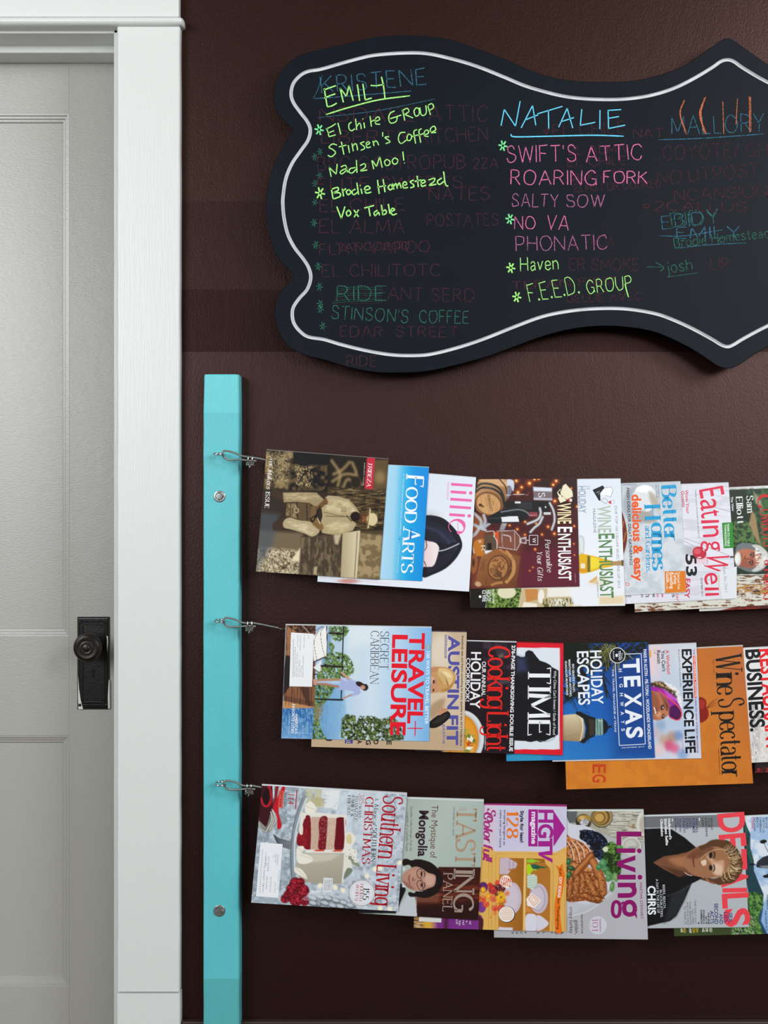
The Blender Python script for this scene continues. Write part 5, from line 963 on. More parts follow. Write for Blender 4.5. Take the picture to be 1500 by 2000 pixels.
m.poly('#2e6aa8', [(55, 862), (338, 855), (330, 1140), (45, 1132)], 4, col2='#6fa4d4', g=((100, 900), (60, 1130))).poly('#8cb4da', [(55, 862), (338, 855), (330, 1140), (45, 1132)], 4, nz=(13, .57, .12, 15, .6, 2.4), a=.7)
m.T("AMERICA'S", (172, 908), (166, 1092), 24, '#eef2f6', 'bold').T('FAVORITE CITIES', (144, 820), (134, 1088), 24, '#eef2f6', 'bold').T('THE REAL TRUTH', (112, 908), (106, 1092), 12, '#cfe0ee').rule('#cfe0ee', 2.5, (200, 1080), (295, 1088)).rule('#cfe0ee', 2.5, (245, 1010), (240, 1140))
m.T('TRAVEL', (1220, 168), (1202, 935), 132, '#e8132a', 'black').T('L', (1202, 952), (1200, 998), 132, '#e8132a', 'black') if 0 else m.T('TRAVEL', (1222, 168), (1202, 998), 132, '#e8132a', 'black')
m.T('LEISURE', (1066, 185), (1044, 1105), 132, '#e8132a', 'black').rule('#e8132a', 9, (1200, 1042), (1338, 1044)).rule('#e8132a', 9, (1272, 975), (1268, 1112))
m.T('SECRET', (952, 155), (945, 505), 78, '#20262c', 'thinserif').T('CARIBBEAN', (864, 150), (858, 640), 76, '#20262c', 'thinserif').T('100 WAYS TO TRAVEL BETTER', (1374, 338), (1358, 1005), 30, '#eaf4fc', 'bold').disc('#8fa9b8', 1388, 298, 26).T('TIPS', (1378, 275), (1378, 320), 16, '#cfe0ea')
m.flat('#eef0f2', [(133, 165), (342, 178), (326, 662), (118, 658)], 'mailing_label')
for i, (x, a, b) in enumerate(((290, 190, 220), (250, 185, 310), (215, 190, 330), (190, 190, 300), (240, 380, 575), (222, 470, 570), (205, 420, 570), (185, 350, 575), (150, 230, 575), (165, 300, 570))): m.T(('J20', 'KAREN MAIL', 'SUNNY PARK', 'AUSTIN TX', 'XJBTRM-DIGIT 78745', 'DELIVER TO', 'FEB 2014', 'TRAVEL LEISURE', 'IIIIIIIIIIIIIIIIIIIIIIIIIII', 'POSTMASTER')[i], (x, a), (x-4, b), 11, '#9aa0a6')
# fit cover
m = newm(2, (800, 1210, 6.818), [(613, 1229), (911.5, 1235), (906, 1466.5), (608, 1458.5)], .62, 'beige middle-row magazine cover with purple title and blond head on its side', '#5a4a58')
m.grad([(0, '#c5ab8c'), (.5, '#d6c2a8'), (1, '#cfb899')], (280, 150), (740, 1700)).poly('#b89a78', [(250, 1400), (740, 1500), (740, 1760), (-1400, 1760), (-1400, 1500)], 120, a=.6).ell('#e0d0bb', 420, 420, 160, 260, 0, 160)
m.T('AUSTIN', (522, 212), (506, 1196), 142, '#5452a0', 'black').T('FIT', (500, 1275), (498, 1672), 142, '#5452a0', 'black')
def band(m, col, pts): m.flat(col, [tuple(p) for p in catmull(pts, 5, True)])
band(m, '#c99a5e', [(280, 640), (370, 625), (500, 640), (580, 690), (612, 780), (585, 870), (520, 940), (420, 975), (380, 900), (300, 700)])
band(m, '#e2bf86', [(400, 650), (500, 660), (570, 720), (580, 800), (520, 880), (430, 820), (380, 730)]); band(m, '#b58547', [(420, 940), (520, 900), (580, 820), (600, 780), (560, 900), (490, 955)]); band(m, '#efd7a6', [(440, 690), (520, 710), (560, 770), (500, 760)])
for i in range(7): m.rule('#a87a40', 4, (390, 690+i*18), (480, 760+i*14), (520, 860+i*6))
band(m, '#cc9270', [(275, 700), (320, 720), (360, 800), (380, 880), (400, 960), (340, 975), (270, 960)]); band(m, '#d9a588', [(280, 760), (330, 780), (350, 850), (280, 850)]); band(m, '#c48a68', [(285, 650), (340, 635), (375, 650), (350, 690), (290, 700)])
m.flat('#2a2220', [(310, 810), (330, 800), (338, 840), (320, 860), (308, 850)]).flat('#2a2220', [(310, 925), (330, 920), (325, 960), (305, 962)]).rule('#7a5030', 7, (345, 800), (352, 860)).rule('#9c5a40', 5, (290, 890), (305, 900)).disc('#6d4a34', 320, 830, 6)
m.poly('#a98a68', [(280, 1150), (460, 1050), (430, 1200), (290, 1330)], 60, 1, a=.8)
band(m, '#1b1917', [(262, 1370), (340, 1300), (420, 1250), (490, 1215), (540, 1250), (530, 1310), (470, 1370), (400, 1420), (330, 1445), (262, 1435)]); band(m, '#2d2a27', [(300, 1380), (420, 1290), (500, 1250), (500, 1290), (400, 1370)])
band(m, '#c8906c', [(395, 1210), (420, 1180), (500, 1185), (510, 1215), (450, 1245), (400, 1275), (385, 1260)]); m.rule('#8c5a40', 3, (430, 1190), (440, 1230)).rule('#8c5a40', 3, (460, 1190), (468, 1225))
m.T('Everybody eats, and there\'s something for every appetite in the 2013 Foodie Issue', (696, 218), (676, 1680), 24, '#26222a', 'bold').T('gazine', (444, 1392), (440, 1655), 42, '#6a68b0', 'sans').T('AUSTINFITMAGAZINE.COM', (476, 208), (472, 508), 15, '#5452a0', 'bold').frame('#5452a0', 3, [(470, 204), (496, 206), (492, 512), (466, 510)])
def ff(x, y): return ((540+x/4.6875-800)*6.818, (1200+y/4.6875-1210)*6.818)
for t, a, b in (('A', 740, 34), ('G', 820, 44), ('D', 890, 40), ('E', 1010, 44)): m.T(t, ff(a, 1150), ff(a, 1150+b), 60, '#241f22', 'black')
m.flat('#4c4890', [ff(628, 1140), ff(700, 1140), ff(698, 1182), ff(626, 1180)]).T('S E', ff(640, 1148), ff(640, 1176), 50, '#cfc4b8', 'bold').flat('#3a3434', [ff(440, 1135), ff(520, 1138), ff(500, 1160), ff(460, 1158)])
# cooking cover
m = newm(2, (800, 1210, 6.818), [(818, 1247), (1009, 1252.5), (1004, 1472.5), (811, 1466.8)], .42, 'black middle-row magazine cover with thin red title and bowl of orange soup', '#e4e4ea', inset=2.5)
m.fill('#1c1219').poly('#3a2a38', [(980, 280), (1420, 290), (1400, 900), (1000, 900)], 60, nz=(90, .5, .3, 3, 1, 1)).poly('#7a7060', [(1180, 480), (1240, 440), (1260, 500), (1190, 520)], 30, a=.7).poly('#6b6674', [(1190, 780), (1330, 800), (1330, 850), (1200, 870)], 30, a=.5)
m.ell('#d9dcde', 700, 1580, 292, 372, 0, 10).ell('#b5b9bc', 690, 1585, 250, 330, 0, 30).ell('#d9871c', 680, 1590, 240, 325, 0, 8).ell('#e79a30', 700, 1590, 190, 280, 0, 60)
for x, y, r, c in ((780, 1560, 60, '#5c7a2a'), (830, 1540, 40, '#86a040'), (760, 1490, 40, '#8fae4a'), (850, 1620, 40, '#4c6a24'), (800, 1660, 40, '#b04a1c'), (760, 1620, 30, '#c2542a'), (830, 1740, 40, '#d9b878'), (760, 1740, 50, '#7a8a34')): m.ell(c, x, y, r, r*.8, 20, 12, nz=(18, .45, .15, int(x), 1, 1))
m.poly('#f0ead8', [(790, 1600), (820, 1540), (850, 1590), (830, 1640)], 6).poly('#f4efe0', [(780, 1690), (850, 1700), (800, 1740), (740, 1720)], 8).poly('#efe8d4', [(770, 1560), (800, 1590), (760, 1620)], 6)
rr = '#e8231c'
m.T('C', (1060, 345), (1050, 505), 280, rr, 'serif', thick=1.6).T('ooking', (1048, 505), (1036, 1200), 285, rr, 'serif', thick=1.35, gap=1).T('L', (1036, 1215), (1034, 1365), 275, rr, 'serif', thick=1.4).T('ight', (1034, 1375), (1030, 1750), 270, rr, 'serif', thick=1.3, gap=1)
m.T('OUR ANNUAL', (966, 560), (958, 1020), 50, '#f0eef0', 'bold').T('HOLIDAY', (822, 432), (806, 1185), 128, '#f0eef0', 'bold').T('COOKBOOK!', (756, 512), (744, 1090), 50, '#f0eef0', 'bold').T('276-PAGE THANKSGIVING DOUBLE ISSUE', (1362, 342), (1328, 1755), 44, '#f0eef0', 'black').T('NOVEMBER 2013', (1003, 1555), (1000, 1730), 14, '#e8e8ea')
# time cover
m = newm(2, (980, 1230, 5), [(880, 1252), (1100.5, 1258), (1099, 1475), (878, 1467)], .5, 'red-bordered middle-row magazine cover with white title on a black shape', '#c0202c')
m.fill('#e0162a').box('#dfe5ee', -600, 176, 566, 1168, 3)
m.poly('#131319', [(100, 255), (150, 250), (190, 268), (225, 262), (232, 215), (262, 198), (300, 210), (330, 250), (370, 300), (430, 320), (475, 345), (490, 365), (556, 398), (552, 1020), (520, 1045), (480, 1060), (440, 1080), (380, 1100), (340, 1085), (280, 1098), (220, 1085), (100, 1080), (-400, 1080), (-400, 250)], 4).poly('#3a4266', [(130, 260), (230, 280), (250, 400), (140, 420)], 80, a=.8).line('#7c92a8', 5, [(370, 1085), (430, 1092), (500, 1070), (530, 1030)], 4)
m.T('TIME', (262, 365), (256, 1035), 215, '#f2f4f6', 'serif', thick=1.6, thin=.4, gap=2.4).T("Why China Can't Invent / Gods of Food", (508, 400), (500, 1025), 26, '#e8ecf0', 'sans').T('NOVEMBER 18, 2013', (560, 1010), (558, 1165), 8, '#8a1018')
# highways cover
m = newm(2, (980, 1230, 5), [(988, 1261), (1266, 1254), (1279.5, 1480), (989, 1486.8)], .02, 'deep blue middle-row magazine cover with lighthouse and framed white title', '#26301f')
m.grad([(0, '#15489a'), (.5, '#1b5fb4'), (1, '#2d7fc6')], (1300, 300), (620, 1280)).poly('#2f93c0', [(30, 1150), (400, 1200), (400, 1290), (30, 1290)], 60).poly('#12387e', [(1000, 120), (1450, 120), (1500, 1250), (1100, 1250)], 200, a=.6)
m.poly('#14190f', [(600, 130), (1000, 130), (1040, 320), (900, 400), (800, 620), (600, 720)], 60, nz=(34, .42, .15, 4, 1, 1)).poly('#15180e', [(960, 125), (1440, 120), (1380, 210), (1180, 320), (1000, 420)], 40, nz=(22, .46, .12, 5, 1, 1)).poly('#10150e', [(600, 130), (860, 130), (840, 320), (600, 400)], 50)
rnd = random.Random(8)
for i in range(46):
    x0, y0 = rnd.uniform(940, 1130), rnd.uniform(120, 190); a = rnd.uniform(.2, 2.6); L = rnd.uniform(110, 260)
    m.line(rnd.choice(['#7c7a3c', '#4d5426', '#2a3016', '#1a2010', '#93904e']), rnd.uniform(4, 8), [(x0, y0), (x0+math.cos(a)*L*.5, y0+math.sin(a)*L*.5), (x0+math.cos(a+.15)*L, y0+math.sin(a+.15)*L)], 3)
for i in range(34):
    x0, y0 = rnd.uniform(600, 760), rnd.uniform(480, 600); a = rnd.uniform(.1, 1.5); L = rnd.uniform(90, 230)
    m.line(rnd.choice(['#141a12', '#1d2a1c', '#0f1a2c']), 5, [(x0, y0), (x0+math.cos(a)*L, y0+math.sin(a)*L)], 3)
for i in range(16):
    x0, y0 = rnd.uniform(960, 1010), rnd.uniform(380, 560); m.line('#181f10', 6, [(x0, y0), (x0+rnd.uniform(20, 70), y0+rnd.uniform(80, 190))], 3)
m.poly('#d7c7a6', [(560, 835), (730, 822), (790, 840), (812, 960), (800, 1070), (760, 1092), (560, 1080)], 6, col2='#9c8462', g=((700, 840), (700, 1090))).line('#f0e6cc', 8, [(740, 830), (785, 880), (790, 980), (765, 1085)], 5).line('#a8946e', 4, [(725, 830), (765, 900), (765, 1000), (740, 1085)], 4).line('#9a845e', 4, [(600, 1045), (740, 1020)], 4)
m.poly('#1a1a1a', [(722, 800), (760, 798), (850, 840), (915, 860), (925, 960), (910, 1040), (860, 1060), (800, 1112), (755, 1095), (810, 1050), (825, 960), (800, 870), (722, 822)], 5).frame('#20242a', 4, [(770, 800), (850, 810), (862, 850), (800, 840)]).rule('#20242a', 4, (790, 1095), (850, 1105), (855, 1070)).poly('#3a322a', [(850, 870), (905, 880), (905, 1030), (860, 1040)], 12)
m.poly('#7fa6a0', [(915, 870), (990, 868), (990, 1025), (918, 1035)], 4).line('#23282a', 5, [(935, 868), (935, 1030)], 3).line('#23282a', 5, [(962, 868), (962, 1030)], 3).line('#d8e4d8', 6, [(945, 890), (985, 890)], 5).poly('#16191c', [(985, 860), (1030, 905), (1040, 940), (1075, 935), (1078, 950), (1045, 960), (1030, 990), (990, 1035)], 4)
w = '#eef2f8'
m.frame(w, 6, [(1108, 340), (1145, 1130), (1402, 1118), (1360, 232), (1205, 238)][:5]) if 0 else None
for a, b in (((1108, 325), (1148, 1130)), ((1148, 1130), (1402, 1116)), ((1402, 1116), (1362, 232)), ((1362, 232), (1205, 238))): m.rule(w, 6, a, b)
m.T('TEXAS', (1188, 282), (1225, 1070), 150, w, 'black').T('HIGHWAYS', (1140, 385), (1168, 990), 34, w, 'bold') if 0 else None
for i, c in enumerate('TEXAS'): y = 285+[0, 172, 335, 492, 668][i]; m.T(c, (1188+y*.045-13, y), (1194+y*.045-13, y+[140, 105, 135, 150, 108][i]), 150, w, 'black')
for i, c in enumerate('HIGHWAYS'): y = 382+[0, 84, 146, 236, 322, 418, 504, 582][i]; m.T(c, (1140+i*4, y), (1141+i*4, y+[30, 6, 34, 30, 42, 34, 30, 26][i]), 33, w, 'bold')
m.T('HOLIDAY', (862, 205), (882, 728), 108, w, 'bold').T('ESCAPES', (735, 212), (752, 735), 108, w, 'bold').T('RIO GRANDE VALLEY,', (686, 335), (696, 612), 20, w, 'bold').T('MARATHON, SAN ANTONIO,', (650, 292), (664, 655), 20, w, 'bold').T('GUADALUPE MOUNTAINS', (616, 305), (630, 640), 20, w, 'bold').T('THE TRAVEL MAGAZINE of TEXAS', (1076, 385), (1102, 1000), 18, '#d5dff0', 'bold').T('PARIS IN AUSTIN - PIE-TOPIA! - WOODLANDS WONDERLAND', (1382, 192), (1432, 1165), 30, w, 'bold').T('DECEMBER 2013', (1170, 1150), (1390, 1146), 10, w) if 0 else m.T('HOLIDAY', (862, 205), (882, 728), 108, w, 'bold').T('ESCAPES', (735, 212), (752, 735), 108, w, 'bold').T('RIO GRANDE VALLEY,', (686, 335), (696, 612), 20, w, 'bold').T('MARATHON, SAN ANTONIO,', (650, 292), (664, 655), 20, w, 'bold').T('GUADALUPE MOUNTAINS', (616, 305), (630, 640), 20, w, 'bold').T('THE TRAVEL MAGAZINE of TEXAS', (1076, 385), (1102, 1000), 18, '#d5dff0', 'bold').T('PARIS IN AUSTIN - PIE-TOPIA! - WOODLANDS WONDERLAND', (1382, 192), (1432, 1165), 30, w, 'bold').T('DECEMBER 2013', (1172, 1158), (1390, 1146), 10, w)
m.disc(w, 1130, 250, 77).disc('#0e1013', 1130, 250, 71).T('True', (1165, 225), (1168, 285), 16, w).T('TEXAS', (1138, 205), (1142, 298), 22, w, 'bold').flat(w, [(1110, 240), (1125, 232), (1135, 245), (1128, 268), (1112, 262)]).T('Reader', (1085, 210), (1090, 290), 14, w)
# experience cover
m = newm(2, (1250, 1240, 6), [(1070, 1266), (1360, 1255), (1370, 1481), (1079, 1487.5)], .62, 'middle-row magazine cover with smiling face under a purple and orange visor', '#e8e9ee', inset=2.5)
m.grad([(0, '#cfd3dd'), (.4, '#c3cfe0'), (.7, '#b9cbe2'), (1, '#d4d6e2')], (400, 120), (420, 1450)).poly('#e6cfd6', [(0, 100), (250, 100), (200, 500), (0, 500)], 160)
for x, y, r, c in ((560, 300, 120, '#dfe2ea'), (280, 1230, 60, '#c99a80'), (380, 1200, 60, '#b58468'), (340, 1300, 55, '#d6406a'), (410, 1330, 50, '#e05a84'), (220, 1340, 60, '#e8c8c4'), (450, 1180, 50, '#6a8cc4'), (240, 1060, 60, '#8fa8c8'), (500, 1400, 60, '#7ea0d0'), (600, 1000, 70, '#e6eaf2'), (180, 1150, 60, '#c9b2c0')): m.ell(c, x, y, r, r*1.1, 0, r*1.3, a=.75)
m.poly('#4a3426', [(80, 590), (140, 560), (240, 545), (360, 600), (440, 690), (430, 740), (330, 700), (200, 650), (80, 660)], 12, 1, nz=(20, .35, .25, 4, 1, 1)).poly('#b9986a', [(140, 560), (240, 548), (380, 610), (430, 680), (300, 620)], 12, 1, nz=(14, .52, .12, 5, 1, 1)).poly('#eeeaea', [(280, 560), (400, 600), (480, 700), (490, 860), (440, 780), (420, 690)], 20, 1, nz=(30, .4, .2, 6, 1, 1))
m.poly('#c07a58', [(90, 640), (220, 660), (340, 760), (350, 900), (310, 960), (230, 1000), (160, 990), (90, 960)], 8, 1).poly('#8a4a34', [(90, 660), (200, 700), (240, 860), (180, 930), (90, 900)], 60, 1, a=.7).poly('#7c4636', [(230, 680), (340, 780), (350, 880), (290, 860), (260, 760)], 40, 1, a=.7)
m.ell('#d89a78', 215, 930, 30, 34, 0, 20).ell('#3a1d18', 262, 850, 20, 32, 10, 10).ell('#f0ece6', 268, 852, 6, 10, 0, 5).ell('#3a1d18', 272, 955, 16, 28, 10, 10).ell('#e8e4de', 276, 952, 5, 9, 0, 4).line('#3a1d18', 7, [(295, 790), (318, 840), (312, 890)], 8).line('#f4eee8', 12, [(165, 850), (178, 890), (180, 920)], 8).line('#7c2c2c', 8, [(185, 850), (205, 890), (200, 930)], 6).ell('#ad6a4c', 175, 975, 30, 22, 0, 16)
m.poly('#a424a0', [(80, 610), (150, 605), (280, 640), (390, 720), (470, 840), (492, 930), (460, 1000), (400, 990), (340, 960), (350, 860), (320, 760), (230, 680), (90, 640)], 6, 1).poly('#4f1252', [(350, 860), (420, 820), (482, 900), (470, 985), (380, 985), (345, 950)], 20, 1).poly('#c650c8', [(280, 650), (400, 720), (440, 780), (340, 740)], 24, 1).line('#f2643c', 10, [(220, 655), (330, 740), (420, 810), (480, 890), (485, 960), (430, 1002), (345, 962)], 4)
m.T('EXPERIENCE', (492, 168), (522, 1075), 108, '#16171b', 'black').T('L!FE', (524, 1112), (540, 1388), 112, '#16171b', 'black').T('A Workout', (298, 178), (322, 465), 40, '#e23c30', 'bold').T('You Can\'t', (248, 182), (262, 430), 40, '#1f2126', 'bold').T('Resist', (196, 182), (205, 340), 40, '#1f2126', 'bold').T('p. 28', (165, 178), (168, 222), 16, '#1f2126')
m.T('Being Healthy Is a Revolutionary Act', (448, 170), (470, 608), 16, '#3c3e44').T('THE', (622, 168), (624, 232), 20, '#8a2c8c', 'bold').flat('#ee4a30', [(620, 246), (650, 244), (666, 738), (638, 740)]).T('NO-GIMMICKS, NO-HYPE', (628, 256), (645, 728), 18, '#f8eeea', 'bold').T('HEALTH AND FITNESS MAGAZINE', (644, 752), (668, 1385), 18, '#8a2c8c', 'bold').T('November 2013 / $4.99', (486, 1165), (496, 1385), 12, '#c84a5a').flat('#e8a820', [(112, 182), (130, 182), (132, 262), (114, 262)])
# orange spectator cover
m = newm(2, (1250, 1240, 6), [(1098, 1276), (1451, 1259), (1471, 1530), (1106, 1542)], .02, 'large plain orange middle-row magazine cover with black serif title', '#e6dcd2', inset=3)
m.grad([(0, '#d98228'), (.6, '#cf7a2a'), (1, '#bd6a35')], (100, 1500), (1300, 700)).poly('#c46f24', [(-900, 100), (1400, 100), (1400, 1900), (-900, 1900)], 5, nz=(140, .5, .3, 4, 1, 1), a=.5).line('#e2a25c', 3, [(845, 1080), (970, 1078)], 3, a=.7)
m.poly('#8a1c14', [(690, 740), (740, 738), (775, 775), (780, 850), (800, 890), (800, 960), (760, 1010), (700, 1020), (650, 900)], 5, 1).poly('#a83020', [(700, 760), (760, 790), (740, 860), (700, 860)], 20, 1)
for a in ([(780, 858), (850, 790), (905, 750)], [(780, 860), (860, 810), (900, 790)], [(785, 862), (870, 830), (895, 835)], [(780, 858), (830, 800), (862, 762)]): m.line('#6a2a14', 5, a, 3)
m.T('W', (885, 225), (895, 448), 300, '#201a16', 'didone', thick=1.7).T('ine', (895, 438), (908, 712), 265, '#201a16', 'didone', thick=1.6, gap=1.3).T('S', (915, 752), (925, 862), 300, '#201a16', 'didone', thick=1.6).T('pectator', (925, 890), (965, 1672), 255, '#201a16', 'didone', thick=1.6, gap=1.2)
m.T('DEC. 15, 2013', (850, 295), (862, 465), 16, '#5a3a1c').T('www.winespectator.com', (915, 1335), (932, 1640), 14, '#4a2c18', 'bold')
def hh(x, y): return ((980+x/5-1250)*6, (1230+y/5-1240)*6)
m.T('E', hh(888, 1312), hh(888, 1400), 150, '#c8421c', 'bold').T('G', hh(888, 1412), hh(888, 1490), 150, '#c8421c', 'bold')
# restaurant business cover
m = newm(2, (1250, 1240, 6), [(1250, 1277), (1535, 1263), (1545, 1486), (1258, 1500)], .6, 'white middle-row magazine cover with black and red block title, right picture edge', '#e6e6e8')
m.fill('#e6e4e4').poly('#b5afae', [(1300, 740), (1420, 900), (1400, 1500), (1300, 1500)], 50, nz=(14, .5, .12, 3, .4, 3)).poly('#d8d2c8', [(1380, 1080), (1520, 1080), (1520, 1490), (1400, 1490)], 20, nz=(20, .5, .2, 5, 1, 1))
m.T('BUSINESS.', (1238, 175), (1298, 1135), 165, '#18181c', 'black').T('RESTAURANT', (1400, 168), (1490, 1365), 160, '#e8222c', 'black')
m = newm(2, (1250, 1240, 6), [(1474, 1292), (1760, 1281), (1767, 1499), (1475, 1509.5)], .02, 'middle-row magazine at the right edge showing a dark red patterned strip', '#3a2a2c')
m.fill('#231a1e').poly('#5a1418', [(1320, 1550), (3000, 1500), (3000, 1700), (1320, 1700)], 8, nz=(26, .45, .12, 3, 1, 1)).poly('#a0303a', [(1330, 1560), (3000, 1520), (3000, 1700), (1320, 1700)], 8, nz=(18, .58, .1, 4, 1, 1))

# ------------------------------------------------------------------ bottom row
m = newm(3, (480, 1510, 4.6875), [(511.5, 1531), (795, 1549.5), (777.5, 1780), (490.5, 1763)], 0, 'leftmost bottom-row magazine, silvery cover with a red and cream layer cake', '#e4e6ea', inset=2.5)
m.grad([(0, '#a2b0bc'), (.3, '#aebac4'), (.6, '#c3cdd8'), (1, '#bcc6d2')], (60, 600), (1450, 640)).poly('#7c8994', [(60, 100), (1480, 100), (1400, 1270), (40, 1200)], 5, nz=(40, .56, .2, 3, 1, 1), a=.6).poly('#e2e9ef', [(60, 100), (1480, 100), (1400, 1270), (40, 1200)], 5, nz=(28, .6, .2, 7, 1, 1), a=.6)
m.poly('#d4dde6', [(760, 150), (1280, 160), (1240, 700), (900, 620)], 90, a=.7).line('#b9c4ce', 24, [(985, 200), (985, 560)], 20, a=.7).line('#b9c4ce', 24, [(880, 545), (1240, 560)], 20, a=.7)
m.poly('#c9c8a4', [(530, 140), (700, 150), (690, 300), (720, 310), (620, 320), (540, 260)], 16, nz=(26, .4, .3, 9, 1, 1)).poly('#e6e9ea', [(700, 150), (860, 160), (840, 340), (690, 310)], 16, nz=(30, .35, .3, 5, 1, 1)).poly('#b8ae7c', [(600, 220), (720, 230), (720, 310), (600, 300)], 20, a=.6)
# ribbon, cutlery, plate
m.poly('#3d0f18', [(130, 115), (245, 118), (250, 300), (240, 420), (180, 500), (120, 440), (115, 300)], 10).line('#c42030', 16, [(215, 118), (235, 220), (200, 300), (160, 290), (140, 230)], 8).line('#a01824', 12, [(205, 130), (235, 250), (215, 300)], 8).poly('#1c0a0e', [(165, 170), (215, 150), (205, 280), (160, 260)], 14, 1)
m.line('#8d1620', 26, [(290, 118), (255, 320)], 8, 0).poly('#c41826', [(335, 122), (360, 150), (300, 330), (330, 480), (290, 510), (285, 400), (250, 330)], 6, 1).line('#e8ecf0', 8, [(250, 120), (255, 220)], 6).line('#60666c', 8, [(270, 125), (262, 230)], 5)
m.poly('#8c8a84', [(118, 430), (190, 500), (240, 330), (280, 370), (275, 480), (210, 545), (160, 545), (115, 490)], 8).line('#dedcd6', 6, [(240, 330), (262, 400), (220, 520)], 4).line('#dedcd6', 5, [(250, 340), (276, 420), (240, 510)], 3).line('#f0eeea', 5, [(225, 350), (240, 420), (190, 530)], 3).line('#55524c', 4, [(215, 380), (222, 440), (170, 530)], 3).line('#d4d2cc', 5, [(120, 450), (140, 510), (190, 540)], 3)
for i in range(9): m.line('#454a50', 6, [(250+i*4, 560+i*9), (310, 600+i*8), (415, 628+i*9)], 4); m.line('#e6eaee', 3, [(250+i*4, 566+i*9), (310, 606+i*8), (415, 634+i*9)], 3)
m.line('#8a949c', 40, [(540, 220), (480, 380), (440, 560), (425, 760), (425, 900), (440, 965)], 12, a=.9).line('#50575e', 6, [(520, 230), (462, 380), (425, 560), (412, 760), (420, 960)], 4).line('#dde4e8', 12, [(555, 230), (500, 380), (455, 560), (445, 760), (450, 900)], 8)
# cake
m.poly('#e9e4da', [(540, 360), (600, 355), (920, 385), (915, 720), (560, 720), (470, 640), (500, 420)], 10)
m.poly('#7c1220', [(545, 395), (590, 400), (598, 560), (590, 705), (540, 690), (470, 650), (475, 560), (520, 470)], 7, 1).poly('#a01a26', [(480, 560), (560, 500), (560, 690), (480, 640)], 14, nz=(12, .5, .1, 3, 1, 1))
m.poly('#cdb09a', [(598, 400), (680, 402), (670, 560), (664, 710), (592, 700), (600, 560)], 6).poly('#7a0f1e', [(690, 400), (748, 408), (742, 560), (728, 706), (664, 690), (672, 560), (668, 460)], 6, 1).poly('#d4b9a4', [(752, 410), (832, 412), (822, 560), (812, 705), (732, 700), (742, 560)], 6).poly('#6c0c1b', [(838, 408), (914, 420), (908, 560), (890, 705), (814, 696), (820, 560), (828, 450)], 6, 1)
m.poly('#b98f7c', [(598, 400), (832, 410), (812, 705), (592, 700)], 6, nz=(9, .6, .1, 6, 1, 1), a=.5).poly('#ece9e0', [(560, 700), (912, 705), (900, 730), (540, 730)], 8).poly('#d8442e', [(640, 702), (715, 700), (720, 716), (620, 716)], 6).poly('#d8442e', [(815, 702), (885, 706), (880, 720), (790, 718)], 6)
m.poly('#bdb6a6', [(490, 730), (905, 732), (895, 800), (880, 1015), (640, 1010), (500, 990), (455, 860)], 8, col2='#a8a18f', g=((600, 730), (640, 1010))).line('#e9e6dc', 14, [(905, 400), (912, 700), (885, 1000)], 8).poly('#d3cdbd', [(560, 740), (860, 740), (780, 800), (600, 820)], 30, a=.8)
for a in ([(470, 740), (560, 745), (620, 790), (560, 830), (480, 820)], [(450, 860), (520, 890), (565, 970), (500, 940), (455, 910)], [(470, 680), (530, 670), (520, 720), (470, 760)], [(540, 300), (600, 260), (650, 340), (560, 370)], [(500, 350), (545, 380), (540, 420), (505, 400)], [(495, 470), (522, 480), (520, 560), (490, 550)]): m.poly('#efeade', a, 8, 1).line('#c9c09a', 4, [a[0], a[2]], 6)
m.poly('#ece8de', [(915, 560), (960, 540), (1010, 600), (970, 680), (1020, 720), (990, 800), (930, 790), (900, 700)], 14, 1).poly('#d7cf9c', [(920, 580), (960, 560), (970, 640), (930, 640)], 12, 1).poly('#8f9680', [(960, 740), (1040, 840), (1030, 860), (940, 800)], 10, 1).poly('#e8e4d8', [(900, 790), (960, 800), (970, 880), (910, 930)], 10, 1).poly('#7a8270', [(930, 870), (980, 890), (920, 960), (895, 960)], 10, 1)
for x, y in ((920, 760), (960, 740), (990, 770), (1000, 720), (950, 700), (1010, 800)): m.ell('#eeeae2', x, y, 20, 20, 0, 8).ell('#a8a498', x, y, 6, 6, 0, 6)
for x, y, r in ((455, 1010, 55), (520, 1080, 62), (400, 1120, 55), (460, 1160, 60), (540, 1170, 45), (360, 1150, 40), (420, 1060, 50), (500, 1000, 40)): m.ell('#5c0a18', x, y, r, r, 0, 16).ell('#a81a2c', x, y, r*.9, r*.9, 0, 14, nz=(13, .52, .12, x, 1, 1)).ell('#d03a4a', x, y, r*.7, r*.7, 0, 16, nz=(9, .63, .08, x+1, 1, 1))
m.poly('#9aa4ae', [(580, 1090), (700, 1100), (860, 1150), (980, 1220), (900, 1240), (600, 1220)], 30, a=.7)
for i, (x, y) in enumerate(((620, 1150), (690, 1140), (760, 1150), (830, 1170), (900, 1190), (650, 1200), (730, 1195), (800, 1215), (870, 1225), (960, 1215), (620, 1195))): m.ell('#6f7880', x, y, 44, 26, 15, 8).ell('#c4ccd4', x-6, y-8, 34, 16, 15, 10)
for i in range(26):
    a = -1.9+i*.09; m.line('#e3e9ef', 4, [(600, 1080), (600+math.cos(a+1.7)*180, 1080+math.sin(a+1.7)*90)], 3, a=.7)
for x, y in ((1185, 880), (1110, 945), (820, 1045), (890, 1075), (680, 1030), (1230, 1240), (1320, 1245), (1410, 820), (1230, 870)): m.ell('#fff3d4', x, y, 22, 22, 0, 22, a=.95)
rd = '#b01c2c'
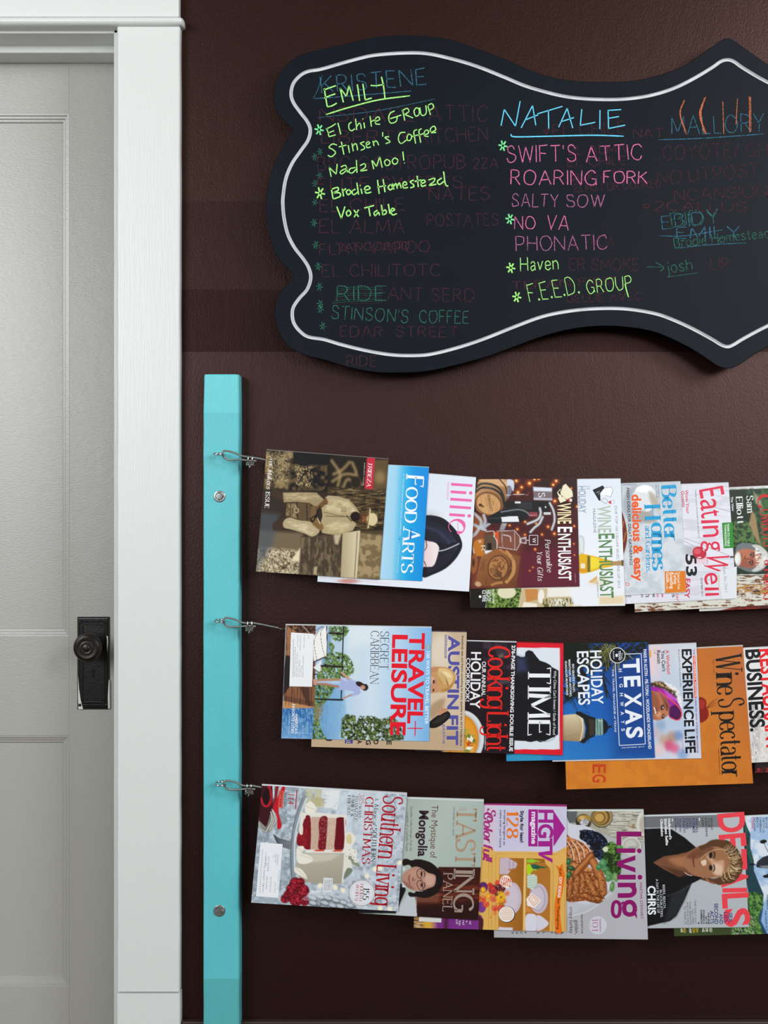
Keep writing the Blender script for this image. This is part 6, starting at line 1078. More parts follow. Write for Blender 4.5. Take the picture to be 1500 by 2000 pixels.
m.T('Southern', (1262, 202), (1212, 782), 178, rd, 'serif', thick=1.45, gap=1.9).T('Living', (1205, 828), (1180, 1215), 170, rd, 'serif', thick=1.6, gap=2.2).T('A', (1182, 225), (1180, 252), 34, '#3a3f48', 'serif').T('Magical', (1178, 280), (1160, 480), 40, '#3a3f48', 'italic').T('SOUTHERN', (1160, 500), (1145, 815), 42, '#3a3f48', 'serif').T('CHRISTMAS', (1098, 215), (1064, 832), 72, rd, 'serif')
m.T('385', (1040, 188), (1036, 285), 48, rd, 'thinserif').T('WAYS', (1034, 295), (1028, 410), 27, '#4a4f56', 'serif').T('TO DAZZLE', (1004, 205), (994, 435), 27, '#4a4f56', 'serif').T('FAMILY &', (970, 205), (960, 395), 27, '#4a4f56', 'serif').T('FRIENDS', (935, 202), (928, 385), 27, '#4a4f56', 'serif')
m.rule(rd, 8, (469, 152), (455, 328)).T('114', (392, 192), (384, 282), 56, rd, 'sans').T('GRACIOUS', (354, 165), (346, 305), 20, '#2c3036').flat('#e2544a', [(306, 160), (348, 162), (338, 318), (296, 316)]).T('GIFT IDEAS', (316, 165), (306, 308), 20, '#3a1a1e')
m.disc('#a89c90', 1062, 1097, 119).disc('#e4e6ec', 1062, 1097, 114).disc('#b9b0a8', 1062, 1097, 101).disc('#e6e8ee', 1062, 1097, 99).T('155', (1080, 1050), (1068, 1160), 54, '#33363e', 'serif').T('HOLIDAY', (1050, 1012), (1036, 1180), 28, rd, 'serif').T('RECIPES!', (1012, 1020), (998, 1168), 26, rd, 'serif').T('special double issue', (1395, 950), (1372, 1200), 22, '#8f96a2', 'italic')
m.flat('#eef0f4', [(135, 634), (338, 650), (298, 1142), (93, 1128)], 'mailing_label')
for i, (t, x, a, b, c) in enumerate((('********5-DIGIT 78701', 175, 720, 1090, '#5c6066'), ('AUAL 10879', 182, 760, 850, '#6c7076'), ('||||||||||||||||||||||||', 150, 700, 1090, '#aab0b6'), ('KIM T. BRUNNER', 205, 765, 900, '#7c8086'), ('TANG AVE DRIVE', 190, 940, 1060, '#7c8086'), ('AUSTIN TX', 225, 950, 1090, '#8c9096'), ('100', 250, 750, 770, '#8c9096'), ('SUNNY PARK', 270, 740, 820, '#8c9096'), ('JUN 2014', 265, 1000, 1090, '#a0a4aa'), ('SOUTHERN L.', 290, 740, 850, '#8c9096'), ('SCH-RLGT 11 1122', 300, 890, 1070, '#a0a4aa'))): m.T(t, (x, a), (x-10*(b-a)/150, b), 12, c)
m.flat('#dfe2e6', [(712, 955), (798, 962), (788, 1095), (704, 1088)])
for i, t in enumerate(('RED VELVET-', 'WHITE', 'CHOCOLATE', 'CHEESECAKE')): m.T(t, (778-i*18, 975), (772-i*18, 1075), 10, '#50545a', 'serif')
# tasting cover
m = newm(3, (740, 1550, 6.668), [(715, 1553.5), (945, 1562), (934, 1797), (700, 1783.5)], .3, 'pale green-grey bottom-row magazine cover with portrait of person in glasses', '#e6ecec', inset=3)
m.grad([(0, '#a9b4ac'), (.5, '#b3c0b8'), (1, '#a8b8b0')], (330, 200), (1350, 500)).poly('#3c1712', [(780, 955), (1340, 960), (1320, 1660), (480, 1610), (500, 1340)], 14).poly('#6c2c1c', [(820, 1150), (1340, 1150), (1320, 1420), (480, 1420)], 60, nz=(26, .48, .2, 3, 6, .8)).poly('#25100d', [(500, 1470), (1330, 1430), (1300, 1660), (480, 1620)], 60, a=.85).poly('#7a4a38', [(470, 1330), (800, 1300), (760, 1420), (480, 1420)], 50, a=.8)
m.poly('#15161c', [(-400, 1100), (340, 1180), (350, 1260), (280, 1420), (220, 1560), (-400, 1560)], 8).poly('#c5cbd0', [(360, 1330), (440, 1300), (480, 1400), (498, 1605), (220, 1585), (260, 1500)], 6).poly('#d9dde2', [(305, 1140), (360, 1210), (350, 1225), (300, 1215)], 5).poly('#d5dade', [(310, 960), (345, 965), (330, 1010), (312, 1010)], 5)
m.poly('#1c1214', [(315, 860), (370, 850), (420, 870), (480, 855), (560, 860), (680, 900), (780, 990), (830, 1100), (815, 1220), (740, 1310), (620, 1360), (500, 1345), (400, 1340), (390, 1280), (480, 1270), (420, 950), (318, 940)], 8, 1)
m.poly('#b98a78', [(330, 1030), (400, 980), (480, 950), (560, 975), (640, 1030), (730, 1060), (740, 1120), (720, 1200), (640, 1235), (540, 1270), (440, 1260), (360, 1210), (310, 1150), (300, 1080)], 10, 1).poly('#d0a492', [(600, 1050), (720, 1080), (710, 1180), (620, 1190)], 50, 1).poly('#c4947f', [(390, 1020), (480, 1000), (480, 1090), (400, 1080)], 40, 1).poly('#8c5c4c', [(300, 1130), (400, 1180), (460, 1250), (360, 1215)], 30, 1, a=.7)
m.line('#7a4238', 10, [(445, 1090), (440, 1130), (470, 1120)], 10).line('#98504c', 12, [(405, 1055), (385, 1110), (408, 1175)], 8).line('#6a3430', 4, [(402, 1060), (393, 1112), (404, 1170)], 4).ell('#2a1a18', 555, 1045, 12, 26, 0, 8).ell('#2a1a18', 555, 1190, 12, 26, 0, 8).line('#241614', 10, [(585, 1010), (600, 1050), (590, 1085)], 8).line('#241614', 10, [(590, 1160), (600, 1200), (582, 1235)], 8)
def loopr(m, col, w, pts): q = catmull(pts, 5, True); q.append(q[0]); V, F = ribbon(q, [w/2]*len(q)); m.put(V, F, col)
loopr(m, '#14100f', 7, [(555, 985), (560, 1060), (540, 1100), (505, 1080), (495, 1020), (520, 985)]); loopr(m, '#14100f', 7, [(560, 1140), (572, 1210), (565, 1265), (520, 1240), (498, 1180), (510, 1140)]); m.rule('#14100f', 6, (545, 1100), (552, 1120), (545, 1142)).rule('#d8dfe4', 3, (480, 1268), (572, 1272))
g = '#a98f72'
m.T('THE', (1042, 170), (1040, 225), 92, '#a98a70', 'thinserif').T('TAST', (1022, 180), (998, 945), 245, '#b0957a', 'serif', thick=1.5, thin=.8, gap=1.2).T('ING', (988, 978), (975, 1545), 250, '#a39082', 'serif', thick=1.5, thin=.8, gap=1.6).T('PANEL', (848, 1025), (830, 1535), 118, '#a39082', 'serif', thick=1.2, thin=.7)
m.T('The Mystique of', (690, 150), (668, 840), 82, '#6c4636', 'sans').T('Mongolia', (530, 220), (510, 818), 115, '#33202a', 'black').T('Soyombo Vodka Emerges from the', (412, 165), (402, 750), 30, '#4a4a48', 'italic').T('Legends of a Nomadic People', (362, 240), (350, 750), 32, '#4a4a48', 'italic').T('NOVEMBER 2013 - $4.95', (968, 175), (958, 545), 22, '#6a6e6a')
# purple house title cover
m = newm(3, (920, 1550, 6.665), [(815, 1567), (1107, 1573), (1105.5, 1820), (808, 1812)], .4, 'bottom-row magazine cover with purple house-shaped title over a yellow hutch', '#b4347c', inset=2.5)
m.fill('#d3cde4').poly('#c9c3dd', [(150, 150), (1240, 150), (1240, 700), (150, 700)], 200, a=.6).poly('#d9c6d0', [(140, 150), (330, 150), (300, 700), (140, 700)], 90, a=.7)
m.poly('#e3b25c', [(130, 690), (290, 710), (300, 750), (1120, 760), (1150, 740), (1200, 710), (1245, 690), (1245, 1805), (-800, 1805), (-800, 900), (130, 900)], 6).line('#c8944a', 6, [(1120, 760), (1200, 740), (1240, 740)], 5).line('#c8944a', 5, [(330, 780), (1120, 790)], 4)
for x in (235, 275, 325, 1050, 1070, 1225): m.line('#c48f3f', 6, [(x, 800 if x < 1000 else 900), (x-6, 1800)], 5)
m.poly('#b4742c', [(372, 832), (690, 842), (672, 1785), (355, 1785)], 5, col2='#a0641f', g=((400, 850), (660, 850))).poly('#b4742c', [(722, 842), (955, 850), (975, 920), (1020, 960), (1035, 1020), (1022, 1790), (708, 1788)], 5).line('#ecc47a', 16, [(705, 835), (690, 1790)], 4)
m.poly('#9a5a1a', [(722, 842), (955, 850), (960, 900), (724, 900)], 14, a=.7)
m.poly('#cbb7c4', [(375, 840), (480, 835), (580, 890), (605, 915), (580, 970), (470, 990), (515, 1005), (480, 1050), (375, 1050)], 6).line('#9d8a9c', 4, [(440, 840), (440, 1040)], 4).line('#9d8a9c', 4, [(500, 850), (500, 980)], 4).line('#9d8a9c', 4, [(550, 870), (550, 980)], 4)
m.ell('#c9bac8', 540, 1360, 118, 205, 0, 5).ell('#d3c6d2', 530, 1360, 90, 170, 0, 30)
m.ell('#c8bac8', 880, 1365, 122, 195, 0, 5).ell('#b5a6b6', 870, 1365, 100, 165, 0, 5).ell('#d0c4d0', 865, 1365, 88, 150, 0, 10)
V8 = [(728, 1060), (820, 1050), (862, 1080), (855, 1200), (800, 1252), (728, 1220)]; m.poly('#e4ece4', V8, 5)
for i in range(8):
    for j in range(4): m.line('#4c8a5c', 5, [(732+j*32, 1065+i*22), (746+j*32, 1078+i*22), (760+j*32, 1065+i*22)], 3, 0)
m.ell('#f4eadc', 450, 1150, 78, 88, 0, 4)
for i in range(6): m.line('#e04a30', 11, [(385+i*26, 1085+i*4), (360+i*28, 1180+i*6)], 4, 0)
m.line('#f0e4dc', 12, [(390, 1120), (520, 1190)], 4).line('#e04a30', 10, [(400, 1200), (500, 1120)], 4)
m.poly('#f4ebe4', [(720, 1370), (790, 1290), (910, 1390), (830, 1490), (730, 1460)], 5).frame('#e88234', 7, [(750, 1375), (800, 1318), (882, 1392), (820, 1462)]).frame('#e88234', 5, [(785, 1380), (808, 1350), (850, 1390), (818, 1428)])
m.poly('#8fc82e', [(722, 858), (800, 852), (850, 870), (900, 878), (900, 886), (850, 888), (800, 900), (722, 895)], 4).poly('#1d5c40', [(728, 925), (840, 920), (900, 945), (990, 955), (990, 965), (900, 972), (840, 995), (728, 990)], 4).poly('#b4d41c', [(728, 925), (770, 925), (800, 975), (850, 985), (850, 997), (800, 1005), (770, 1050), (728, 1045)], 4, 1).line('#3a5a9a', 8, [(810, 930), (818, 985)], 5)
m.disc('#22202c', 466, 1572, 108).disc('#f0ebe8', 462, 1570, 102)
rnd = random.Random(4)
for i in range(9):
    for j in range(9):
        x, y = 380+i*21+(j % 2)*10, 1488+j*21
        if (x-462)**2+(y-1570)**2 < 86**2: m.disc('#e8a03a', x, y, 6, 10)
m.poly('#dcdbe8', [(715, 1590), (800, 1565), (850, 1600), (855, 1760), (800, 1790), (712, 1780)], 8, 1).poly('#dad4e2', [(850, 1600), (900, 1590), (970, 1640), (1010, 1690), (970, 1740), (900, 1780), (850, 1770)], 8, 1).line('#b0a8bc', 4, [(855, 1600), (857, 1770)], 4).poly('#d9d2dc', [(360, 1735), (540, 1745), (545, 1785), (355, 1785)], 6).poly('#d48a44', [(715, 1470), (800, 1490), (800, 1555), (712, 1550)], 14, nz=(16, .4, .2, 7, 1, 1))
m.ell('#5c2a6c', 160, 1220, 60, 70, 0, 10).ell('#7c3a8c', 140, 1475, 55, 75, 0, 8).ell('#4a1c3c', 110, 1690, 50, 110, 0, 12).ell('#4a2248', 290, 1250, 60, 60, 0, 30)
fl = [(155, 1255, 42, '#e8942c'), (225, 1335, 38, '#f0922c'), (250, 1200, 40, '#d02a20'), (290, 1260, 50, '#dc3020'), (340, 1160, 34, '#e0402c'), (290, 1370, 46, '#e0603c'), (390, 1350, 66, '#f0b41c'), (390, 1500, 48, '#dc3a30'), (310, 1490, 44, '#e04030'), (150, 1370, 46, '#e44a24'), (200, 1440, 42, '#e4542c'), (470, 1300, 34, '#e8824c'), (360, 1225, 44, '#4c1228'), (420, 1240, 30, '#5c1430'), (310, 1560, 26, '#e8823c'), (350, 1430, 22, '#f08a2c'), (330, 1310, 24, '#3a1020'), (440, 1400, 26, '#e0742c')]
for x, y, r, c in fl: m.ell(c, x, y, r, r, 0, 10, nz=(10, .34, .3, x, 1, 1)).ell('#ffffff', x-6, y-6, r*.4, r*.4, 0, 14, a=.16).ell('#3a1010', x, y, r*.22, r*.22, 0, 10, a=.5)
m.ell('#f7c430', 155, 1250, 20, 20, 0, 10).ell('#f2c13a', 225, 1335, 18, 18, 0, 10).ell('#e08a2c', 260, 1610, 16, 16, 0, 8)
def kk(x, y): return ((740+x/6.668-920)*6.665, (1550+y/6.668-1550)*6.665)
m.poly('#5c3a30', [kk(450, 1595), kk(610, 1600), kk(610, 1750), kk(440, 1745)], 8, nz=(10, .4, .3, 3, 4, .5)).poly('#d8c0a8', [kk(450, 1610), kk(600, 1610), kk(600, 1740), kk(460, 1740)], 10, nz=(12, .55, .1, 5, .4, 4), a=.8).poly('#d9a83a', [kk(605, 1670), kk(690, 1675), kk(690, 1750), kk(600, 1748)], 5).poly('#7a2f84', [kk(720, 1600), kk(1340, 1600), kk(1340, 1790), kk(715, 1780)], 8).poly('#4a1c20', [kk(840, 1600), kk(900, 1600), kk(900, 1790), kk(850, 1790)], 20).poly('#4a1c20', [kk(1300, 1600), kk(1360, 1640), kk(1350, 1790), kk(1300, 1790)], 20)
m.flat('#ddd8d4', [kk(525, 1600), kk(815, 1620), kk(812, 1678), kk(520, 1665)])
for t, x, a, b in (('nd', 1180, 1660, 1700), ('w', 1135, 1650, 1680), ('rs?', 1090, 1650, 1712), ('tmas,', 1045, 1650, 1722), ('p.26', 1008, 1640, 1700)): m.T(t, kk(x, a), kk(x-3, b), 26, '#d9cfe0', 'bold')
mg = '#a5208c'
m.flat(mg, [(1070, 218), (1075, 688), (1225, 455)]).T('HG', (885, 208), (882, 578), 180, mg, 'black').flat(mg, [(875, 585), (1060, 585), (1060, 590), (875, 592)][:0] or [(1026, 580), (1060, 580), (1060, 800), (1026, 740)]).flat(mg, [(876, 618), (1030, 618), (1030, 688), (876, 688)]).flat(mg, [(1060, 740), (1060, 800), (940, 800), (1060, 850), (1060, 900), (880, 800), (880, 765)])
m.flat(mg, [(748, 205), (870, 205), (866, 688), (746, 685)]).T('magazine', (790, 238), (788, 655), 62, '#ece6f4', 'black')
m.T('Style for less!', (645, 222), (640, 635), 40, '#26222c', 'black').T('128', (472, 232), (466, 585), 145, '#ee7a1c', 'didone', thick=2).T('amazing bargains to', (428, 212), (422, 672), 26, '#3a3640', 'sans').T('make over your home', (376, 212), (370, 700), 26, '#3a3640', 'sans')
m.T('So', (215, 190), (205, 375), 108, '#a8287c', 'boldital').T('Colorful!', (172, 240), (160, 895), 112, '#a8287c', 'boldital')
band(m, '#ee7418', [(1105, 930), (1150, 955), (1190, 915), (1200, 980), (1215, 1080), (1195, 1250), (1165, 1400), (1160, 1600), (1180, 1800), (1105, 1800), (1088, 1600), (1092, 1420), (1125, 1250), (1145, 1080), (1130, 980)])
m.T('Fun', (1142, 985), (1158, 1065), 32, '#3a1e10', 'bold').T('DIY IDEAS', (1152, 1088), (1128, 1350), 34, '#f6e8e0', 'black').T('for Thanksgiving', (1125, 1368), (1116, 1768), 32, '#3a1e10', 'bold')
# living cover
m = newm(3, (1060, 1560, 6.522), [(960, 1581), (1257, 1582), (1265.5, 1835), (965, 1831)], .48, 'bottom-row magazine cover with magenta title and roast turkey with grapes and herbs', '#e4ece8', inset=2.5)
m.grad([(0, '#b0afb4'), (1, '#b9b8be')], (300, 600), (1300, 1200)).poly('#a9a698', [(250, 150), (1310, 150), (1310, 560), (900, 500), (700, 420), (300, 300)], 20).poly('#c9c5b8', [(600, 160), (1310, 160), (1310, 560), (900, 500)], 20, nz=(26, .45, .2, 3, 5, .7)).poly('#6d695c', [(600, 160), (1310, 160), (1310, 560), (900, 500)], 20, nz=(22, .62, .1, 5, 6, .5)).poly('#4c5054', [(250, 160), (440, 160), (430, 300), (300, 320)], 30, a=.8).poly('#9a7a5a', [(1080, 300), (1180, 320), (1180, 380), (1100, 370)], 20, nz=(16, .5, .1, 6, 2, 1))
m.ell('#2c2620', 520, 290, 100, 95, 0, 14).ell('#a8843c', 530, 265, 92, 62, 0, 20).ell('#3a3028', 530, 320, 80, 60, 0, 14).ell('#c9ced2', 530, 300, 60, 46, 0, 14, nz=(9, .45, .2, 3, 1, 1)).ell('#d8b468', 500, 240, 40, 20, 0, 24)
m.ell('#2a241c', 752, 235, 140, 134, 0, 6).ell('#a89468', 752, 232, 132, 126, 0, 6).ell('#6c5226', 745, 230, 115, 110, 0, 12).ell('#b8914a', 735, 235, 92, 88, 0, 16).ell('#7c5c28', 728, 240, 76, 72, 0, 12).ell('#c8a058', 722, 240, 58, 54, 0, 22).box('#b9b4a4', 560, 100, 900, 156, 4, a=0)
m.ell('#d6d4cc', 1290, 320, 95, 160, 0, 10).ell('#b8b2a2', 1300, 330, 70, 120, 0, 30).ell('#cfd0cc', 1135, 600, 130, 118, 0, 6).ell('#b3b1a6', 1130, 600, 105, 95, 0, 20).ell('#c8c6bc', 1120, 590, 70, 64, 0, 30).line('#6a6e68', 6, [(1215, 510), (1255, 570), (1262, 640)], 6).ell('#9aa09a', 1140, 630, 60, 26, 0, 30)
m.poly('#d2d3de', [(280, 300), (340, 310), (400, 330), (480, 335), (540, 345), (640, 385), (720, 440), (800, 510), (860, 600), (880, 1000), (820, 1200), (700, 1320), (500, 1380), (280, 1400)], 8, 1).poly('#c0c0c6', [(280, 1300), (560, 1340), (760, 1230), (900, 1180), (860, 1260), (600, 1420), (280, 1500)], 40, 1, a=.8).line('#e4e4ea', 8, [(340, 1500), (600, 1420), (860, 1200), (900, 1150)], 8)
for a, c in (([(290, 480), (360, 500), (470, 540), (600, 620), (640, 700), (560, 760), (480, 860), (420, 920), (300, 900)], '#b5683a'), ([(290, 920), (410, 920), (560, 860), (720, 1000), (790, 1200), (730, 1310), (520, 1300), (300, 1290)], '#9c5228')):
    m.poly(c, a, 12, 1).poly('#d9935a', a, 12, 1, nz=(36, .5, .25, 3, 1, 1)).poly('#6e3418', a, 12, 1, nz=(26, .62, .12, 4, 1, 1))
for a in ([(310, 545), (370, 640), (400, 780)], [(370, 545), (440, 650), (480, 820)], [(430, 545), (510, 640), (530, 760)], [(530, 580), (590, 640), (610, 700)]): m.line('#5e2c16', 14, [(x-10, y) for x, y in a], 8); m.line('#ecd0ba', 13, a, 8)
for a, w, c in (([(620, 730), (560, 800), (450, 920), (415, 1000)], 90, '#8f4a20'), ([(640, 800), (720, 960), (760, 1080), (770, 1190)], 95, '#a8602c'), ([(560, 980), (600, 1080), (650, 1180), (700, 1280)], 100, '#93501f'), ([(330, 1260), (480, 1220), (620, 1270), (710, 1285)], 84, '#874318'), ([(360, 1010), (350, 1120), (330, 1220)], 60, '#a05c2a'), ([(440, 1010), (430, 1110), (410, 1200)], 56, '#ad6a36'), ([(510, 1010), (510, 1110), (490, 1190)], 56, '#a5602c')):
    m.line('#55260f', w+8, a, 18); m.line(c, w-4, a, 14); m.line('#c9824a', w*.45, [(x-8, y-10) for x, y in a], 22, a=.8)
m.poly('#5c2810', [(300, 980), (800, 900), (800, 1310), (300, 1310)], 20, nz=(16, .6, .2, 9, 1, 1), a=.75).poly('#dca468', [(300, 980), (800, 900), (800, 1310), (300, 1310)], 20, nz=(12, .66, .15, 19, 1, 1), a=.6)
rnd = random.Random(5)
m.poly('#12131f', [(490, 410), (560, 395), (700, 425), (780, 480), (830, 560), (780, 640), (760, 760), (660, 740), (640, 640), (540, 550), (470, 500)], 12, 1)
for i in range(95):
    x, y = rnd.uniform(480, 830), rnd.uniform(400, 770)
    if (y-400) < (x-470)*1.15+70 and (y-400) > (x-620)*.75-10 and x > 470: r = rnd.uniform(16, 24); m.ell('#10111c', x, y, r, r, 0, 5).ell('#263650', x-4, y-4, r*.7, r*.7, 0, 9).ell('#54709a', x-7, y-6, r*.22, r*.22, 0, 6)
def leafs(n, x0, x1, y0, y1, cols, seed, L=46, W=14):
    rnd = random.Random(seed)
    for i in range(n):
        x, y, a = rnd.uniform(x0, x1), rnd.uniform(y0, y1), rnd.uniform(0, 360); m.ell(rnd.choice(cols), x, y, L*rnd.uniform(.7, 1.2), W, a, 6)
m.poly('#1c3018', [(820, 580), (880, 560), (980, 620), (990, 800), (1000, 900), (960, 1000), (840, 980), (760, 900), (760, 760)], 20, 1)
leafs(90, 780, 990, 590, 960, ['#34581f', '#4c7a2c', '#254418', '#6a9440', '#1c3414'], 3, 30, 6); leafs(26, 830, 910, 540, 700, ['#5c8a34', '#7aa448'], 6, 26, 5)
for x, y, rx, ry, d, c in ((765, 820, 48, 58, 10, '#4a8a58'), (718, 870, 40, 44, 30, '#3c7a4a'), (800, 900, 46, 40, -30, '#3f7a48'), (850, 980, 70, 40, 60, '#5c8f50'), (930, 1000, 60, 36, 80, '#6c9a54'), (885, 1120, 32, 68, 8, '#5c8a48'), (980, 620, 44, 30, 10, '#4c8a3c'), (840, 1010, 40, 50, 20, '#4e8450'), (330, 800, 34, 50, 0, '#2c6038'), (360, 885, 54, 32, 10, '#1f4428'), (335, 970, 32, 50, 20, '#2f5c38')): m.ell(c, x, y, rx, ry, d, 8).ell('#a4c890', x-8, y-8, rx*.5, ry*.4, d, 24, a=.45)
m.poly('#d3dcb4', [(760, 640), (800, 608), (832, 625), (825, 670), (790, 678)], 8, 1)
mg = '#8c1065'
for y0, y1, x0, x1 in ((418, 482, 940, 1258), (530, 592, 940, 1000), (632, 690, 945, 1180), (968, 1030, 950, 1185)): m.flat(mg, [(x0, y0), (x1, y0), (x1, y1), (x0, y1)])
m.flat(mg, [(940, 418), (1000, 418), (1000, 592), (942, 592)]).disc(mg, 1230, 664, 30).disc(mg, 1238, 1000, 31).flat(mg, [(1180, 722), (1180, 782), (1025, 830), (1180, 880), (1182, 940), (950, 858), (950, 800)])
m.T('n', (955, 1072), (955, 1262), 355, mg, 'black').T('g', (1010, 1295), (1010, 1520), 330, mg, 'black') if 0 else m.flat(mg, [(955, 1070), (1186, 1070), (1186, 1125), (955, 1130)])
V, F = ribbon(catmull([(1115, 1098), (1160, 1135), (1165, 1190), (1130, 1225), (1080, 1232), (955, 1234)], 6), [30]*31); m.put(V, F, mg)
loopr(m, mg, 56, [(1175, 1400), (1155, 1460), (1100, 1475), (1050, 1450), (1038, 1390), (1055, 1335), (1110, 1315), (1155, 1340)]); loopr(m, mg, 44, [(985, 1370), (982, 1440), (965, 1490), (925, 1500), (895, 1465), (890, 1395), (905, 1330), (940, 1312), (970, 1330)]); m.flat(mg, [(1160, 1470), (1200, 1530), (1200, 1480), (1185, 1440)]).rule(mg, 26, (985, 1350), (1025, 1320), (1050, 1335))
m.T('MARTHA STEWART', (1232, 1070), (1248, 1532), 34, mg, 'sans').T('crispy turkey', (342, 1378), (345, 1715), 44, '#34323a', 'sans').T('golden,', (408, 1545), (412, 1728), 46, '#34323a', 'sans').T('NEW SECRETS FOR', (488, 1475), (492, 1718), 20, '#34323a', 'bold')
m.disc('#cfced8', 700, 1612, 116).T('101', (630, 1530), (632, 1690), 74, '#b0608c', 'thinserif').T('THANKSGIVING', (722, 1520), (726, 1695), 17, mg, 'bold').T('IDEAS', (592, 1580), (594, 1640), 10, mg)
def ll(x, y): return ((920+x/6.665-1060)*6.522, (1550+y/6.665-1560)*6.522)
for t, x in (('S', 530), ('S', 585), ('D', 640), ('K', 695), ('S', 860), ('L', 935), ('A', 1040), ('C', 1100), ('S', 1170)): m.T(t, ll(x, 1800), ll(x, 1824), 26, '#3c3c44', 'bold')
# details cover
m = newm(3, (1240, 1570, 5.769), [(1175, 1594), (1450, 1588), (1463, 1811), (1180, 1814)], .3, 'bottom-row magazine cover with coral-red title and fair-haired man in black', '#dfe6ea', inset=2.5)
m.grad([(0, '#b9bec2'), (1, '#b4b9bd')], (0, 300), (0, 1400)).poly('#6f7175', [(-400, 100), (960, 115), (965, 260), (-400, 275)], 10).poly('#7e8084', [(400, 115), (960, 115), (965, 255), (400, 265)], 60, a=.7).poly('#c6cbd0', [(960, 120), (1215, 110), (1230, 230), (965, 240)], 60, a=.0)
cr = '#ee4450'
m.T('D', (940, 115), (960, 335), 280, cr, 'black').T('E', (955, 350), (968, 500), 280, cr, 'black').T('T', (965, 520), (975, 752), 280, cr, 'black').T('A', (975, 740), (990, 945), 280, cr, 'black').flat(cr, [(985, 952), (1263, 945), (1264, 995), (988, 1000)]).T('L', (990, 1015), (1000, 1182), 280, cr, 'black').T('S', (1005, 1190), (1022, 1392), 270, cr, 'black')
m.T('SHOULD', (852, 158), (858, 295), 22, '#2f333c', 'bold').T('YOU BE', (822, 158), (826, 265), 22, '#2f333c', 'bold').T('EXERCISING', (788, 158), (800, 368), 22, '#2f333c', 'bold').T('LESS?', (752, 158), (756, 262), 22, '#2f333c', 'bold')
for i, (t, y) in enumerate((('ARE ALL', 332), ('FORMER', 330), ('CHILD', 272), ('STARS', 285), ('CRAZY?', 325))): m.T(t, (682-i*36, 160), (687-i*36, y), 27, '#35406c', 'bold')
for i, (t, y) in enumerate((('WE ASKED', 318), ('COREY', 262), ('FELDMAN', 305))): m.T(t, (502-i*26, 160), (505-i*26, y), 17, '#35406c', 'bold')
m.poly('#0e0f12', [(-400, 280), (140, 282), (280, 275), (420, 290), (560, 380), (700, 500), (720, 560), (760, 840), (640, 900), (560, 1080), (470, 1260), (400, 1320), (140, 1380), (-400, 1400)], 6).poly('#2b2e33', [(400, 1040), (620, 900), (560, 1080), (460, 1270), (330, 1340)], 60, a=.8).line('#54585e', 4, [(360, 1040), (520, 980), (620, 920)], 5)
m.poly('#7a4e36', [(205, 662), (330, 590), (480, 570), (600, 540), (700, 500), (760, 820), (640, 810), (560, 790), (500, 825), (330, 740)], 8).poly('#a8714e', [(380, 620), (540, 590), (640, 600), (620, 700), (480, 700)], 60, 1).poly('#4e2e20', [(300, 700), (560, 760), (640, 800), (500, 830)], 30, a=.8)
m.poly('#a06e4e', [(560, 590), (640, 520), (760, 460), (880, 440), (1000, 470), (1080, 560), (1090, 700), (1040, 800), (900, 830), (760, 830), (640, 790), (570, 720), (550, 650)], 8, 1).poly('#d6a888', [(780, 560), (880, 700), (900, 800), (990, 790), (1000, 640), (900, 640), (820, 520)], 40, 1, a=.8).poly('#6a3f2a', [(580, 590), (700, 500), (860, 470), (880, 540), (740, 600), (640, 620)], 50, 1, a=.8).poly('#e8ccb4', [(880, 680), (980, 700), (970, 790), (880, 780)], 40, 1, a=.7)
m.ell('#1c1412', 855, 580, 20, 34, 8, 10).ell('#1c1412', 855, 720, 20, 32, -5, 10).line('#33221a', 16, [(895, 545), (900, 585), (885, 610)], 12).line('#33221a', 14, [(890, 690), (898, 730), (885, 760)], 12).poly('#e6c8b0', [(740, 650), (800, 630), (800, 690), (750, 690)], 14, 1).line('#6c3e2c', 8, [(745, 620), (735, 650), (750, 690)], 8).line('#7c3c34', 14, [(660, 580), (655, 640), (668, 710)], 8).line('#4c241e', 5, [(668, 585), (662, 640), (670, 705)], 4).line('#eed8c4', 7, [(560, 770), (600, 800), (640, 805)], 5)
m.poly('#5c3c26', [(720, 480), (780, 460), (860, 410), (960, 400), (1060, 420), (1150, 500), (1210, 620), (1225, 700), (1180, 830), (1100, 900), (950, 915), (880, 880), (800, 870), (740, 850), (790, 830), (900, 840), (1000, 800), (1060, 740), (1080, 640), (1030, 540), (960, 490), (860, 480), (760, 520)], 8, 1)
rnd = random.Random(9)
for i in range(110):
    a = rnd.uniform(-1.25, 1.35); r0, r1 = rnd.uniform(120, 170), rnd.uniform(190, 290); cx, cy = 940, 660
    m.line(rnd.choice(['#c9a878', '#8c6844', '#e8d4a8', '#a27c50', '#3a2616', '#3a2616', '#d4b888']), rnd.uniform(3, 7), [(cx+r0*math.cos(a), cy+r0*math.sin(a)*1.0), (cx+(r0+r1)/2*math.cos(a+.12), cy+(r0+r1)/2*math.sin(a+.12)), (cx+r1*math.cos(a+.05)*.98, cy+r1*math.sin(a+.05)*.88)], 5)
m.line('#c9a878', 7, [(730, 640), (780, 580), (880, 525), (980, 510), (1050, 530)], 4).line('#8a4a34', 20, [(800, 850), (850, 880), (900, 895)], 14).line('#c98868', 6, [(800, 830), (830, 870)], 6)
m.lift([(640, 560), (730, 485), (800, 455), (870, 408), (960, 402), (1060, 425), (1140, 490), (1200, 590), (1218, 690), (1190, 800), (1120, 885), (1000, 910), (940, 905), (860, 880), (740, 850), (640, 790)])
w = '#f0f2f4'
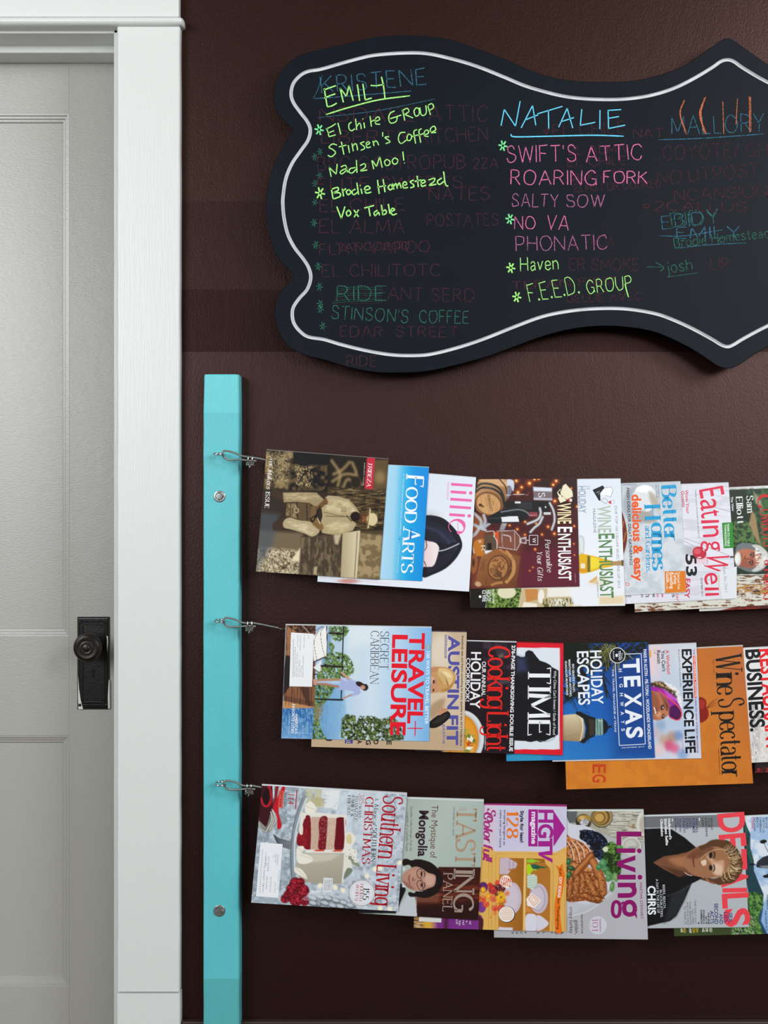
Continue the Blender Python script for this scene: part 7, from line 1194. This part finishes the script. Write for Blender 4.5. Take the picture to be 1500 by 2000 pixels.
m.T("Hollywood's", (372, 168), (388, 402), 28, w, 'black').T('Shirtless Selfie', (330, 168), (350, 468), 28, w, 'black').T('Obsession', (286, 172), (296, 365), 28, w, 'black').flat(w, [(418, 168), (428, 168), (428, 196), (418, 196)]).flat(w, [(722, 160), (732, 160), (732, 188), (722, 188)])
m.T('BEERS, BEACH,', (312, 912), (322, 1182), 26, '#d5d9de', 'sans').T('BLOCKBUSTERS.', (278, 970), (290, 1280), 26, '#d5d9de', 'sans').T('A DAY IN THE LIFE OF', (236, 848), (252, 1232), 26, '#d5d9de', 'sans').T('CHRIS', (145, 925), (150, 1250), 84, w, 'black')
for i, (t, a, b) in enumerate((('THE ONLY SUIT', 1085, 1355), ('YOU NEED', 1180, 1358), ('THIS SEASON', 1100, 1360), ('(AND FOUR WAYS', 1105, 1362), ('TO WEAR IT)', 1150, 1358))): m.T(t, (668-i*29, a), (676-i*29, b), 20, '#5a626e', 'sans')
for t, x, a, b, h in (('SEX,', 1055, 1228, 1345, 40), ('LIES,', 1004, 1220, 1345, 40), ('AND', 950, 1240, 1355, 40), ('SECOND', 895, 1122, 1355, 40), ('ACTS', 848, 1205, 1352, 38)): m.T(t, (x, a), (x+5, b), h, '#33407c', 'bold')
for i, (t, a) in enumerate((('THE FINE', 1222), ('ART OF', 1265), ('STAGING A', 1195), ('COMEBACK', 1190))): m.T(t, (820-i*27, a), (824-i*27, 1356), 18, '#23262e', 'black')
m.flat('#23262e', [(714, 1330), (724, 1330), (725, 1356), (715, 1356)])
# plane magazine
m = newm(3, (1240, 1570, 5.769), [(1308, 1599), (1600, 1588), (1608, 1821), (1317, 1828.5)], .02, 'bottom-row magazine at the right edge with a small aircraft over green hills', '#e2ebf0', inset=2.5)
m.grad([(0, '#a9c3e2'), (1, '#8fb4e0')], (1300, 100), (1500, 1400)).poly('#dfe6f0', [(1230, 120), (2100, 120), (2100, 1100), (1230, 1100)], 20, nz=(90, .5, .3, 3, 1, 1))
m.poly('#1c3a44', [(400, 120), (1225, 140), (1260, 250), (1300, 340), (1300, 500), (1340, 640), (1340, 740), (1300, 850), (1200, 900)], 10).poly('#2c5a4c', [(1225, 140), (1260, 250), (1310, 500), (1340, 740), (1260, 560)], 14, nz=(26, .45, .2, 5, 1, 1)).poly('#22404c', [(1250, 600), (1320, 700), (1400, 900), (1450, 1020), (1440, 1200), (1300, 1100), (1260, 900)], 10).poly('#27466a', [(1400, 1180), (1440, 1200), (1420, 1320), (1500, 1480), (1300, 1480)], 20)
hl = [(1262, 1000), (1350, 990), (1440, 1030), (1450, 1140), (1400, 1240), (1400, 1330), (1460, 1480), (440, 1520), (440, 1350)]
m.poly('#3e6a34', hl, 8).poly('#6c9a4a', hl, 8, nz=(26, .5, .15, 6, 1, 1)).poly('#1f3a22', hl, 8, nz=(20, .6, .1, 7, 1, 1)).poly('#cbb4bc', [(1050, 1400), (1340, 1250), (1350, 1480), (1000, 1480)], 14, nz=(9, .64, .06, 8, 1, 1)).poly('#3a4a26', [(440, 1390), (1090, 1390), (1090, 1490), (440, 1500)], 30)
m.poly('#2a2e36', [(1365, 690), (1380, 650), (1440, 600), (1560, 560), (1700, 560), (1700, 740), (1440, 725), (1375, 715)], 6).poly('#7c828a', [(1400, 700), (1560, 690), (1560, 740), (1440, 725)], 10).line('#3a3e46', 7, [(1455, 445), (1500, 540)], 4).line('#3a3e46', 7, [(1300, 682), (1370, 690)], 4).line('#3a3e46', 6, [(1490, 800), (1520, 740)], 4).line('#4a4e56', 3, [(1400, 590), (1440, 620)], 2)
m.ell('#15171b', 1448, 425, 40, 22, -8, 5).ell('#15171b', 1320, 682, 32, 13, 0, 5).ell('#15171b', 1490, 815, 48, 20, -5, 5)
for i, (t, b) in enumerate((('BEYOND', 275), ('THE TYPICAL', 330), ('CARIBBEAN', 320), ('BEACH', 262), ('VACATION', 305), ('12 IDEAS', 278))): m.T(t, (1470-i*34+(14 if i > 4 else 0), 152), (1474-i*34+(14 if i > 4 else 0), b), 24, '#3a5068' if i < 5 else '#d8466c', 'bold')
m.T('EXPERIENCE', (1484, 1025), (1488, 1190), 20, '#26323e', 'bold').T('THE INSIDE OUT', (1462, 1200), (1476, 1435), 20, '#26323e', 'bold')
for t, x, c in (('AM', 512, '#e8e4d8'), ('ING', 545, '#d8b42c'), ('IAM', 610, '#e8e4d8'), ('ION', 648, '#d8b42c'), ('EN', 685, '#d8b42c'), ('NS', 756, '#e8e4d8'), ('ER', 796, '#e8e4d8'), ('ED', 840, '#e8e4d8')): m.T(t, (x, 1402), (x+3, 1402+(52 if len(t) > 2 else 44)), 28, c, 'bold')
for _m in MAGS: _m.build()
